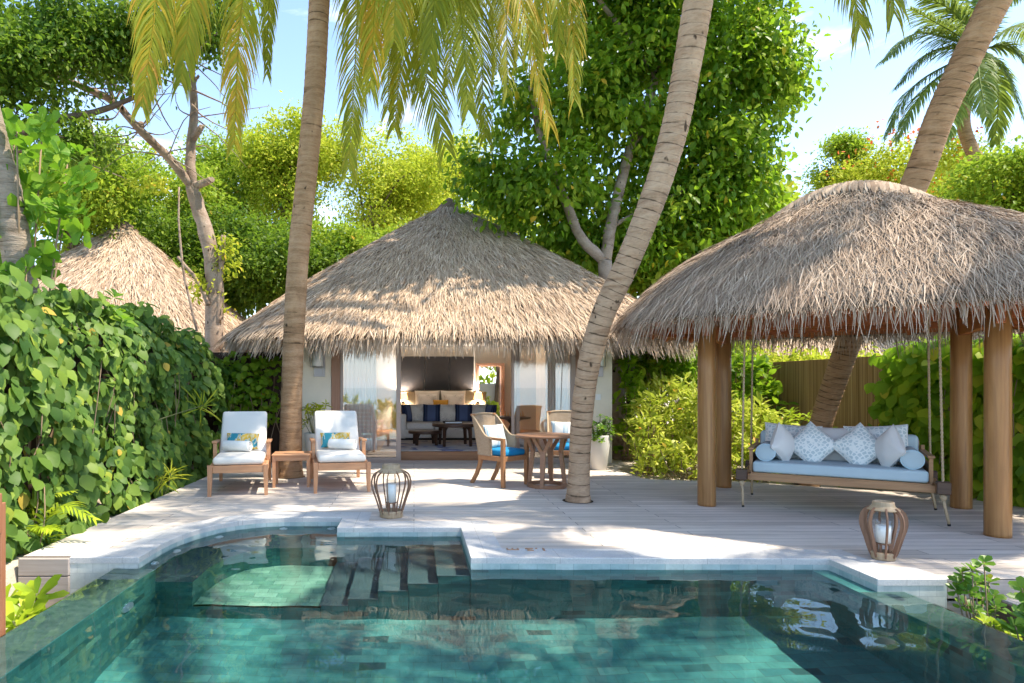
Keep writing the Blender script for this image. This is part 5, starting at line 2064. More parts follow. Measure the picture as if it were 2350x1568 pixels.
for (x, y, sx, sy) in ((0, 0.0, 0.46, 0.03), (0, 0.36, 0.46, 0.03), (-0.24, 0.18, 0.03, 0.32), (0.24, 0.18, 0.03, 0.32)):
    mb.box((x, y, 0.415), (sx, sy, 0.069))
mb.build('apron', M['teak'], st)
for x in (-0.24, 0.24):
    for y in (0, 0.36):
        mb = MB()
        mb.sweep([(x, y, 0.449), (x, y, 0.25), (x, y, 0)], [(1, 0, 0)] * 3, [0.05, 0.046, 0.034], 0.045)
        mb.build('leg', M['teak_z'], st)

# ------------------------------------------------------------------ wicker chairs and round table
def make_chair(label, loc, rz):
    t = thing('wicker_armchair', label, 'armchair', loc, rz, 'wicker armchairs at the round table')
    for s_ in (-1, 1):
        mb = MB()
        mb.sweep([(s_ * 0.265, -0.25, 0.665), (s_ * 0.265, -0.25, 0.3), (s_ * 0.26, -0.25, 0)], [(1, 0, 0)] * 3, [0.05, 0.05, 0.042], 0.052)
        mb.build('leg', M['chairwood'], t)
        mb = MB()
        mb.sweep([(s_ * 0.215, 0.20, 0.42), (s_ * 0.22, 0.23, 0.28), (s_ * 0.225, 0.29, 0.14), (s_ * 0.23, 0.38, 0)], [(1, 0, 0)] * 4, [0.048, 0.046, 0.042, 0.036], 0.05)
        mb.build('leg', M['chairwood'], t)
        mb = MB()
        mb.sweep([(s_ * 0.265, -0.272, 0.68), (s_ * 0.268, -0.18, 0.684), (s_ * 0.272, -0.06, 0.69)], [(1, 0, 0)] * 3, [0.058, 0.06, 0.05], 0.032)
        mb.build('arm', M['chairwood'], t)
    mb = MB()
    mb.box((0, -0.25, 0.405), (0.475, 0.045, 0.07))
    mb.box((0, 0.215, 0.405), (0.40, 0.045, 0.07))
    for s_ in (-1, 1):
        mb.bar((s_ * 0.262, -0.22, 0.405), (s_ * 0.235, 0.235, 0.405), 0.04, 0.07)
    mb.box((0, -0.02, 0.43), (0.46, 0.43, 0.015), bev=0.002)
    mb.build('seat_frame', M['chairwood'], t)
    # woven shell: wings sweep up into the back
    nu, nz = 36, 18
    V, Q = [], []
    rim = []
    for side in (0, 1):
        for i in range(nu + 1):
            u = -1 + 2 * i / nu
            au = abs(u)
            k = max(0, (au - 0.55) / 0.45)
            sx = math.copysign(0.235 + 0.035 * k, u) if au > 0.55 else u / 0.55 * 0.235
            y0 = 0.235 - 0.29 * k ** 1.15
            if au <= 0.55:
                y0 = 0.235 + 0.02 * (1 - (au / 0.55) ** 2)
            zt = 1.03 - 0.02 * (au / 0.55) ** 2 if au < 0.5 else 0.70 + 0.315 * (0.5 + 0.5 * math.cos(pi * min(1, (au - 0.5) / 0.42)))
            for j in range(nz + 1):
                v = j / nz
                z = 0.435 + (zt - 0.435) * v
                lean = 0.20 * max(0, (z - 0.5)) * (1 - k)
                wgt = 1 + 0.16 * max(0, z - 0.5)
                x = sx * wgt
                y = y0 + lean
                if side:
                    nx_, ny_ = (sx / 0.27 * (0.3 + 0.7 * k), 1 - 0.6 * k)
                    l_ = math.hypot(nx_, ny_)
                    x += nx_ / l_ * 0.022
                    y += ny_ / l_ * 0.022
                V.append((x, y, z))
    m = (nu + 1) * (nz + 1)
    for side in (0, 1):
        for i in range(nu):
            for j in range(nz):
                a = side * m + i * (nz + 1) + j
                f = (a, a + nz + 1, a + nz + 2, a + 1)
                Q.append(f if side else f[::-1])
    for i in range(nu):
        a, b = i * (nz + 1) + nz, (i + 1) * (nz + 1) + nz
        Q.append((a, b, b + m, a + m))
        a, b = i * (nz + 1), (i + 1) * (nz + 1)
        Q.append((a, a + m, b + m, b))
    for i in (0, nu):
        for j in range(nz):
            a = i * (nz + 1) + j
            Q.append((a, a + 1, a + 1 + m, a + m))
    sh = link('backrest', np_mesh('backrest', V, Q, smooth=False), M['wicker'], t)
    mb = MB()
    tops = [((Vector(V[i * (nz + 1) + nz]) + Vector(V[m + i * (nz + 1) + nz])) / 2) for i in range(nu + 1)]
    mb.tube(tops, 0.0165, 8)
    mb.build('rim', M['rattan'], sh)
    for s_ in (-1, 1):
        mb = MB()
        i = 9 if s_ < 0 else nu - 9
        p = tops[i]
        mb.box((p.x, p.y, p.z - 0.002), (0.075, 0.045, 0.035), bev=0.008)
        mb.build('corner_cap', M['chairwood'], sh)
    mb = MB()
    mb.cushion((0, -0.03, 0.482), (0.47, 0.46, 0.09), 0.035, bulge=0.015)
    mb.build('seat_cushion', M['cyan_fabric'], t)
    return t


C1, A1 = Vector((1.285, 9.27, 0)), R(42)
C2, A2 = Vector((2.42, 10.05, 0)), R(-6)
make_chair('wicker armchair with blue seat turned towards the round table', C1, A1)
make_chair('wicker armchair half hidden behind the leaning palm trunk', C2, A2)
for (c, a, lab, sd) in ((C1, A1, 'cream cushion with blue stripes on the turned wicker armchair', 21), (C2, A2, 'cream cushion with blue stripes on the armchair behind the palm trunk', 22)):
    p = c + rotz(a) @ Vector((0.0, 0.12, 0.70))
    pillow('striped_cushion', lab, p, 0.44, 0.36, 0.14, M['stripe'], rz=a, tilt=R(16), group='striped chair cushions', seed=sd)
tb = thing('round_table', 'round wooden bistro table with forked legs beside the palm trunk', 'table', (1.905, 9.06, 0), R(-12))
mb = MB()
mb.lathe([(0, 0.715), (0.40, 0.715), (0.435, 0.722), (0.44, 0.73), (0.44, 0.74), (0.432, 0.747), (0, 0.748)], 56)
mb.build('table_top', M['tablewood'], tb)
mb = MB()
mb.lathe([(0.235, 0.0), (0.283, 0.0), (0.285, 0.05), (0.235, 0.05), (0.235, 0.0)], 48, smooth=False)
mb.build('base_ring', M['tablewood'], tb)
for k in range(4):
    a = -pi / 2 + k * pi / 2 - 0.25
    c_, s_ = math.cos(a), math.sin(a)
    mb = MB()
    mb.sweep([(0.262 * c_, 0.262 * s_, 0.01), (0.215 * c_, 0.215 * s_, 0.40), (0.20 * c_, 0.20 * s_, 0.53)], [(-s_, c_, 0)] * 3, [0.05, 0.07, 0.075], 0.05)
    for q in (-1, 1):
        b0 = Vector((0.20 * c_, 0.20 * s_, 0.50)) + Vector((-s_, c_, 0)) * 0.014 * q
        b1 = Vector((0.25 * c_, 0.25 * s_, 0.714)) + Vector((-s_, c_, 0)) * 0.125 * q
        mb.sweep([b0, b1], [(-s_, c_, 0)] * 2, 0.045, 0.046)
    mb.build('leg', M['tablewood'], tb)

# ------------------------------------------------------------------ potted plants
def rosettes(name, parent, mat, heads, nleaf, L, asp, kind='obovate', droop=0.2, seed=1, up=0.7, off=(0, 0, 0)):
    r = np.random.default_rng(seed)
    P, D, N, LL = [], [], [], []
    for h in heads:
        ax = Vector(h[3:6]).normalized() if len(h) > 3 else Vector((0, 0, 1))
        ph = r.random() * 6.28
        for k in range(nleaf):
            a = ph + k * 2.4
            tier = k / nleaf
            e = (1.15 - 0.95 * tier) + r.normal() * 0.12
            u = ax.orthogonal().normalized()
            v = ax.cross(u)
            rad = u * math.cos(a) + v * math.sin(a)
            d = rad * math.sin(e + 0.25) + ax * math.cos(e + 0.25) * up
            P.append(Vector(h[:3]) - ax * (1 - tier) * L * 0.35 - Vector(off))
            D.append(d)
            N.append(ax + rad * -0.3)
            LL.append(L * (0.75 + 0.4 * r.random()) * (1 - 0.35 * tier))
    LL = np.array(LL)
    me = leaf_mesh(name, np.array(P), np.array(D), np.array(N), LL, LL * asp, kind, droop, 0.18, rnd=np.clip(r.beta(2.2, 2.2, len(LL)), 0, 0.97))
    return link(name, me, mat, parent)


pt = thing('potted_plant', 'tapered white pot with a leafy green plant beside the leaning palm', 'potted plant', (3.19, 10.95, 0))
mb = MB()
mb.lathe([(0, 0), (0.135, 0), (0.145, 0.01), (0.185, 0.33), (0.208, 0.585), (0.204, 0.597), (0.188, 0.597), (0.183, 0.55), (0.17, 0.52)], 36)
mb.build('pot', M['pot'], pt)
mb = MB()
mb.lathe([(0, 0.535), (0.178, 0.53)], 24)
mb.build('soil', M['soil'], pt)
r_ = random.Random(5)
mb = MB()
heads = []
for k in range(46):
    a, q = r_.uniform(0, 6.28), math.sqrt(r_.random()) * 0.24
    h = r_.uniform(0.60, 0.97) - q * 0.35
    p = (q * math.cos(a), q * math.sin(a), h)
    mb.tube([(p[0] * 0.35, p[1] * 0.35, 0.53), (p[0] * 0.7, p[1] * 0.7, 0.53 + (h - 0.53) * 0.6), p], 0.006, 5)
    heads.append((*p, p[0], p[1], 0.35))
mb.build('stem', M['stem'], pt)
rosettes('foliage', pt, M['lf_glossy'], heads, 11, 0.085, 0.55, seed=3)
pt = thing('potted_plant', 'pale pot with sparse yellow-green plant hidden behind the lounger', 'potted plant', (-1.78, 11.45, 0))
mb = MB()
mb.lathe([(0, 0), (0.135, 0), (0.185, 0.33), (0.208, 0.585), (0.204, 0.597), (0.185, 0.597), (0.17, 0.52), (0, 0.52)], 32)
mb.build('pot', M['pot'], pt)
heads = []
mb = MB()
for k in range(14):
    a, q = r_.uniform(0, 6.28), r_.uniform(0.1, 0.42)
    p = (q * math.cos(a), q * math.sin(a), r_.uniform(0.7, 1.15))
    mb.tube([(p[0] * 0.2, p[1] * 0.2, 0.52), (p[0] * 0.7, p[1] * 0.7, 0.85), p], 0.005, 5)
    heads.append((*p, p[0], p[1], 0.5))
mb.build('stem', M['stem'], pt)
rosettes('foliage', pt, M['lf_yel'], heads, 8, 0.15, 0.3, 'big', 0.35, seed=9)

# ------------------------------------------------------------------ lanterns
def make_lantern(label, loc, H, rb, rm, rn, nrib, ribw, ribt, phase, candle_h):
    t = thing('lantern', label, 'lantern', loc, 0, 'wooden lanterns by the pool')
    k = H / 0.576
    mb = MB()
    mb.lathe([(rb - 0.02, 0.0), (rb - 0.004, 0.0), (rb, 0.012 * k), (rb - 0.004, 0.045 * k), (rb + 0.004, 0.066 * k), (rb - 0.006, 0.075 * k), (rb - 0.02, 0.075 * k), (rb - 0.02, 0.0)], 40)
    mb.lathe([(0, 0.022 * k), (rb - 0.02, 0.022 * k)], 24)
    mb.build('base', M['rattan'], t)
    zt = 0.50 * k
    rc = rn * 1.52
    mb = MB()
    prof = [(rc * 0.92, zt - 0.012 * k), (rc, zt - 0.008 * k), (rc * 0.99, zt), (rc * 0.86, zt + 0.012 * k), (rn * 1.12, zt + 0.028 * k), (rn + 0.004, zt + 0.034 * k), (rn + 0.002, zt + 0.042 * k), (rn, H - 0.004), (rn - 0.004, H), (rn - 0.012, H), (rn - 0.014, zt + 0.02 * k), (rc * 0.88, zt - 0.012 * k)]
    mb.lathe(prof, 44)
    mb.build('collar', M['rattan'], t)
    for i in range(nrib):
        a = phase + i * 2 * pi / nrib
        c_, s_ = math.cos(a), math.sin(a)
        prof = [(rb - 0.018, 0.02), (rb + 0.008, 0.10), (rm * 0.80, 0.215), (rm * 0.94, 0.30), (rm * 0.995, 0.365), (rm * 0.965, 0.425), (rm * 0.84, 0.475), (rc * 0.82, 0.507)]
        cv = bezier([(q * c_, q * s_, z * k) for (q, z) in prof], 22)
        mb = MB()
        mb.sweep(cv, [(c_, s_, 0.15)] * len(cv), ribw, ribt)
        mb.build('rib', M['rib'], t)
    mb = MB()
    hs = 0.15 * k
    for i in range(4):
        a = 0.5 + i * pi / 2
        mb.bar((0.045 * math.cos(a), 0.045 * math.sin(a), 0.02 * k), (0.045 * math.cos(a), 0.045 * math.sin(a), hs), 0.016, 0.016, up=(0, 1, 0))
    mb.lathe([(0, hs), (0.062, hs), (0.062, hs + 0.008), (0, hs + 0.008)], 24)
    mb.build('candle_stand', M['rib'], t)
    c = thing('candle', label.split(' lantern')[0].join(('white pillar candle in a glass inside the ', ' lantern')), 'candle', (loc[0], loc[1], loc[2] + hs + 0.008), 0, 'candles in the lanterns')
    rg = 0.058
    mb = MB()
    mb.lathe([(0, 0.004), (rg - 0.006, 0.004), (rg - 0.004, candle_h), (rg - 0.01, candle_h + 0.003), (0, candle_h - 0.002)], 28)
    mb.build('wax', M['wax'], c)
    mb = MB()
    gh = candle_h + 0.06 * k
    mb.lathe([(0, 0.0), (rg - 0.002, 0.0), (rg + 0.003, gh), (rg, gh), (rg - 0.003, candle_h + 0.006)], 28)
    mb.build('glass', M['clearglass'], c)
    return t


make_lantern('narrow ribbed lantern with pale collar at the pool step', (-0.25, 6.96, 0.001), 0.576, 0.128, 0.217, 0.099, 10, 0.019, 0.0075, 0.15, 0.20)
make_lantern('wide ribbed lantern with brown collar at the pool corner', (3.90, 5.25, 0.0015), 0.478, 0.088, 0.153, 0.076, 8, 0.031, 0.012, 0.32, 0.145)

# reddish timber post at the pool's far left
hp = thing('timber_post', 'reddish timber post among the plants beside the pool wall', 'post', (-2.60, 3.98, -0.7))
mb = MB()
mb.box((0, 0, 0.70), (0.03, 0.05, 1.40))
mb.build('upright', M['rustpost'], hp)
mb = MB()
mb.box((0.016, -0.042, 1.34), (0.02, 0.03, 0.25))
mb.build('side_board', M['rustpost'], hp)

# ------------------------------------------------------------------ palms
def palm(name, label, tpts, r0, r1, mat, fronds, group=None, fmat='fr_old', leaflet=0.88, npair=190, width=0.023, flare=1.25, seed=1, ringh=0.11, rach=0.018):
    base = Vector(tpts[0])
    t = thing(name, label, 'palm tree', (base.x, base.y, base.z), 0, group)
    palm_trunk(t, tpts, r0, r1, mat, flare, ringh, seed, off=base)
    top = Vector(tpts[-1])
    for i, f in enumerate(fronds):
        pts, kw = f
        k = dict(leaflet=leaflet, npair=npair, width=width, seed=seed * 50 + i, rach=rach, off=base)
        k.update(kw)
        m = k.pop('mat', fmat)
        frond(t, [top] + [Vector(p) for p in pts], mat=M[m], **k)
    return t


def fanout(top, n, L, z0=0.25, droop=1.0, seed=1, tint=(0.0, 0.6), skip=None):
    """n fronds around a crown, arching out and down"""
    r = random.Random(seed)
    out = []
    for i in range(n):
        a = i * 2.399 + r.uniform(-0.2, 0.2)
        lvl = i / n
        l = L * r.uniform(0.85, 1.1)
        d = Vector((math.cos(a), math.sin(a), 0))
        up = 0.9 - 1.3 * lvl
        p1 = top + d * l * 0.35 + Vector((0, 0, l * (0.30 * up + 0.12)))
        p2 = top + d * l * 0.70 + Vector((0, 0, l * (0.22 * up - 0.10 * droop)))
        p3 = top + d * l * 0.92 + Vector((0, 0, l * (0.05 * up - 0.42 * droop)))
        if skip and skip(p2, p3):
            continue
        out.append(([p1, p2, p3], dict(tint=tint)))
    return out


gp_ = 'palms around the deck'
K1 = W(742, -215, 9.4)
hang = [
    (([(520, -330, 8.9), (375, -130, 8.6), (352, 60, 8.5), (325, 240, 8.4)]), dict(tint=(0.1, 1.0), side=(1, 0.25, 0), gravity=0.95)),
    (([(640, -300, 9.2), (575, -120, 9.0), (548, 90, 8.9), (538, 330, 8.9)]), dict(tint=(0.2, 0.92), side=(1, 0.5, 0), gravity=0.9)),
    (([(700, -330, 9.9), (640, -200, 10.3), (618, 0, 10.4), (613, 170, 10.4)]), dict(tint=(0.1, 0.6), side=(1, 0.2, 0), gravity=0.9, leaflet=0.5)),
    (([(790, -330, 9.0), (822, -140, 8.8), (818, 80, 8.7), (800, 385, 8.7)]), dict(tint=(0.12, 0.9), side=(1, 0.1, 0), gravity=0.8)),
    (([(850, -370, 9.2), (950, -180, 9.0), (965, 100, 8.9), (1022, 335, 8.9)]), dict(tint=(0.0, 0.55), side=(1, 0.0, 0), gravity=0.5, leaflet=1.0)),
    (([(880, -400, 9.8), (1060, -200, 10.0), (1098, 60, 10.0), (1113, 312, 10.0)]), dict(tint=(0.0, 0.6), side=(1, 0.15, 0), gravity=0.7)),
    (([(900, -420, 9.2), (1120, -240, 8.9), (1190, -20, 8.8), (1262, 290, 8.8)]), dict(tint=(0.35, 0.96), side=(1, 0.4, 0), gravity=1.0)),
    (([(930, -440, 9.6), (1180, -280, 9.7), (1300, -30, 9.7), (1318, 225, 9.7)]), dict(tint=(0.3, 0.92), side=(1, 0.4, 0), gravity=0.9)),
    (([(860, -420, 10.4), (1000, -260, 10.8), (1040, -60, 10.9), (1030, 190, 10.9)]), dict(tint=(0.1, 0.7), side=(1, 0.1, 0), gravity=0.7)),
    (([(840, -380, 10.2), (890, -220, 10.6), (895, 0, 10.7), (890, 250, 10.7)]), dict(tint=(0.15, 0.75), side=(1, 0.1, 0), gravity=0.7)),
    (([(900, -420, 10.5), (1130, -300, 11.0), (1180, -80, 11.2), (1190, 130, 11.2)]), dict(tint=(0.15, 0.8), side=(1, 0.2, 0), gravity=0.7)),
    (([(800, -400, 8.6), (870, -260, 7.9), (905, -90, 7.6), (905, 90, 7.5)]), dict(tint=(0.15, 0.8), side=(1, 0.1, 0), gravity=0.7)),
    (([(830, -380, 9.6), (925, -200, 9.5), (930, 30, 9.5), (905, 290, 9.5)]), dict(tint=(0.1, 0.8), side=(1, 0.2, 0), gravity=0.7)),
    (([(880, -400, 9.0), (1020, -220, 8.6), (1055, 0, 8.5), (1075, 250, 8.5)]), dict(tint=(0.0, 0.65), side=(1, 0.1, 0), gravity=0.6)),
    (([(900, -420, 10.0), (1140, -260, 10.3), (1160, -20, 10.4), (1165, 210, 10.4)]), dict(tint=(0.1, 0.8), side=(1, 0.3, 0), gravity=0.7)),
    (([(900, -430, 10.2), (1190, -300, 10.6), (1245, -60, 10.7), (1235, 150, 10.7)]), dict(tint=(0.2, 0.85), side=(1, 0.3, 0), gravity=0.8)),
    (([(600, -350, 9.0), (470, -180, 8.8), (440, 0, 8.7), (415, 185, 8.7)]), dict(tint=(0.15, 0.9), side=(1, 0.2, 0), gravity=0.9)),
    (([(870, -420, 9.0), (980, -260, 8.4), (1000, -60, 8.2), (985, 150, 8.2)]), dict(tint=(0.0, 0.6), side=(1, 0.2, 0), gravity=0.8)),
    (([(850, -420, 8.8), (900, -280, 8.2), (868, -60, 8.0), (850, 200, 8.0)]), dict(tint=(0.1, 0.9), side=(1, 0.3, 0), gravity=0.9)),
    (([(900, -440, 9.5), (1150, -320, 9.3), (1225, -120, 9.2), (1225, 110, 9.2)]), dict(tint=(0.1, 0.9), side=(1, 0.3, 0), gravity=0.9)),
    (([(600, -380, 10.2), (430, -230, 10.6), (420, -40, 10.6), (430, 120, 10.6)]), dict(tint=(0.2, 0.8), side=(1, 0.1, 0), gravity=0.8)),
]
hang += [((p_), dict(k_, seed=777 + i_)) for i_, (p_, k_) in enumerate([([(820, -400, 10.6), (860, -240, 11.2), (850, -40, 11.4), (835, 180, 11.4)], dict(tint=(0.0, 0.6), side=(1, 0.2, 0), gravity=0.9)), ([(870, -420, 10.4), (960, -260, 11.0), (970, -40, 11.2), (960, 210, 11.2)], dict(tint=(0.0, 0.7), side=(1, 0.1, 0), gravity=0.9)), ([(900, -420, 10.2), (1080, -300, 10.6), (1130, -100, 10.8), (1140, 160, 10.8)], dict(tint=(0.1, 0.8), side=(1, 0.3, 0), gravity=0.9)), ([(900, -430, 9.8), (1150, -300, 9.5), (1265, -120, 9.4), (1285, 120, 9.4)], dict(tint=(0.2, 0.9), side=(1, 0.3, 0), gravity=0.9))])]
fr1 = [([W(*p) for p in f[0]], f[1]) for f in hang]
fr1 += fanout(K1, 7, 3.4, seed=3, droop=0.25, skip=lambda a, b: b.x < K1.x - 0.6)
palm('coconut_palm', 'straight brown coconut palm trunk between the loungers with hanging old fronds', [Vector((-1.975, 10.05, -0.05)), W(671, 850, 10.0), W(684, 600, 9.9), W(704, 400, 9.8), W(722, 200, 9.65), W(733, 0, 9.5), W(740, -130, 9.4), K1], 0.168, 0.152, M['trunk'], fr1, gp_, seed=1, flare=1.42)
T2 = Vector((3.75, 6.0, 9.2))
fr2 = [([T2 + Vector((0.5, -0.2, 0.9)), T2 + Vector((1.2, -0.1, 0.1)), W(1950, -250, 6.2), W(1972, 65, 6.2)], dict(tint=(0.2, 0.8), side=(1, 0.2, 0), gravity=0.9)),
       ([T2 + Vector((0.8, -0.2, 0.9)), T2 + Vector((1.7, -0.1, 0.1)), W(2050, -250, 6.4), W(2052, 28, 6.4)], dict(tint=(0.1, 0.6), side=(1, 0.2, 0), gravity=0.9))]
fr2 += fanout(T2, 10, 3.6, seed=8, droop=0.35)
palm('coconut_palm', 'leaning pale coconut palm trunk rising through the deck beside the round table', [Vector((2.055, 7.92, -0.05)), W(1331, 1030, 7.85), W(1338, 930, 7.75), W(1353, 830, 7.6), W(1385, 720, 7.45), W(1432, 620, 7.3), W(1478, 510, 7.15), W(1518, 400, 7.05), W(1552, 280, 6.95), W(1577, 150, 6.85), W(1603, 0, 6.7), W(1632, -180, 6.55), T2 * 0.6 + W(1632, -180, 6.55) * 0.4, T2], 0.128, 0.155, M['trunk_pale'], fr2, gp_, seed=2, ringh=0.14, flare=1.36)
T3 = Vector((9.1, 6.3, 9.4))
fr3 = fanout(T3, 6, 3.9, seed=5, droop=0.3)
palm('coconut_palm', 'leaning coconut palm trunk rising behind the thatched pavilion', [Vector((6.12, 9.85, -0.1)), W(1885, 970, 9.7), W(1918, 870, 9.5), W(1950, 780, 9.3), W(2020, 600, 9.0), W(2108, 400, 8.6), W(2160, 260, 8.4), W(2225, 120, 8.2), W(2285, 0, 8.0), W(2345, -120, 7.9), T3], 0.155, 0.175, M['trunk'], fr3, gp_, seed=3, ringh=0.14)
KF = W(2252, 112, 19)
tips = [((2110, 76), (2026, 138)), ((2137, 120), (2060, 196)), ((2129, 200), (2055, 322)), ((2101, 195), (2032, 312)), ((2205, 40), (2165, 62)), ((2205, 215), (2167, 325)), ((2246, 164), (2264, 265)), ((2290, 200), (2284, 330)), ((2306, 165), (2350, 275)), ((2325, 110), (2372, 195)), ((2330, 60), (2400, 95)), ((2290, 20), (2350, -20)), ((2235, 0), (2215, -80)), ((2190, 30), (2120, -10)), ((2262, 0), (2290, -90)), ((2180, 70), (2090, 20))]
frF = []
rr = random.Random(3)
for i, (a, b) in enumerate(tips):
    dd = rr.uniform(-1.6, 1.6)
    frF.append(([W(a[0], a[1], 19 + dd * 0.5), W(b[0], b[1], 19 + dd)], dict(tint=(0.0, 0.75 if i in (7, 8) else 0.5), gravity=0.6, leaflet=0.85, width=0.04)))
palm('coconut_palm', 'distant coconut palm with curved trunk and full green crown against the sky', [W(2330, 800, 19.4), W(2300, 560, 19.4), W(2246, 385, 19.2), W(2212, 290, 19), W(2222, 210, 19), KF], 0.19, 0.15, M['trunk'], frF, gp_, 'fr_green', npair=110, seed=4, ringh=0.16, rach=0.03)
palm('coconut_palm', 'grey coconut palm trunk at the far left above the hedge', [W(95, 930, 7.2), W(66, 720, 7.1), W(42, 600, 7.0), W(18, 450, 6.9), W(-14, 330, 6.8), W(-60, 150, 6.7), W(-150, -250, 6.5)], 0.155, 0.145, M['trunk_grey'], fanout(W(-150, -250, 6.5), 9, 3.2, seed=12, droop=0.1, skip=lambda a, b: b.x > -4.6 or b.y > 5.0), gp_, seed=6, ringh=0.09)
T5 = Vector((6.3, 2.3, 9.0))
palm('coconut_palm', 'coconut palm beside the lower deck whose crown shades the pool', [Vector((6.6, 2.0, -0.2)), Vector((6.55, 2.05, 4)), T5], 0.16, 0.13, M['trunk'], fanout(T5, 11, 3.5, seed=31, droop=0.5), gp_, seed=7)

# ------------------------------------------------------------------ broadleaf trees
def tree(name, label, base, limbs, crowns, bark, group=None, cat='tree'):
    b = Vector(base)
    t = thing(name, label, cat, b, 0, group)
    mb = MB()
    for i, (pts, r0, r1) in enumerate(limbs):
        limb(mb, [Vector(p) - b for p in pts], r0, r1, n=10 if r0 > 0.05 else 6, seg=18 if r0 > 0.05 else 9, wob=0.012, seed=i)
    mb.build('trunk', M[bark], t)
    for kw in crowns:
        crown(parent=t, off=b, **kw)
    return t


def B(px, py, d, rx, ry, rz):
    p = W(px, py, d)
    return (p.x, p.y, p.z, rx, ry, rz)


# big dark tree right of the villa
tb_ = Vector((4.27, 13.1, -0.1))
fork = W(1388, 600, 13.35)
big_limbs = [
    ([tb_, W(1415, 900, 13.15), W(1405, 760, 13.25), fork], 0.17, 0.15),
    ([fork, W(1330, 540, 13.4), W(1280, 415, 13.6), W(1238, 300, 13.8), W(1216, 190, 14)], 0.12, 0.05),
    ([fork, W(1410, 480, 13.8), W(1450, 330, 14.1), W(1505, 180, 14.3), W(1540, 0, 14.5), W(1560, -150, 14.6)], 0.13, 0.06),
    ([W(1450, 330, 14.1), W(1560, 250, 14.4), W(1680, 190, 14.6)], 0.06, 0.02),
    ([W(1505, 180, 14.3), W(1420, 60, 14), W(1330, -60, 13.6), Vector((3.0, 12.8, 10.2))], 0.07, 0.03),
    ([W(1540, 0, 14.5), Vector((5.6, 13.0, 10.6)), Vector((4.4, 12.0, 11.1))], 0.06, 0.02),
    ([W(1540, 0, 14.5), Vector((6.2, 13.0, 10.6)), Vector((6.9, 12.1, 11.0))], 0.06, 0.02),
    ([W(1405, 520, 13.6), W(1500, 470, 14.2), W(1620, 420, 14.6), W(1760, 400, 14.8)], 0.05, 0.015),
    ([W(1540, 0, 14.5), W(1640, -40, 14.6), W(1760, 30, 14.7)], 0.04, 0.015),
]
big_blobs = [B(1250, 430, 13.7, 1.35, 1.1, 1.05), B(1115, 390, 13.9, 0.65, 0.6, 0.6), B(1180, 470, 13.7, 0.7, 0.6, 0.5), B(1300, 540, 14.3, 0.8, 0.7, 0.7), B(1215, 260, 14.2, 0.9, 0.9, 1.0), B(1390, 250, 14.3, 1.7, 1.4, 2.0), B(1590, 200, 14.6, 2.1, 1.5, 2.4), B(1500, 470, 14.6, 1.7, 1.3, 1.6), B(1640, 430, 14.9, 1.35, 1.2, 1.5), B(1740, 110, 14.7, 1.0, 1.1, 1.4), B(1775, 210, 14.8, 0.65, 0.8, 0.6), B(1480, 30, 14.6, 2.5, 1.6, 1.5), B(1420, 560, 14.6, 1.2, 0.9, 0.7), B(1690, 330, 14.9, 0.8, 0.8, 0.9)]
shade_blobs = [(3.3, 11.9, 10.8, 1.3, 0.9, 0.6), (5.0, 11.9, 11.2, 1.8, 1.1, 0.8), (6.9, 12.1, 11.0, 1.6, 1.0, 0.8), (3.4, 13.4, 11.2, 1.5, 1.0, 0.7), (5.6, 13.8, 11.3, 2.0, 1.2, 0.8)]
tree('broadleaf_tree', 'large dark green broadleaf tree rising beside the villa roof', tb_, big_limbs,
     [dict(name='crown', mat=M['lf_big'], blobs=big_blobs, nclump=1450, per=22, spread=0.24, L=0.165, asp=0.62, kind='mid', hang=0.75, droop=0.25, seed=3, gap=-0.17, gfreq=1.2, shell=2.0),
      dict(name='crown', mat=M['lf_bg'], blobs=big_blobs, nclump=420, per=16, spread=0.2, L=0.15, asp=0.62, kind='mid', hang=0.7, droop=0.25, seed=33, gap=-0.05, gfreq=1.2, shell=5.0),
      dict(name='crown', mat=M['lf_bg'], blobs=[B(1560, 600, 15.0, 1.1, 0.9, 0.8), B(1660, 540, 15.2, 0.9, 0.8, 0.9), B(1720, 460, 15.2, 0.7, 0.6, 0.6), B(1500, 640, 15.0, 0.7, 0.7, 0.5)], nclump=330, per=18, spread=0.24, L=0.18, asp=0.6, kind='mid', hang=0.5, seed=6, gap=-0.3),
      dict(name='crown', mat=M['lf_big'], blobs=shade_blobs, nclump=620, per=20, spread=0.25, L=0.2, asp=0.62, kind='mid', hang=0.5, seed=4, gap=-0.15, gfreq=0.8)], 'bark')
tree('grey_tree_trunk', 'slim grey tree trunk under the villa eave beside the bright shrubs', (4.62, 13.4, -0.1), [([(4.62, 13.4, -0.1), (4.60, 13.4, 1.2), (4.58, 13.42, 2.45)], 0.10, 0.095)], [], 'trunk_grey')

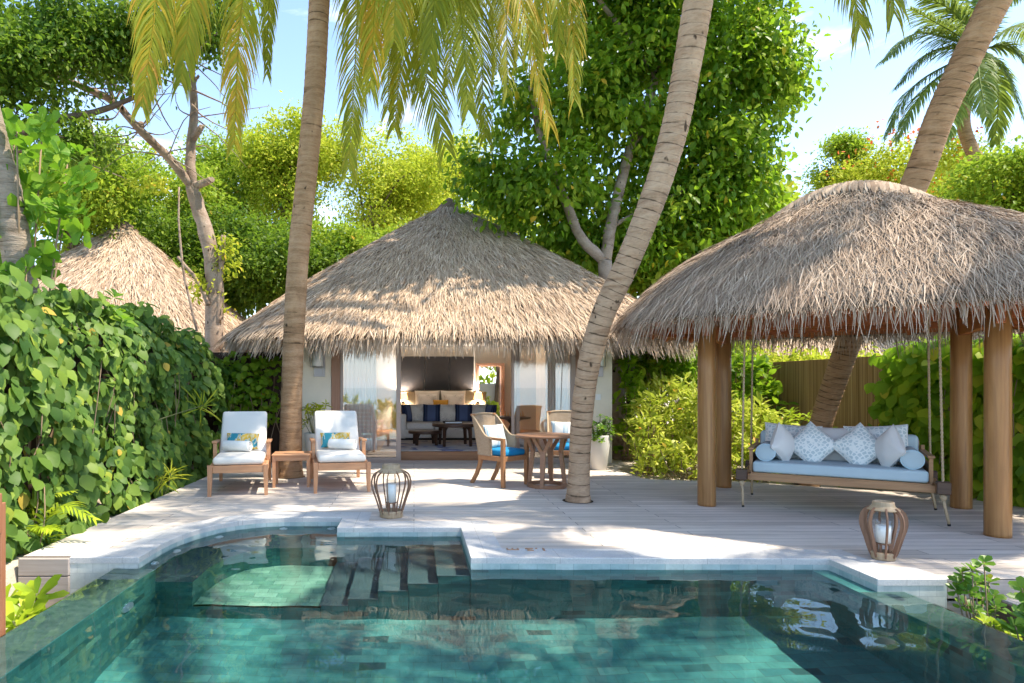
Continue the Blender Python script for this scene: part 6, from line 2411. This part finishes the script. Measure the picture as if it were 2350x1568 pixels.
# pruned tree over the next villa
pb = W(487, 745, 13.0)
pb.z = -0.1
f1 = W(440, 428, 13.0)
limbs = [
    ([pb, W(492, 720, 13), W(492, 640, 13), W(474, 540, 13), W(452, 470, 13), f1], 0.20, 0.13),
    ([f1, W(385, 360, 12.8), W(322, 300, 12.5), W(262, 235, 12.2), W(190, 200, 12), W(110, 165, 11.8)], 0.10, 0.05),
    ([f1, W(437, 340, 13.1), W(445, 270, 13.2), W(441, 170, 13.3), W(446, 60, 13.4), W(452, -60, 13.4)], 0.105, 0.055),
    ([W(444, 172, 13.3), W(425, 130, 13.2), W(404, 95, 13.1)], 0.06, 0.045),
    ([W(445, 428, 13.0), W(468, 420, 12.9), W(486, 412, 12.8)], 0.085, 0.06),
    ([W(322, 305, 12.5), W(324, 282, 12.45)], 0.055, 0.05),
    ([W(443, 320, 13.1), W(458, 298, 13), W(463, 290, 13)], 0.07, 0.055),
    ([W(446, 190, 13.3), W(457, 174, 13.2)], 0.035, 0.03),
    ([W(445, 140, 13.3), W(454, 133, 13.2)], 0.035, 0.03),
    ([W(262, 235, 12.2), W(250, 190, 12.2), W(240, 130, 12.2)], 0.05, 0.03),
    ([W(500, 740, 12.9), W(505, 640, 12.9), W(513, 540, 12.9)], 0.07, 0.05),
    ([W(478, 700, 12.8), W(450, 640, 12.8), W(408, 590, 12.8)], 0.05, 0.03),
    ([W(452, 760, 12.5), W(425, 640, 12.5), W(412, 540, 12.5), W(411, 430, 12.6)], 0.03, 0.02),
]
rr = random.Random(17)
for k in range(70):
    src = rr.choice(limbs[1:4] + limbs[9:10] + limbs[1:2])[0]
    p = Vector(rr.choice(src[1:]))
    d = Vector((rr.uniform(-1, 0.9), rr.uniform(-0.4, 0.4), rr.uniform(-0.35, 0.9))).normalized()
    l = rr.uniform(0.5, 1.6)
    q = p + d * l * 0.5 + Vector((0, 0, rr.uniform(-.15, .15)))
    e = p + d * l + Vector((rr.uniform(-.25, .25), 0, rr.uniform(-.35, .1)))
    limbs.append(([p, q, e], 0.016, 0.005))
for (a, b, c) in (((440, 205), (500, 232), (552, 262)), ((330, 160), (385, 185), (440, 205)), ((446, 130), (480, 90), (530, 55)), ((440, 240), (470, 270), (534, 303)), ((300, 150), (370, 150), (440, 160)), ((110, 345), (200, 375), (300, 415)), ((180, 372), (250, 330), (330, 345)), ((440, 200), (415, 190), (395, 170)), ((350, 210), (375, 270), (410, 320))):
    limbs.append(([W(*a, 12.7), W(*b, 12.7), W(*c, 12.7)], 0.022, 0.007))
tree('pruned_tree', 'pale pruned tree with sawn forked limbs behind the hedge', pb, limbs,
     [dict(name='crown', mat=M['lf_yel'], blobs=[B(520, 590, 12.9, .28, .25, .45), B(462, 650, 12.8, .22, .2, .35), B(530, 690, 12.9, .2, .2, .3), B(475, 425, 12.8, .18, .15, .12), B(350, 420, 12.6, .5, .3, .2)], nclump=80, per=7, spread=0.08, L=0.10, asp=0.55, kind='mid', hang=0.4, seed=8, gap=-0.5),
      dict(name='crown', mat=M['lf_small'], blobs=[B(430, 50, 13, .9, .7, .5), B(500, 90, 13, .6, .5, .4), B(330, 110, 12.6, .9, .7, .5), B(520, 30, 13, .5, .5, .4)], nclump=220, per=12, spread=0.14, L=0.10, asp=0.6, kind='mid', hang=0.6, seed=9, gap=-0.1)], 'bark')
cb0 = Vector((-6.4, 8.6, -0.1))
tree('canopy_tree', 'dark spreading tree whose canopy fills the top left corner', cb0,
     [([cb0, Vector((-6.4, 8.9, 2.5)), W(-130, 350, 9.6)], 0.2, 0.14), ([W(-130, 350, 9.6), W(0, 320, 10), W(110, 280, 10.4), W(230, 255, 10.8), W(330, 215, 11)], 0.10, 0.035),
      ([W(-60, 335, 9.8), W(60, 345, 10.2), W(150, 330, 10.6), W(260, 345, 11)], 0.06, 0.015), ([W(-130, 350, 9.6), W(-40, 200, 10), W(80, 110, 10.5), W(220, 60, 11)], 0.09, 0.03)] +
     [([W(-20 + 60 * i, 330 - 14 * i, 10.2 + 0.12 * i), W(20 + 60 * i, 290 - 10 * i + 22 * ((i * 7) % 3), 10.3), W(50 + 58 * i, 240 + 40 * ((i * 5) % 4), 10.5)], 0.02, 0.006) for i in range(6)],
     [dict(name='crown', mat=M['lf_small'], blobs=[B(60, 140, 10.5, 1.15, 1.0, .75), B(220, 150, 11, .95, .9, .55), B(130, 40, 10.8, 1.6, 1.0, .7), B(330, 60, 11.2, 1.0, .9, .6), B(60, 270, 10.3, .9, .7, .3), B(470, 20, 11.6, .8, .7, .4), B(180, 330, 10.6, .7, .5, .25), B(-60, 180, 10.0, .9, .9, .9)], nclump=1300, per=18, spread=0.17, L=0.095, asp=0.58, kind='mid', hang=0.45, droop=0.2, seed=12, gap=-0.12, gfreq=1.4, shell=1.8)], 'bark_dark')

# grove behind the villas
grove = [
    ('bushy green tree above the peak of the next villa', 330, 480, 22, 2.5, 2.3, 'lf_bg', 520, 0.16),
    ('tall green tree seen between the pruned tree and the palm', 570, 440, 25, 2.3, 2.9, 'lf_bg', 560, 0.16),
    ('bright yellow-green tree just left of the straight palm trunk', 650, 400, 23, 1.3, 2.5, 'lf_yel', 380, 0.15),
    ('loose yellow-green tree with sky gaps behind the villa peak', 850, 430, 24, 2.3, 2.9, 'lf_yel', 430, 0.15),
    ('pale yellow-green tree under the longest hanging fronds', 1010, 440, 27, 2.2, 2.5, 'lf_yel', 380, 0.16),
    ('dense green tree behind the sea grape leaves', 160, 470, 18, 1.8, 1.7, 'lf_bg', 400, 0.14),
    ('dark green bushy tree between the next villa and the pruned tree', 430, 640, 21, 2.6, 1.7, 'lf_small', 520, 0.15),
    ('dark green bushy tree behind the straight palm trunk', 620, 620, 20.5, 2.4, 1.8, 'lf_small', 560, 0.15),
    ('small pale tree touching the villa ridge on its right slope', 1120, 530, 23.5, 1.6, 1.4, 'lf_yel', 260, 0.15),
    ('dark green tree low behind the straight palm and the villa roof', 800, 620, 22, 2.4, 1.6, 'lf_bg', 460, 0.15),
    ('deep green tree in the gap between the villa ridge and the big trunk', 1300, 600, 21.5, 1.5, 1.5, 'lf_bg', 260, 0.15),
    ('light green tree between the big dark tree and the pavilion roof', 1640, 590, 18.5, 1.7, 1.6, 'lf_yel', 420, 0.16),
    ('light green tree beneath the big dark tree edge above the pavilion eave', 1740, 480, 19, 0.75, 0.9, 'lf_yel', 150, 0.17),
    ('small upright tree above the pavilion ridge', 1925, 385, 23, 0.65, 1.1, 'lf_bg', 150, 0.14),
    ('flame tree with orange blossoms behind the leaning palm', 2060, 400, 22, 2.0, 1.3, 'lf_yel', 330, 0.13),
    ('leafy green tree at the far right above the pavilion roof', 2285, 480, 17, 1.5, 1.35, 'lf_bg', 430, 0.14),
    ('pale green tree below the distant palm crown', 2180, 430, 25, 1.9, 1.3, 'lf_yel', 260, 0.15),
    ('green thicket tree behind the pavilion posts nearest the villa', 1560, 830, 15.5, 1.5, 0.9, 'lf_bg', 340, 0.15),
    ('green thicket tree above the bamboo screen', 1790, 872, 15.2, 1.2, 0.45, 'lf_yel', 260, 0.14),
    ('green thicket tree behind the vine covered end of the screen', 2030, 878, 14.4, 1.3, 0.4, 'lf_yel', 260, 0.14),
    ('green thicket tree behind the nearest pavilion post', 2330, 880, 13.0, 1.3, 0.4, 'lf_yel', 240, 0.14),
]
for i, (lab, px, py, d, rx, rz, mt, ncl, L) in enumerate(grove):
    c = W(px, py, d)
    rx, rz = rx * 1.22, rz * 1.12
    rr = random.Random(100 + i)
    blobs = [(c.x, c.y, c.z, rx * 0.8, rx * 0.8, rz * 0.8)]
    for k in range(7):
        a, e = rr.uniform(0, 6.28), rr.uniform(-0.5, 1.3)
        blobs.append((c.x + rx * 0.72 * math.cos(a) * math.cos(e * 0.6), c.y + rx * 0.5 * math.sin(a), c.z + rz * 0.62 * math.sin(e), rx * rr.uniform(0.3, 0.48), rx * 0.4, rz * rr.uniform(0.26, 0.42)))
    base = Vector((c.x + rr.uniform(-.4, .4), c.y + 0.3, -0.1))
    lm = [([base, Vector((base.x + .1, base.y, c.z * 0.4)), Vector((c.x, c.y, c.z - rz * 0.2))], 0.16, 0.07)]
    for k in range(6):
        bb = blobs[1 + k]
        lm.append(([Vector((c.x, c.y, c.z - rz * rr.uniform(0.3, 0.9))), Vector(((c.x + bb[0]) / 2, (c.y + bb[1]) / 2, (c.z + bb[2]) / 2 - 0.2)), Vector(bb[:3])], 0.05, 0.012))
    t = tree('grove_tree', lab, base, lm, [dict(name='crown', mat=M[mt], blobs=blobs, nclump=int(ncl * 1.7), per=30, spread=0.23, L=L * 0.86, asp=0.55, kind='mid', hang=0.3, droop=0.15, seed=200 + i, gap=-0.22, gfreq=1.0, shell=2.2)], 'bark_dark', 'trees of the grove behind the villas')
    if 'flame' in lab:
        P, Do, C = crown_points([(c.x, c.y, c.z + 0.5, rx, rx, rz * 0.9)], 60, 5, 0.1, 5, -1, 1, 5)
        n = len(P)
        me = leaf_mesh('blossom', P - np.array(base), Do + rng.normal(size=(n, 3)), Do + np.array([0, 0, 1.0]), np.full(n, 0.14), np.full(n, 0.1), 'mid', 0.2, 0.2)
        link('blossom', me, M['flower'], t)

# ------------------------------------------------------------------ sea grape, hedges, fences
def at_heads(pts, base):
    return [(p.x - base.x, p.y - base.y, p.z - base.z, n.x, n.y, n.z) for (p, n) in pts]


def leafy_bush(name, label, base, heads, nleaf, L, asp, mat, kind='obovate', droop=0.2, seed=1, stem='stem_brown', group=None, sr=0.008, up=0.7, cat='shrub'):
    b = Vector(base)
    t = thing(name, label, cat, b, 0, group)
    mb = MB()
    rr = random.Random(seed)
    for h in (heads if len(heads) < 40 else heads[::6]):
        p = Vector(h[:3])
        q = Vector((p.x * 0.25 + rr.uniform(-.05, .05), p.y * 0.25, p.z * 0.3))
        mb.tube(bezier([Vector((p.x * 0.1, p.y * 0.1, 0)), q, p], 6), [sr * (1.3 - 0.1 * k) for k in range(7)], 5)
    mb.build('stem', M[stem], t)
    rosettes('foliage', t, mat, heads, nleaf, L, asp, kind, droop, seed, up)
    return t


rr = random.Random(21)
gb = Vector((-4.55, 7.3, -0.1))
hd = []
for k in range(120):
    px, py = rr.uniform(-40, 215), rr.uniform(255, 700)
    if px > 190 or (py > 545 and px > 110) or (py < 330 and px > 110):
        continue
    d = rr.uniform(6.6, 8.2)
    p = W(px, py, d)
    hd.append((p, Vector((rr.uniform(-.6, .7), rr.uniform(-1, .3), rr.uniform(-.2, 1)))))
for k in range(10):
    p = W(rr.uniform(120, 290), rr.uniform(665, 740), rr.uniform(7.6, 8.6))
    hd.append((p, Vector((rr.uniform(-.3, .6), rr.uniform(-.8, .3), 1))))
leafy_bush('sea_grape', 'sea grape tree with large round green leaves above the hedge', gb, at_heads(hd, gb), 8, 0.20, 0.72, M['lf_grape'], 'obovate', 0.15, 33, sr=0.014, cat='tree')


def hedge(name, label, base, P, N, L, asp, mat, seed=1, cat='hedge', hang=0.75, kind='big', lvar=0.5, droop=0.25):
    r = np.random.default_rng(seed)
    n = len(P)
    b = Vector(base)
    t = thing(name, label, cat, b)
    D = N * 0.42 + r.normal(size=(n, 3)) * 0.27 + np.array([0, 0, -hang])
    NN = N * 0.9 + np.array([0, 0, 0.55]) + r.normal(size=(n, 3)) * 0.35
    Ls = L * (1 - lvar / 2 + lvar * r.random(n))
    link('foliage', leaf_mesh('foliage', P - np.array(b), D, NN, Ls, Ls * asp * (0.85 + .3 * r.random(n)), kind, droop, 0.16), mat, t)
    return t, D


def vine_stems(parent, base, P, n, seed, r0=0.006):
    rr = random.Random(seed)
    mb = MB()
    b = Vector(base)
    for k in range(n):
        p = Vector(P[rr.randrange(len(P))]) - b
        q = Vector((p.x + rr.uniform(-.15, .15), p.y + rr.uniform(-.3, .3), max(0.0, p.z - rr.uniform(0.5, 1.4))))
        mb.tube(bezier([p, (p + q) / 2 + Vector((rr.uniform(-.08, .08), rr.uniform(-.08, .08), 0)), q], 6), r0, 5)
    mb.build('stem', M['stem_brown'], parent)


r_ = np.random.default_rng(61)


def n1(a, b, c=0.0):
    return np.array([noise.noise(Vector((x, y, c))) for x, y in zip(a, b)])


# left hedge: face, shoulder and ragged top, over a dark screen
n = 8800
y = 3.4 + 8.4 * r_.random(n) ** 0.92
ztop = 2.38 + 0.22 * n1(y * 1.1, y * 0) - 0.26 * np.clip((y - 9.5) / 2.2, 0, 1)
v = r_.random(n) ** 0.85
z = -0.5 + (ztop + 0.5) * v
zmin = np.where(y > 5.3, 0.02, -0.5)
z = np.maximum(z, zmin + 0.1 * r_.random(n))
bul = 0.32 * n1(y * 0.9, z * 1.1, 3.3) + 0.14 * n1(y * 2.6, z * 2.6, 7.7)
x = -3.42 - 0.10 * np.clip(z, 0, 3) + bul - 0.35 * np.clip((v - 0.86) / 0.14, 0, 1) ** 2 - 0.28 * r_.random(n) ** 2
x += 0.42 * np.clip((y - 10.2) / 1.5, 0, 1) * np.clip(1.6 - z * 0.6, 0, 1) * 0.4
P = np.stack([x, y, z], -1)
N = np.stack([np.full(n, 1.0), np.full(n, -0.45), 0.15 + 1.1 * np.clip((v - 0.82) / 0.18, 0, 1)], -1)
hole = n1(y * 2.1, z * 2.4, 12.5)
kp = hole > -0.30
P, N = P[kp], N[kp]
n = len(P)
m = 1900
yt = 3.4 + 8.3 * r_.random(m)
xt = -3.75 - 0.95 * r_.random(m)
zt = 2.36 + 0.28 * n1(yt * 1.3, xt * 1.3) - 0.26 * np.clip((yt - 9.5) / 2.2, 0, 1) + 0.16 * r_.random(m)
P = np.concatenate([P, np.stack([xt, yt, zt], -1)])
N = np.concatenate([N, np.tile([0.3, -0.3, 1.0], (m, 1))])
hb = (-3.9, 7.5, -0.1)
ht, _ = hedge('hedge', 'dense broad leaved green hedge along the deck beside the loungers', hb, P, unit(N), 0.128, 0.74, M['lf_hedge'], 62, lvar=1.2)
vine_stems(ht, hb, P[:n], 130, 5)
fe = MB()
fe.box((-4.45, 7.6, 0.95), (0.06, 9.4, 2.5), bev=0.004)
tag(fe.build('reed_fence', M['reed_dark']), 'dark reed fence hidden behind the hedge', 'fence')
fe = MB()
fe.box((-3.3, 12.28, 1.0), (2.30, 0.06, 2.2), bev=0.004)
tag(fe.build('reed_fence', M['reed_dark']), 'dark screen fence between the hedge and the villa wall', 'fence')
# darker shrub in front of that screen
n = 620
a = r_.random(n) * 6.28
q = np.sqrt(r_.random(n))
P = np.stack([-3.15 + 0.62 * q * np.cos(a) + 0.1, 11.75 + 0.3 * q * np.sin(a), 0.75 + 1.25 * r_.random(n)], -1)
N = np.stack([0.3 * np.cos(a) + 0.2, -1.0 + 0 * a, 0.4 + 0 * a], -1)
kp = r_.random(n) > 0.35 * (P[:, 0] > -2.85)
ht, _ = hedge('shrub', 'dark round leaved shrub in front of the dark screen by the villa', (-3.15, 11.8, 0), P[kp], unit(N[kp]), 0.13, 0.8, M['lf_big'], 64, cat='shrub', hang=0.3)
vine_stems(ht, (-3.15, 11.8, 0), P, 24, 8)

# right screen and its vines
A_, B_ = Vector((7.52, 14.6, 0)), Vector((8.25, 5.0, 0))
fe = MB()
fe.bar((A_.x, A_.y, 0.95), (B_.x, B_.y, 0.95), 0.05, 2.0)
tag(fe.build('reed_fence', M['reed']), 'brown bamboo reed screen behind the pavilion', 'fence')
n = 3600
y = 4.6 + 5.9 * r_.random(n)
z = 2.05 * r_.random(n) ** 0.9
edge = 10.0 + 0.5 * n1(z * 1.7, z * 0 + 4.0) - 0.45 * (z - 1.0) ** 2 * 0.4
fx = A_.x + (B_.x - A_.x) * (A_.y - y) / (A_.y - B_.y)
x = fx - 0.14 - 0.26 * (0.5 + 0.8 * n1(y * 1.2, z * 1.4, 9.0)) - 0.22 * r_.random(n) ** 2
kp = (y < edge + 0.3 * r_.random(n))
P = np.stack([x, y, z], -1)[kp]
N = np.tile([-1.0, -0.5, 0.25], (len(P), 1))
m = 700
yt = 4.6 + 5.6 * r_.random(m)
xt = A_.x + (B_.x - A_.x) * (A_.y - yt) / (A_.y - B_.y) + r_.normal(size=m) * 0.16
P = np.concatenate([P, np.stack([xt, yt, 1.98 + 0.16 * r_.random(m)], -1)])
N = np.concatenate([N, np.tile([-0.3, -0.3, 1.0], (m, 1))])
ht, _ = hedge('vine', 'broad leaved green vine covering the near end of the bamboo screen', (7.8, 8.0, 0), P, unit(N), 0.19, 0.82, M['lf_vine'], 66, cat='vine')
vine_stems(ht, (7.8, 8.0, 0), P, 90, 9)

# bright planting behind the deck
def scatter_shrub(label, base, w, d_, h, n, L, asp, mat, seed, kind='big', group='bright shrubs behind the deck', name='shrub', hang=0.0, stems=22, low=0.05):
    r = np.random.default_rng(seed)
    b = np.array(base, float)
    nc = max(8, n // 9)
    a = r.random(nc) * 6.28
    q = np.sqrt(r.random(nc))
    zz = low + (h - low) * r.random(nc) ** 0.8
    prof = np.sqrt(np.clip(1 - (zz / h - 0.45) ** 2 / 0.42, 0.12, 1))
    C = np.stack([w * q * np.cos(a) * prof, d_ * q * np.sin(a) * prof, zz], -1)
    P = np.repeat(C, 9, 0)
    nn = len(P)
    P = P + r.normal(size=(nn, 3)) * 0.05
    O = np.repeat(np.stack([np.cos(a), np.sin(a), 0.5 + 0 * a], -1), 9, 0)
    D = O * 0.4 + r.normal(size=(nn, 3)) * 0.75 + np.array([0, 0, 0.35 - hang])
    N = np.array([0, 0, 1.0]) + r.normal(size=(nn, 3)) * 0.5
    Ls = L * (0.6 + 0.8 * r.random(nn))
    t = thing(name, label, 'shrub', base, 0, group)
    link('foliage', leaf_mesh('foliage', P, D, N, Ls, Ls * asp, kind, 0.3, 0.2), mat, t)
    mb = MB()
    rr = random.Random(seed)
    for k in range(stems):
        c = C[rr.randrange(nc)]
        mb.tube(bezier([(c[0] * .4 + rr.uniform(-.1, .1), c[1] * .4, 0), (c[0] * .7, c[1] * .7, c[2] * .5), tuple(c)], 6), 0.007, 5)
    mb.build('stem', M['stem_brown'], t)
    return t


S = M['lf_shrub']
scatter_shrub('pale yellow-green shrub right beside the brown tree trunk', (4.25, 11.2, -0.07), 0.5, 0.5, 1.35, 800, 0.13, 0.32, S, 71)
scatter_shrub('small bright shrub between the villa corner and the tall variegated shrub', (3.98, 10.75, -0.07), 0.26, 0.3, 0.95, 420, 0.12, 0.34, S, 83)
scatter_shrub('tall variegated shrub in the middle of the bright bed by the first post', (4.75, 11.6, -0.07), 0.65, 0.6, 1.65, 1300, 0.13, 0.34, S, 72)
scatter_shrub('low variegated shrub at the deck edge by the first post', (4.35, 10.3, -0.07), 0.75, 0.35, 0.55, 700, 0.12, 0.4, S, 73)
scatter_shrub('bright shrub filling the gap between the two villa side posts', (5.05, 10.8, -0.07), 0.5, 0.5, 1.4, 900, 0.13, 0.34, S, 74)
scatter_shrub('bright shrub behind the swing ropes nearest the villa', (5.85, 11.0, -0.07), 0.7, 0.6, 1.15, 1200, 0.14, 0.34, S, 75)
scatter_shrub('low bright shrub at the foot of the leaning palm behind the swing', (5.5, 10.0, -0.07), 0.7, 0.35, 0.6, 700, 0.13, 0.36, S, 76)
scatter_shrub('dark green bushy shrub under the villa eave beyond the bright bed', (5.4, 13.4, -0.07), 1.1, 0.7, 2.3, 1500, 0.17, 0.5, M['lf_big'], 77, group=None)
scatter_shrub('dark glossy shrub against the far end of the bamboo screen', (6.75, 13.0, -0.07), 0.85, 0.7, 2.05, 1200, 0.18, 0.55, M['lf_big'], 78, group=None)
scatter_shrub('climbing vine with yellow-green leaves on the brown tree trunk', (4.32, 12.75, -0.05), 0.24, 0.22, 2.0, 420, 0.14, 0.7, M['lf_vine'], 79, group=None, name='vine')
scatter_shrub('dark low shrub at the foot of the vines by the bamboo screen', (7.2, 9.8, -0.07), 0.6, 0.5, 0.75, 500, 0.14, 0.6, M['lf_glossy'], 80, group=None)
scatter_shrub('sunlit shrub seen through the back doorway', (2.6, 22.5, -0.07), 0.6, 0.5, 1.1, 420, 0.2, 0.4, M['lf_yel'], 81, group=None)
scatter_shrub('green shrub above the garden wall seen through the doorway', (2.3, 26, 0.6), 1.6, 0.6, 2.2, 700, 0.24, 0.5, M['lf_bg'], 82, group=None)
hd = []
rr = random.Random(5)
for k in range(26):
    p = W(rr.uniform(1690, 1905), rr.uniform(945, 1010), rr.uniform(10.6, 11.6))
    hd.append((p, Vector((rr.uniform(-.4, .4), rr.uniform(-.6, .2), 1))))
b0 = Vector((6.0, 11.3, -0.07))
leafy_bush('cabbage_shrub', 'lime green rosette shrub behind the swing at the palm base', b0, at_heads(hd, b0), 10, 0.2, 0.36, M['lf_lime'], 'obovate', 0.25, 41, 'stem')
hd = []
for k in range(16):
    p = W(rr.uniform(1985, 2060), rr.uniform(985, 1050), rr.uniform(9.5, 10.2))
    hd.append((p, Vector((rr.uniform(-.4, .4), rr.uniform(-.6, .2), 1))))

# plants in the near corners
def rosette_plant(name, label, base, heads, **kw):
    return leafy_bush(name, label, base, at_heads(heads, Vector(base)), **kw)


rosette_plant('rosette_plant', 'lime green rosette plant in front of the deck end wall', (-2.78, 4.65, -0.72), [(W(84, 1362, 4.6), Vector((.1, -.55, 1))), (W(30, 1425, 4.3), Vector((-.2, -.4, 1))), (W(62, 1410, 4.45), Vector((.3, -.5, .8))), (W(8, 1385, 4.6), Vector((-.3, -.3, 1)))], nleaf=13, L=0.235, asp=0.40, mat=M['lf_lime'], droop=0.2, seed=51, stem='stem', sr=0.011, up=0.9)
rosette_plant('spiky_plant', 'spiky strap leaved plant at the hedge foot behind the deck edge', (-3.38, 8.5, -0.02), [(W(392, 1085, 8.5), Vector((.35, -.3, 1))), (W(372, 1100, 8.4), Vector((.2, -.5, .8)))], nleaf=17, L=0.30, asp=0.085, mat=M['lf_yel'], kind='strap', droop=0.35, seed=52, stem='stem', up=0.9)
rosette_plant('spiky_plant', 'spiky strap leaved plant inside the hedge face at mid height', (-3.7, 8.6, 0.9), [(W(468, 930, 9.7), Vector((.8, -.5, .5)))], nleaf=14, L=0.42, asp=0.07, mat=M['lf_yel'], kind='strap', droop=0.35, seed=53, stem='stem', up=0.9)
yp = thing('young_palm', 'young palm with bright lime fronds at the hedge foot', 'palm plant', (-3.52, 6.05, -0.1))
o0 = Vector((-3.52, 6.05, -0.1))
for i, (pts, sd) in enumerate(((([W(88, 1250, 5.95), W(104, 1195, 5.9), W(150, 1160, 5.85), W(214, 1190, 5.8)]), 1), (([W(84, 1255, 6.0), W(80, 1190, 6.05), W(105, 1140, 6.1), W(160, 1128, 6.1)]), 2), (([W(90, 1255, 5.9), W(92, 1225, 5.8), W(98, 1210, 5.7), W(120, 1215, 5.6)]), 3), (([W(84, 1255, 6.0), W(62, 1200, 6.1), W(70, 1150, 6.2), W(110, 1120, 6.3)]), 4))):
    frond(yp, [o0 + Vector((0.02 * i, 0, 0.0))] + pts, 0.26, 24, M['lf_lime'], seed=60 + i, width=0.026, gravity=0.4, tint=(0.1, 0.9), off=o0, rach=0.007, ragged=0.0)
hd = []
for k, (px, py) in enumerate(((2258, 1290), (2208, 1312), (2238, 1335), (2270, 1332), (2222, 1355), (2195, 1350), (2255, 1370), (2280, 1365), (2240, 1400), (2212, 1385), (2268, 1405), (2250, 1330), (2232, 1305), (2205, 1335), (2285, 1390))):
    hd.append((W(px, py, 4.35 + 0.06 * ((k * 5) % 4)), Vector((rr.uniform(-.5, .5), rr.uniform(-.8, .0), 1))))
rosette_plant('glossy_shrub', 'glossy green shrub with paddle leaves in front of the pool corner', (3.92, 4.35, -0.8), hd, nleaf=9, L=0.085, asp=0.62, mat=M['lf_glossy'], droop=0.12, seed=54, stem='stem_brown', sr=0.006, up=0.8)
hd = []
for k, (px, py) in enumerate(((2280, 1432), (2300, 1440), (2262, 1425), (2318, 1452), (2290, 1455))):
    hd.append((W(px, py, 4.12 + 0.04 * k), Vector((rr.uniform(-.3, .5), -0.5, 1))))
rosette_plant('glossy_shrub', 'low lime green shrub at the foot of the paddle leaved shrub', (3.93, 4.1, -0.8), hd, nleaf=9, L=0.10, asp=0.55, mat=M['lf_lime'], droop=0.15, seed=55, stem='stem', sr=0.006, up=0.8)
hd = []
for k, (px, py) in enumerate(((2345, 1350), (2352, 1375), (2338, 1410), (2360, 1420), (2348, 1445), (2370, 1395), (2330, 1435))):
    hd.append((W(px, py, 4.0 + 0.05 * (k % 3)), Vector((rr.uniform(-.5, .4), -0.5, 1))))
rosette_plant('glossy_shrub', 'glossy green shrub cut by the right edge beside the lower deck', (3.98, 4.0, -0.8), hd, nleaf=9, L=0.10, asp=0.6, mat=M['lf_glossy'], droop=0.12, seed=56, stem='stem_brown', sr=0.006, up=0.8)

# beach planting between the pool and the sea, mirrored in the villa glass
for i, (x, y, w_, h) in enumerate(((-5.2, -6.5, 1.3, 1.7), (-3.4, -7.4, 1.4, 1.9), (-1.6, -7.0, 1.2, 1.65), (-0.4, -8.2, 1.1, 1.5), (1.4, -8.0, 1.2, 1.2))):
    scatter_shrub('beach shrub between the pool and the sea, mirrored in the villa glass', (x, y, -1.0), w_, 0.8, h, 700, 0.26, 0.35, M['lf_yel'], 300 + i, group='beach shrubs mirrored in the glass')
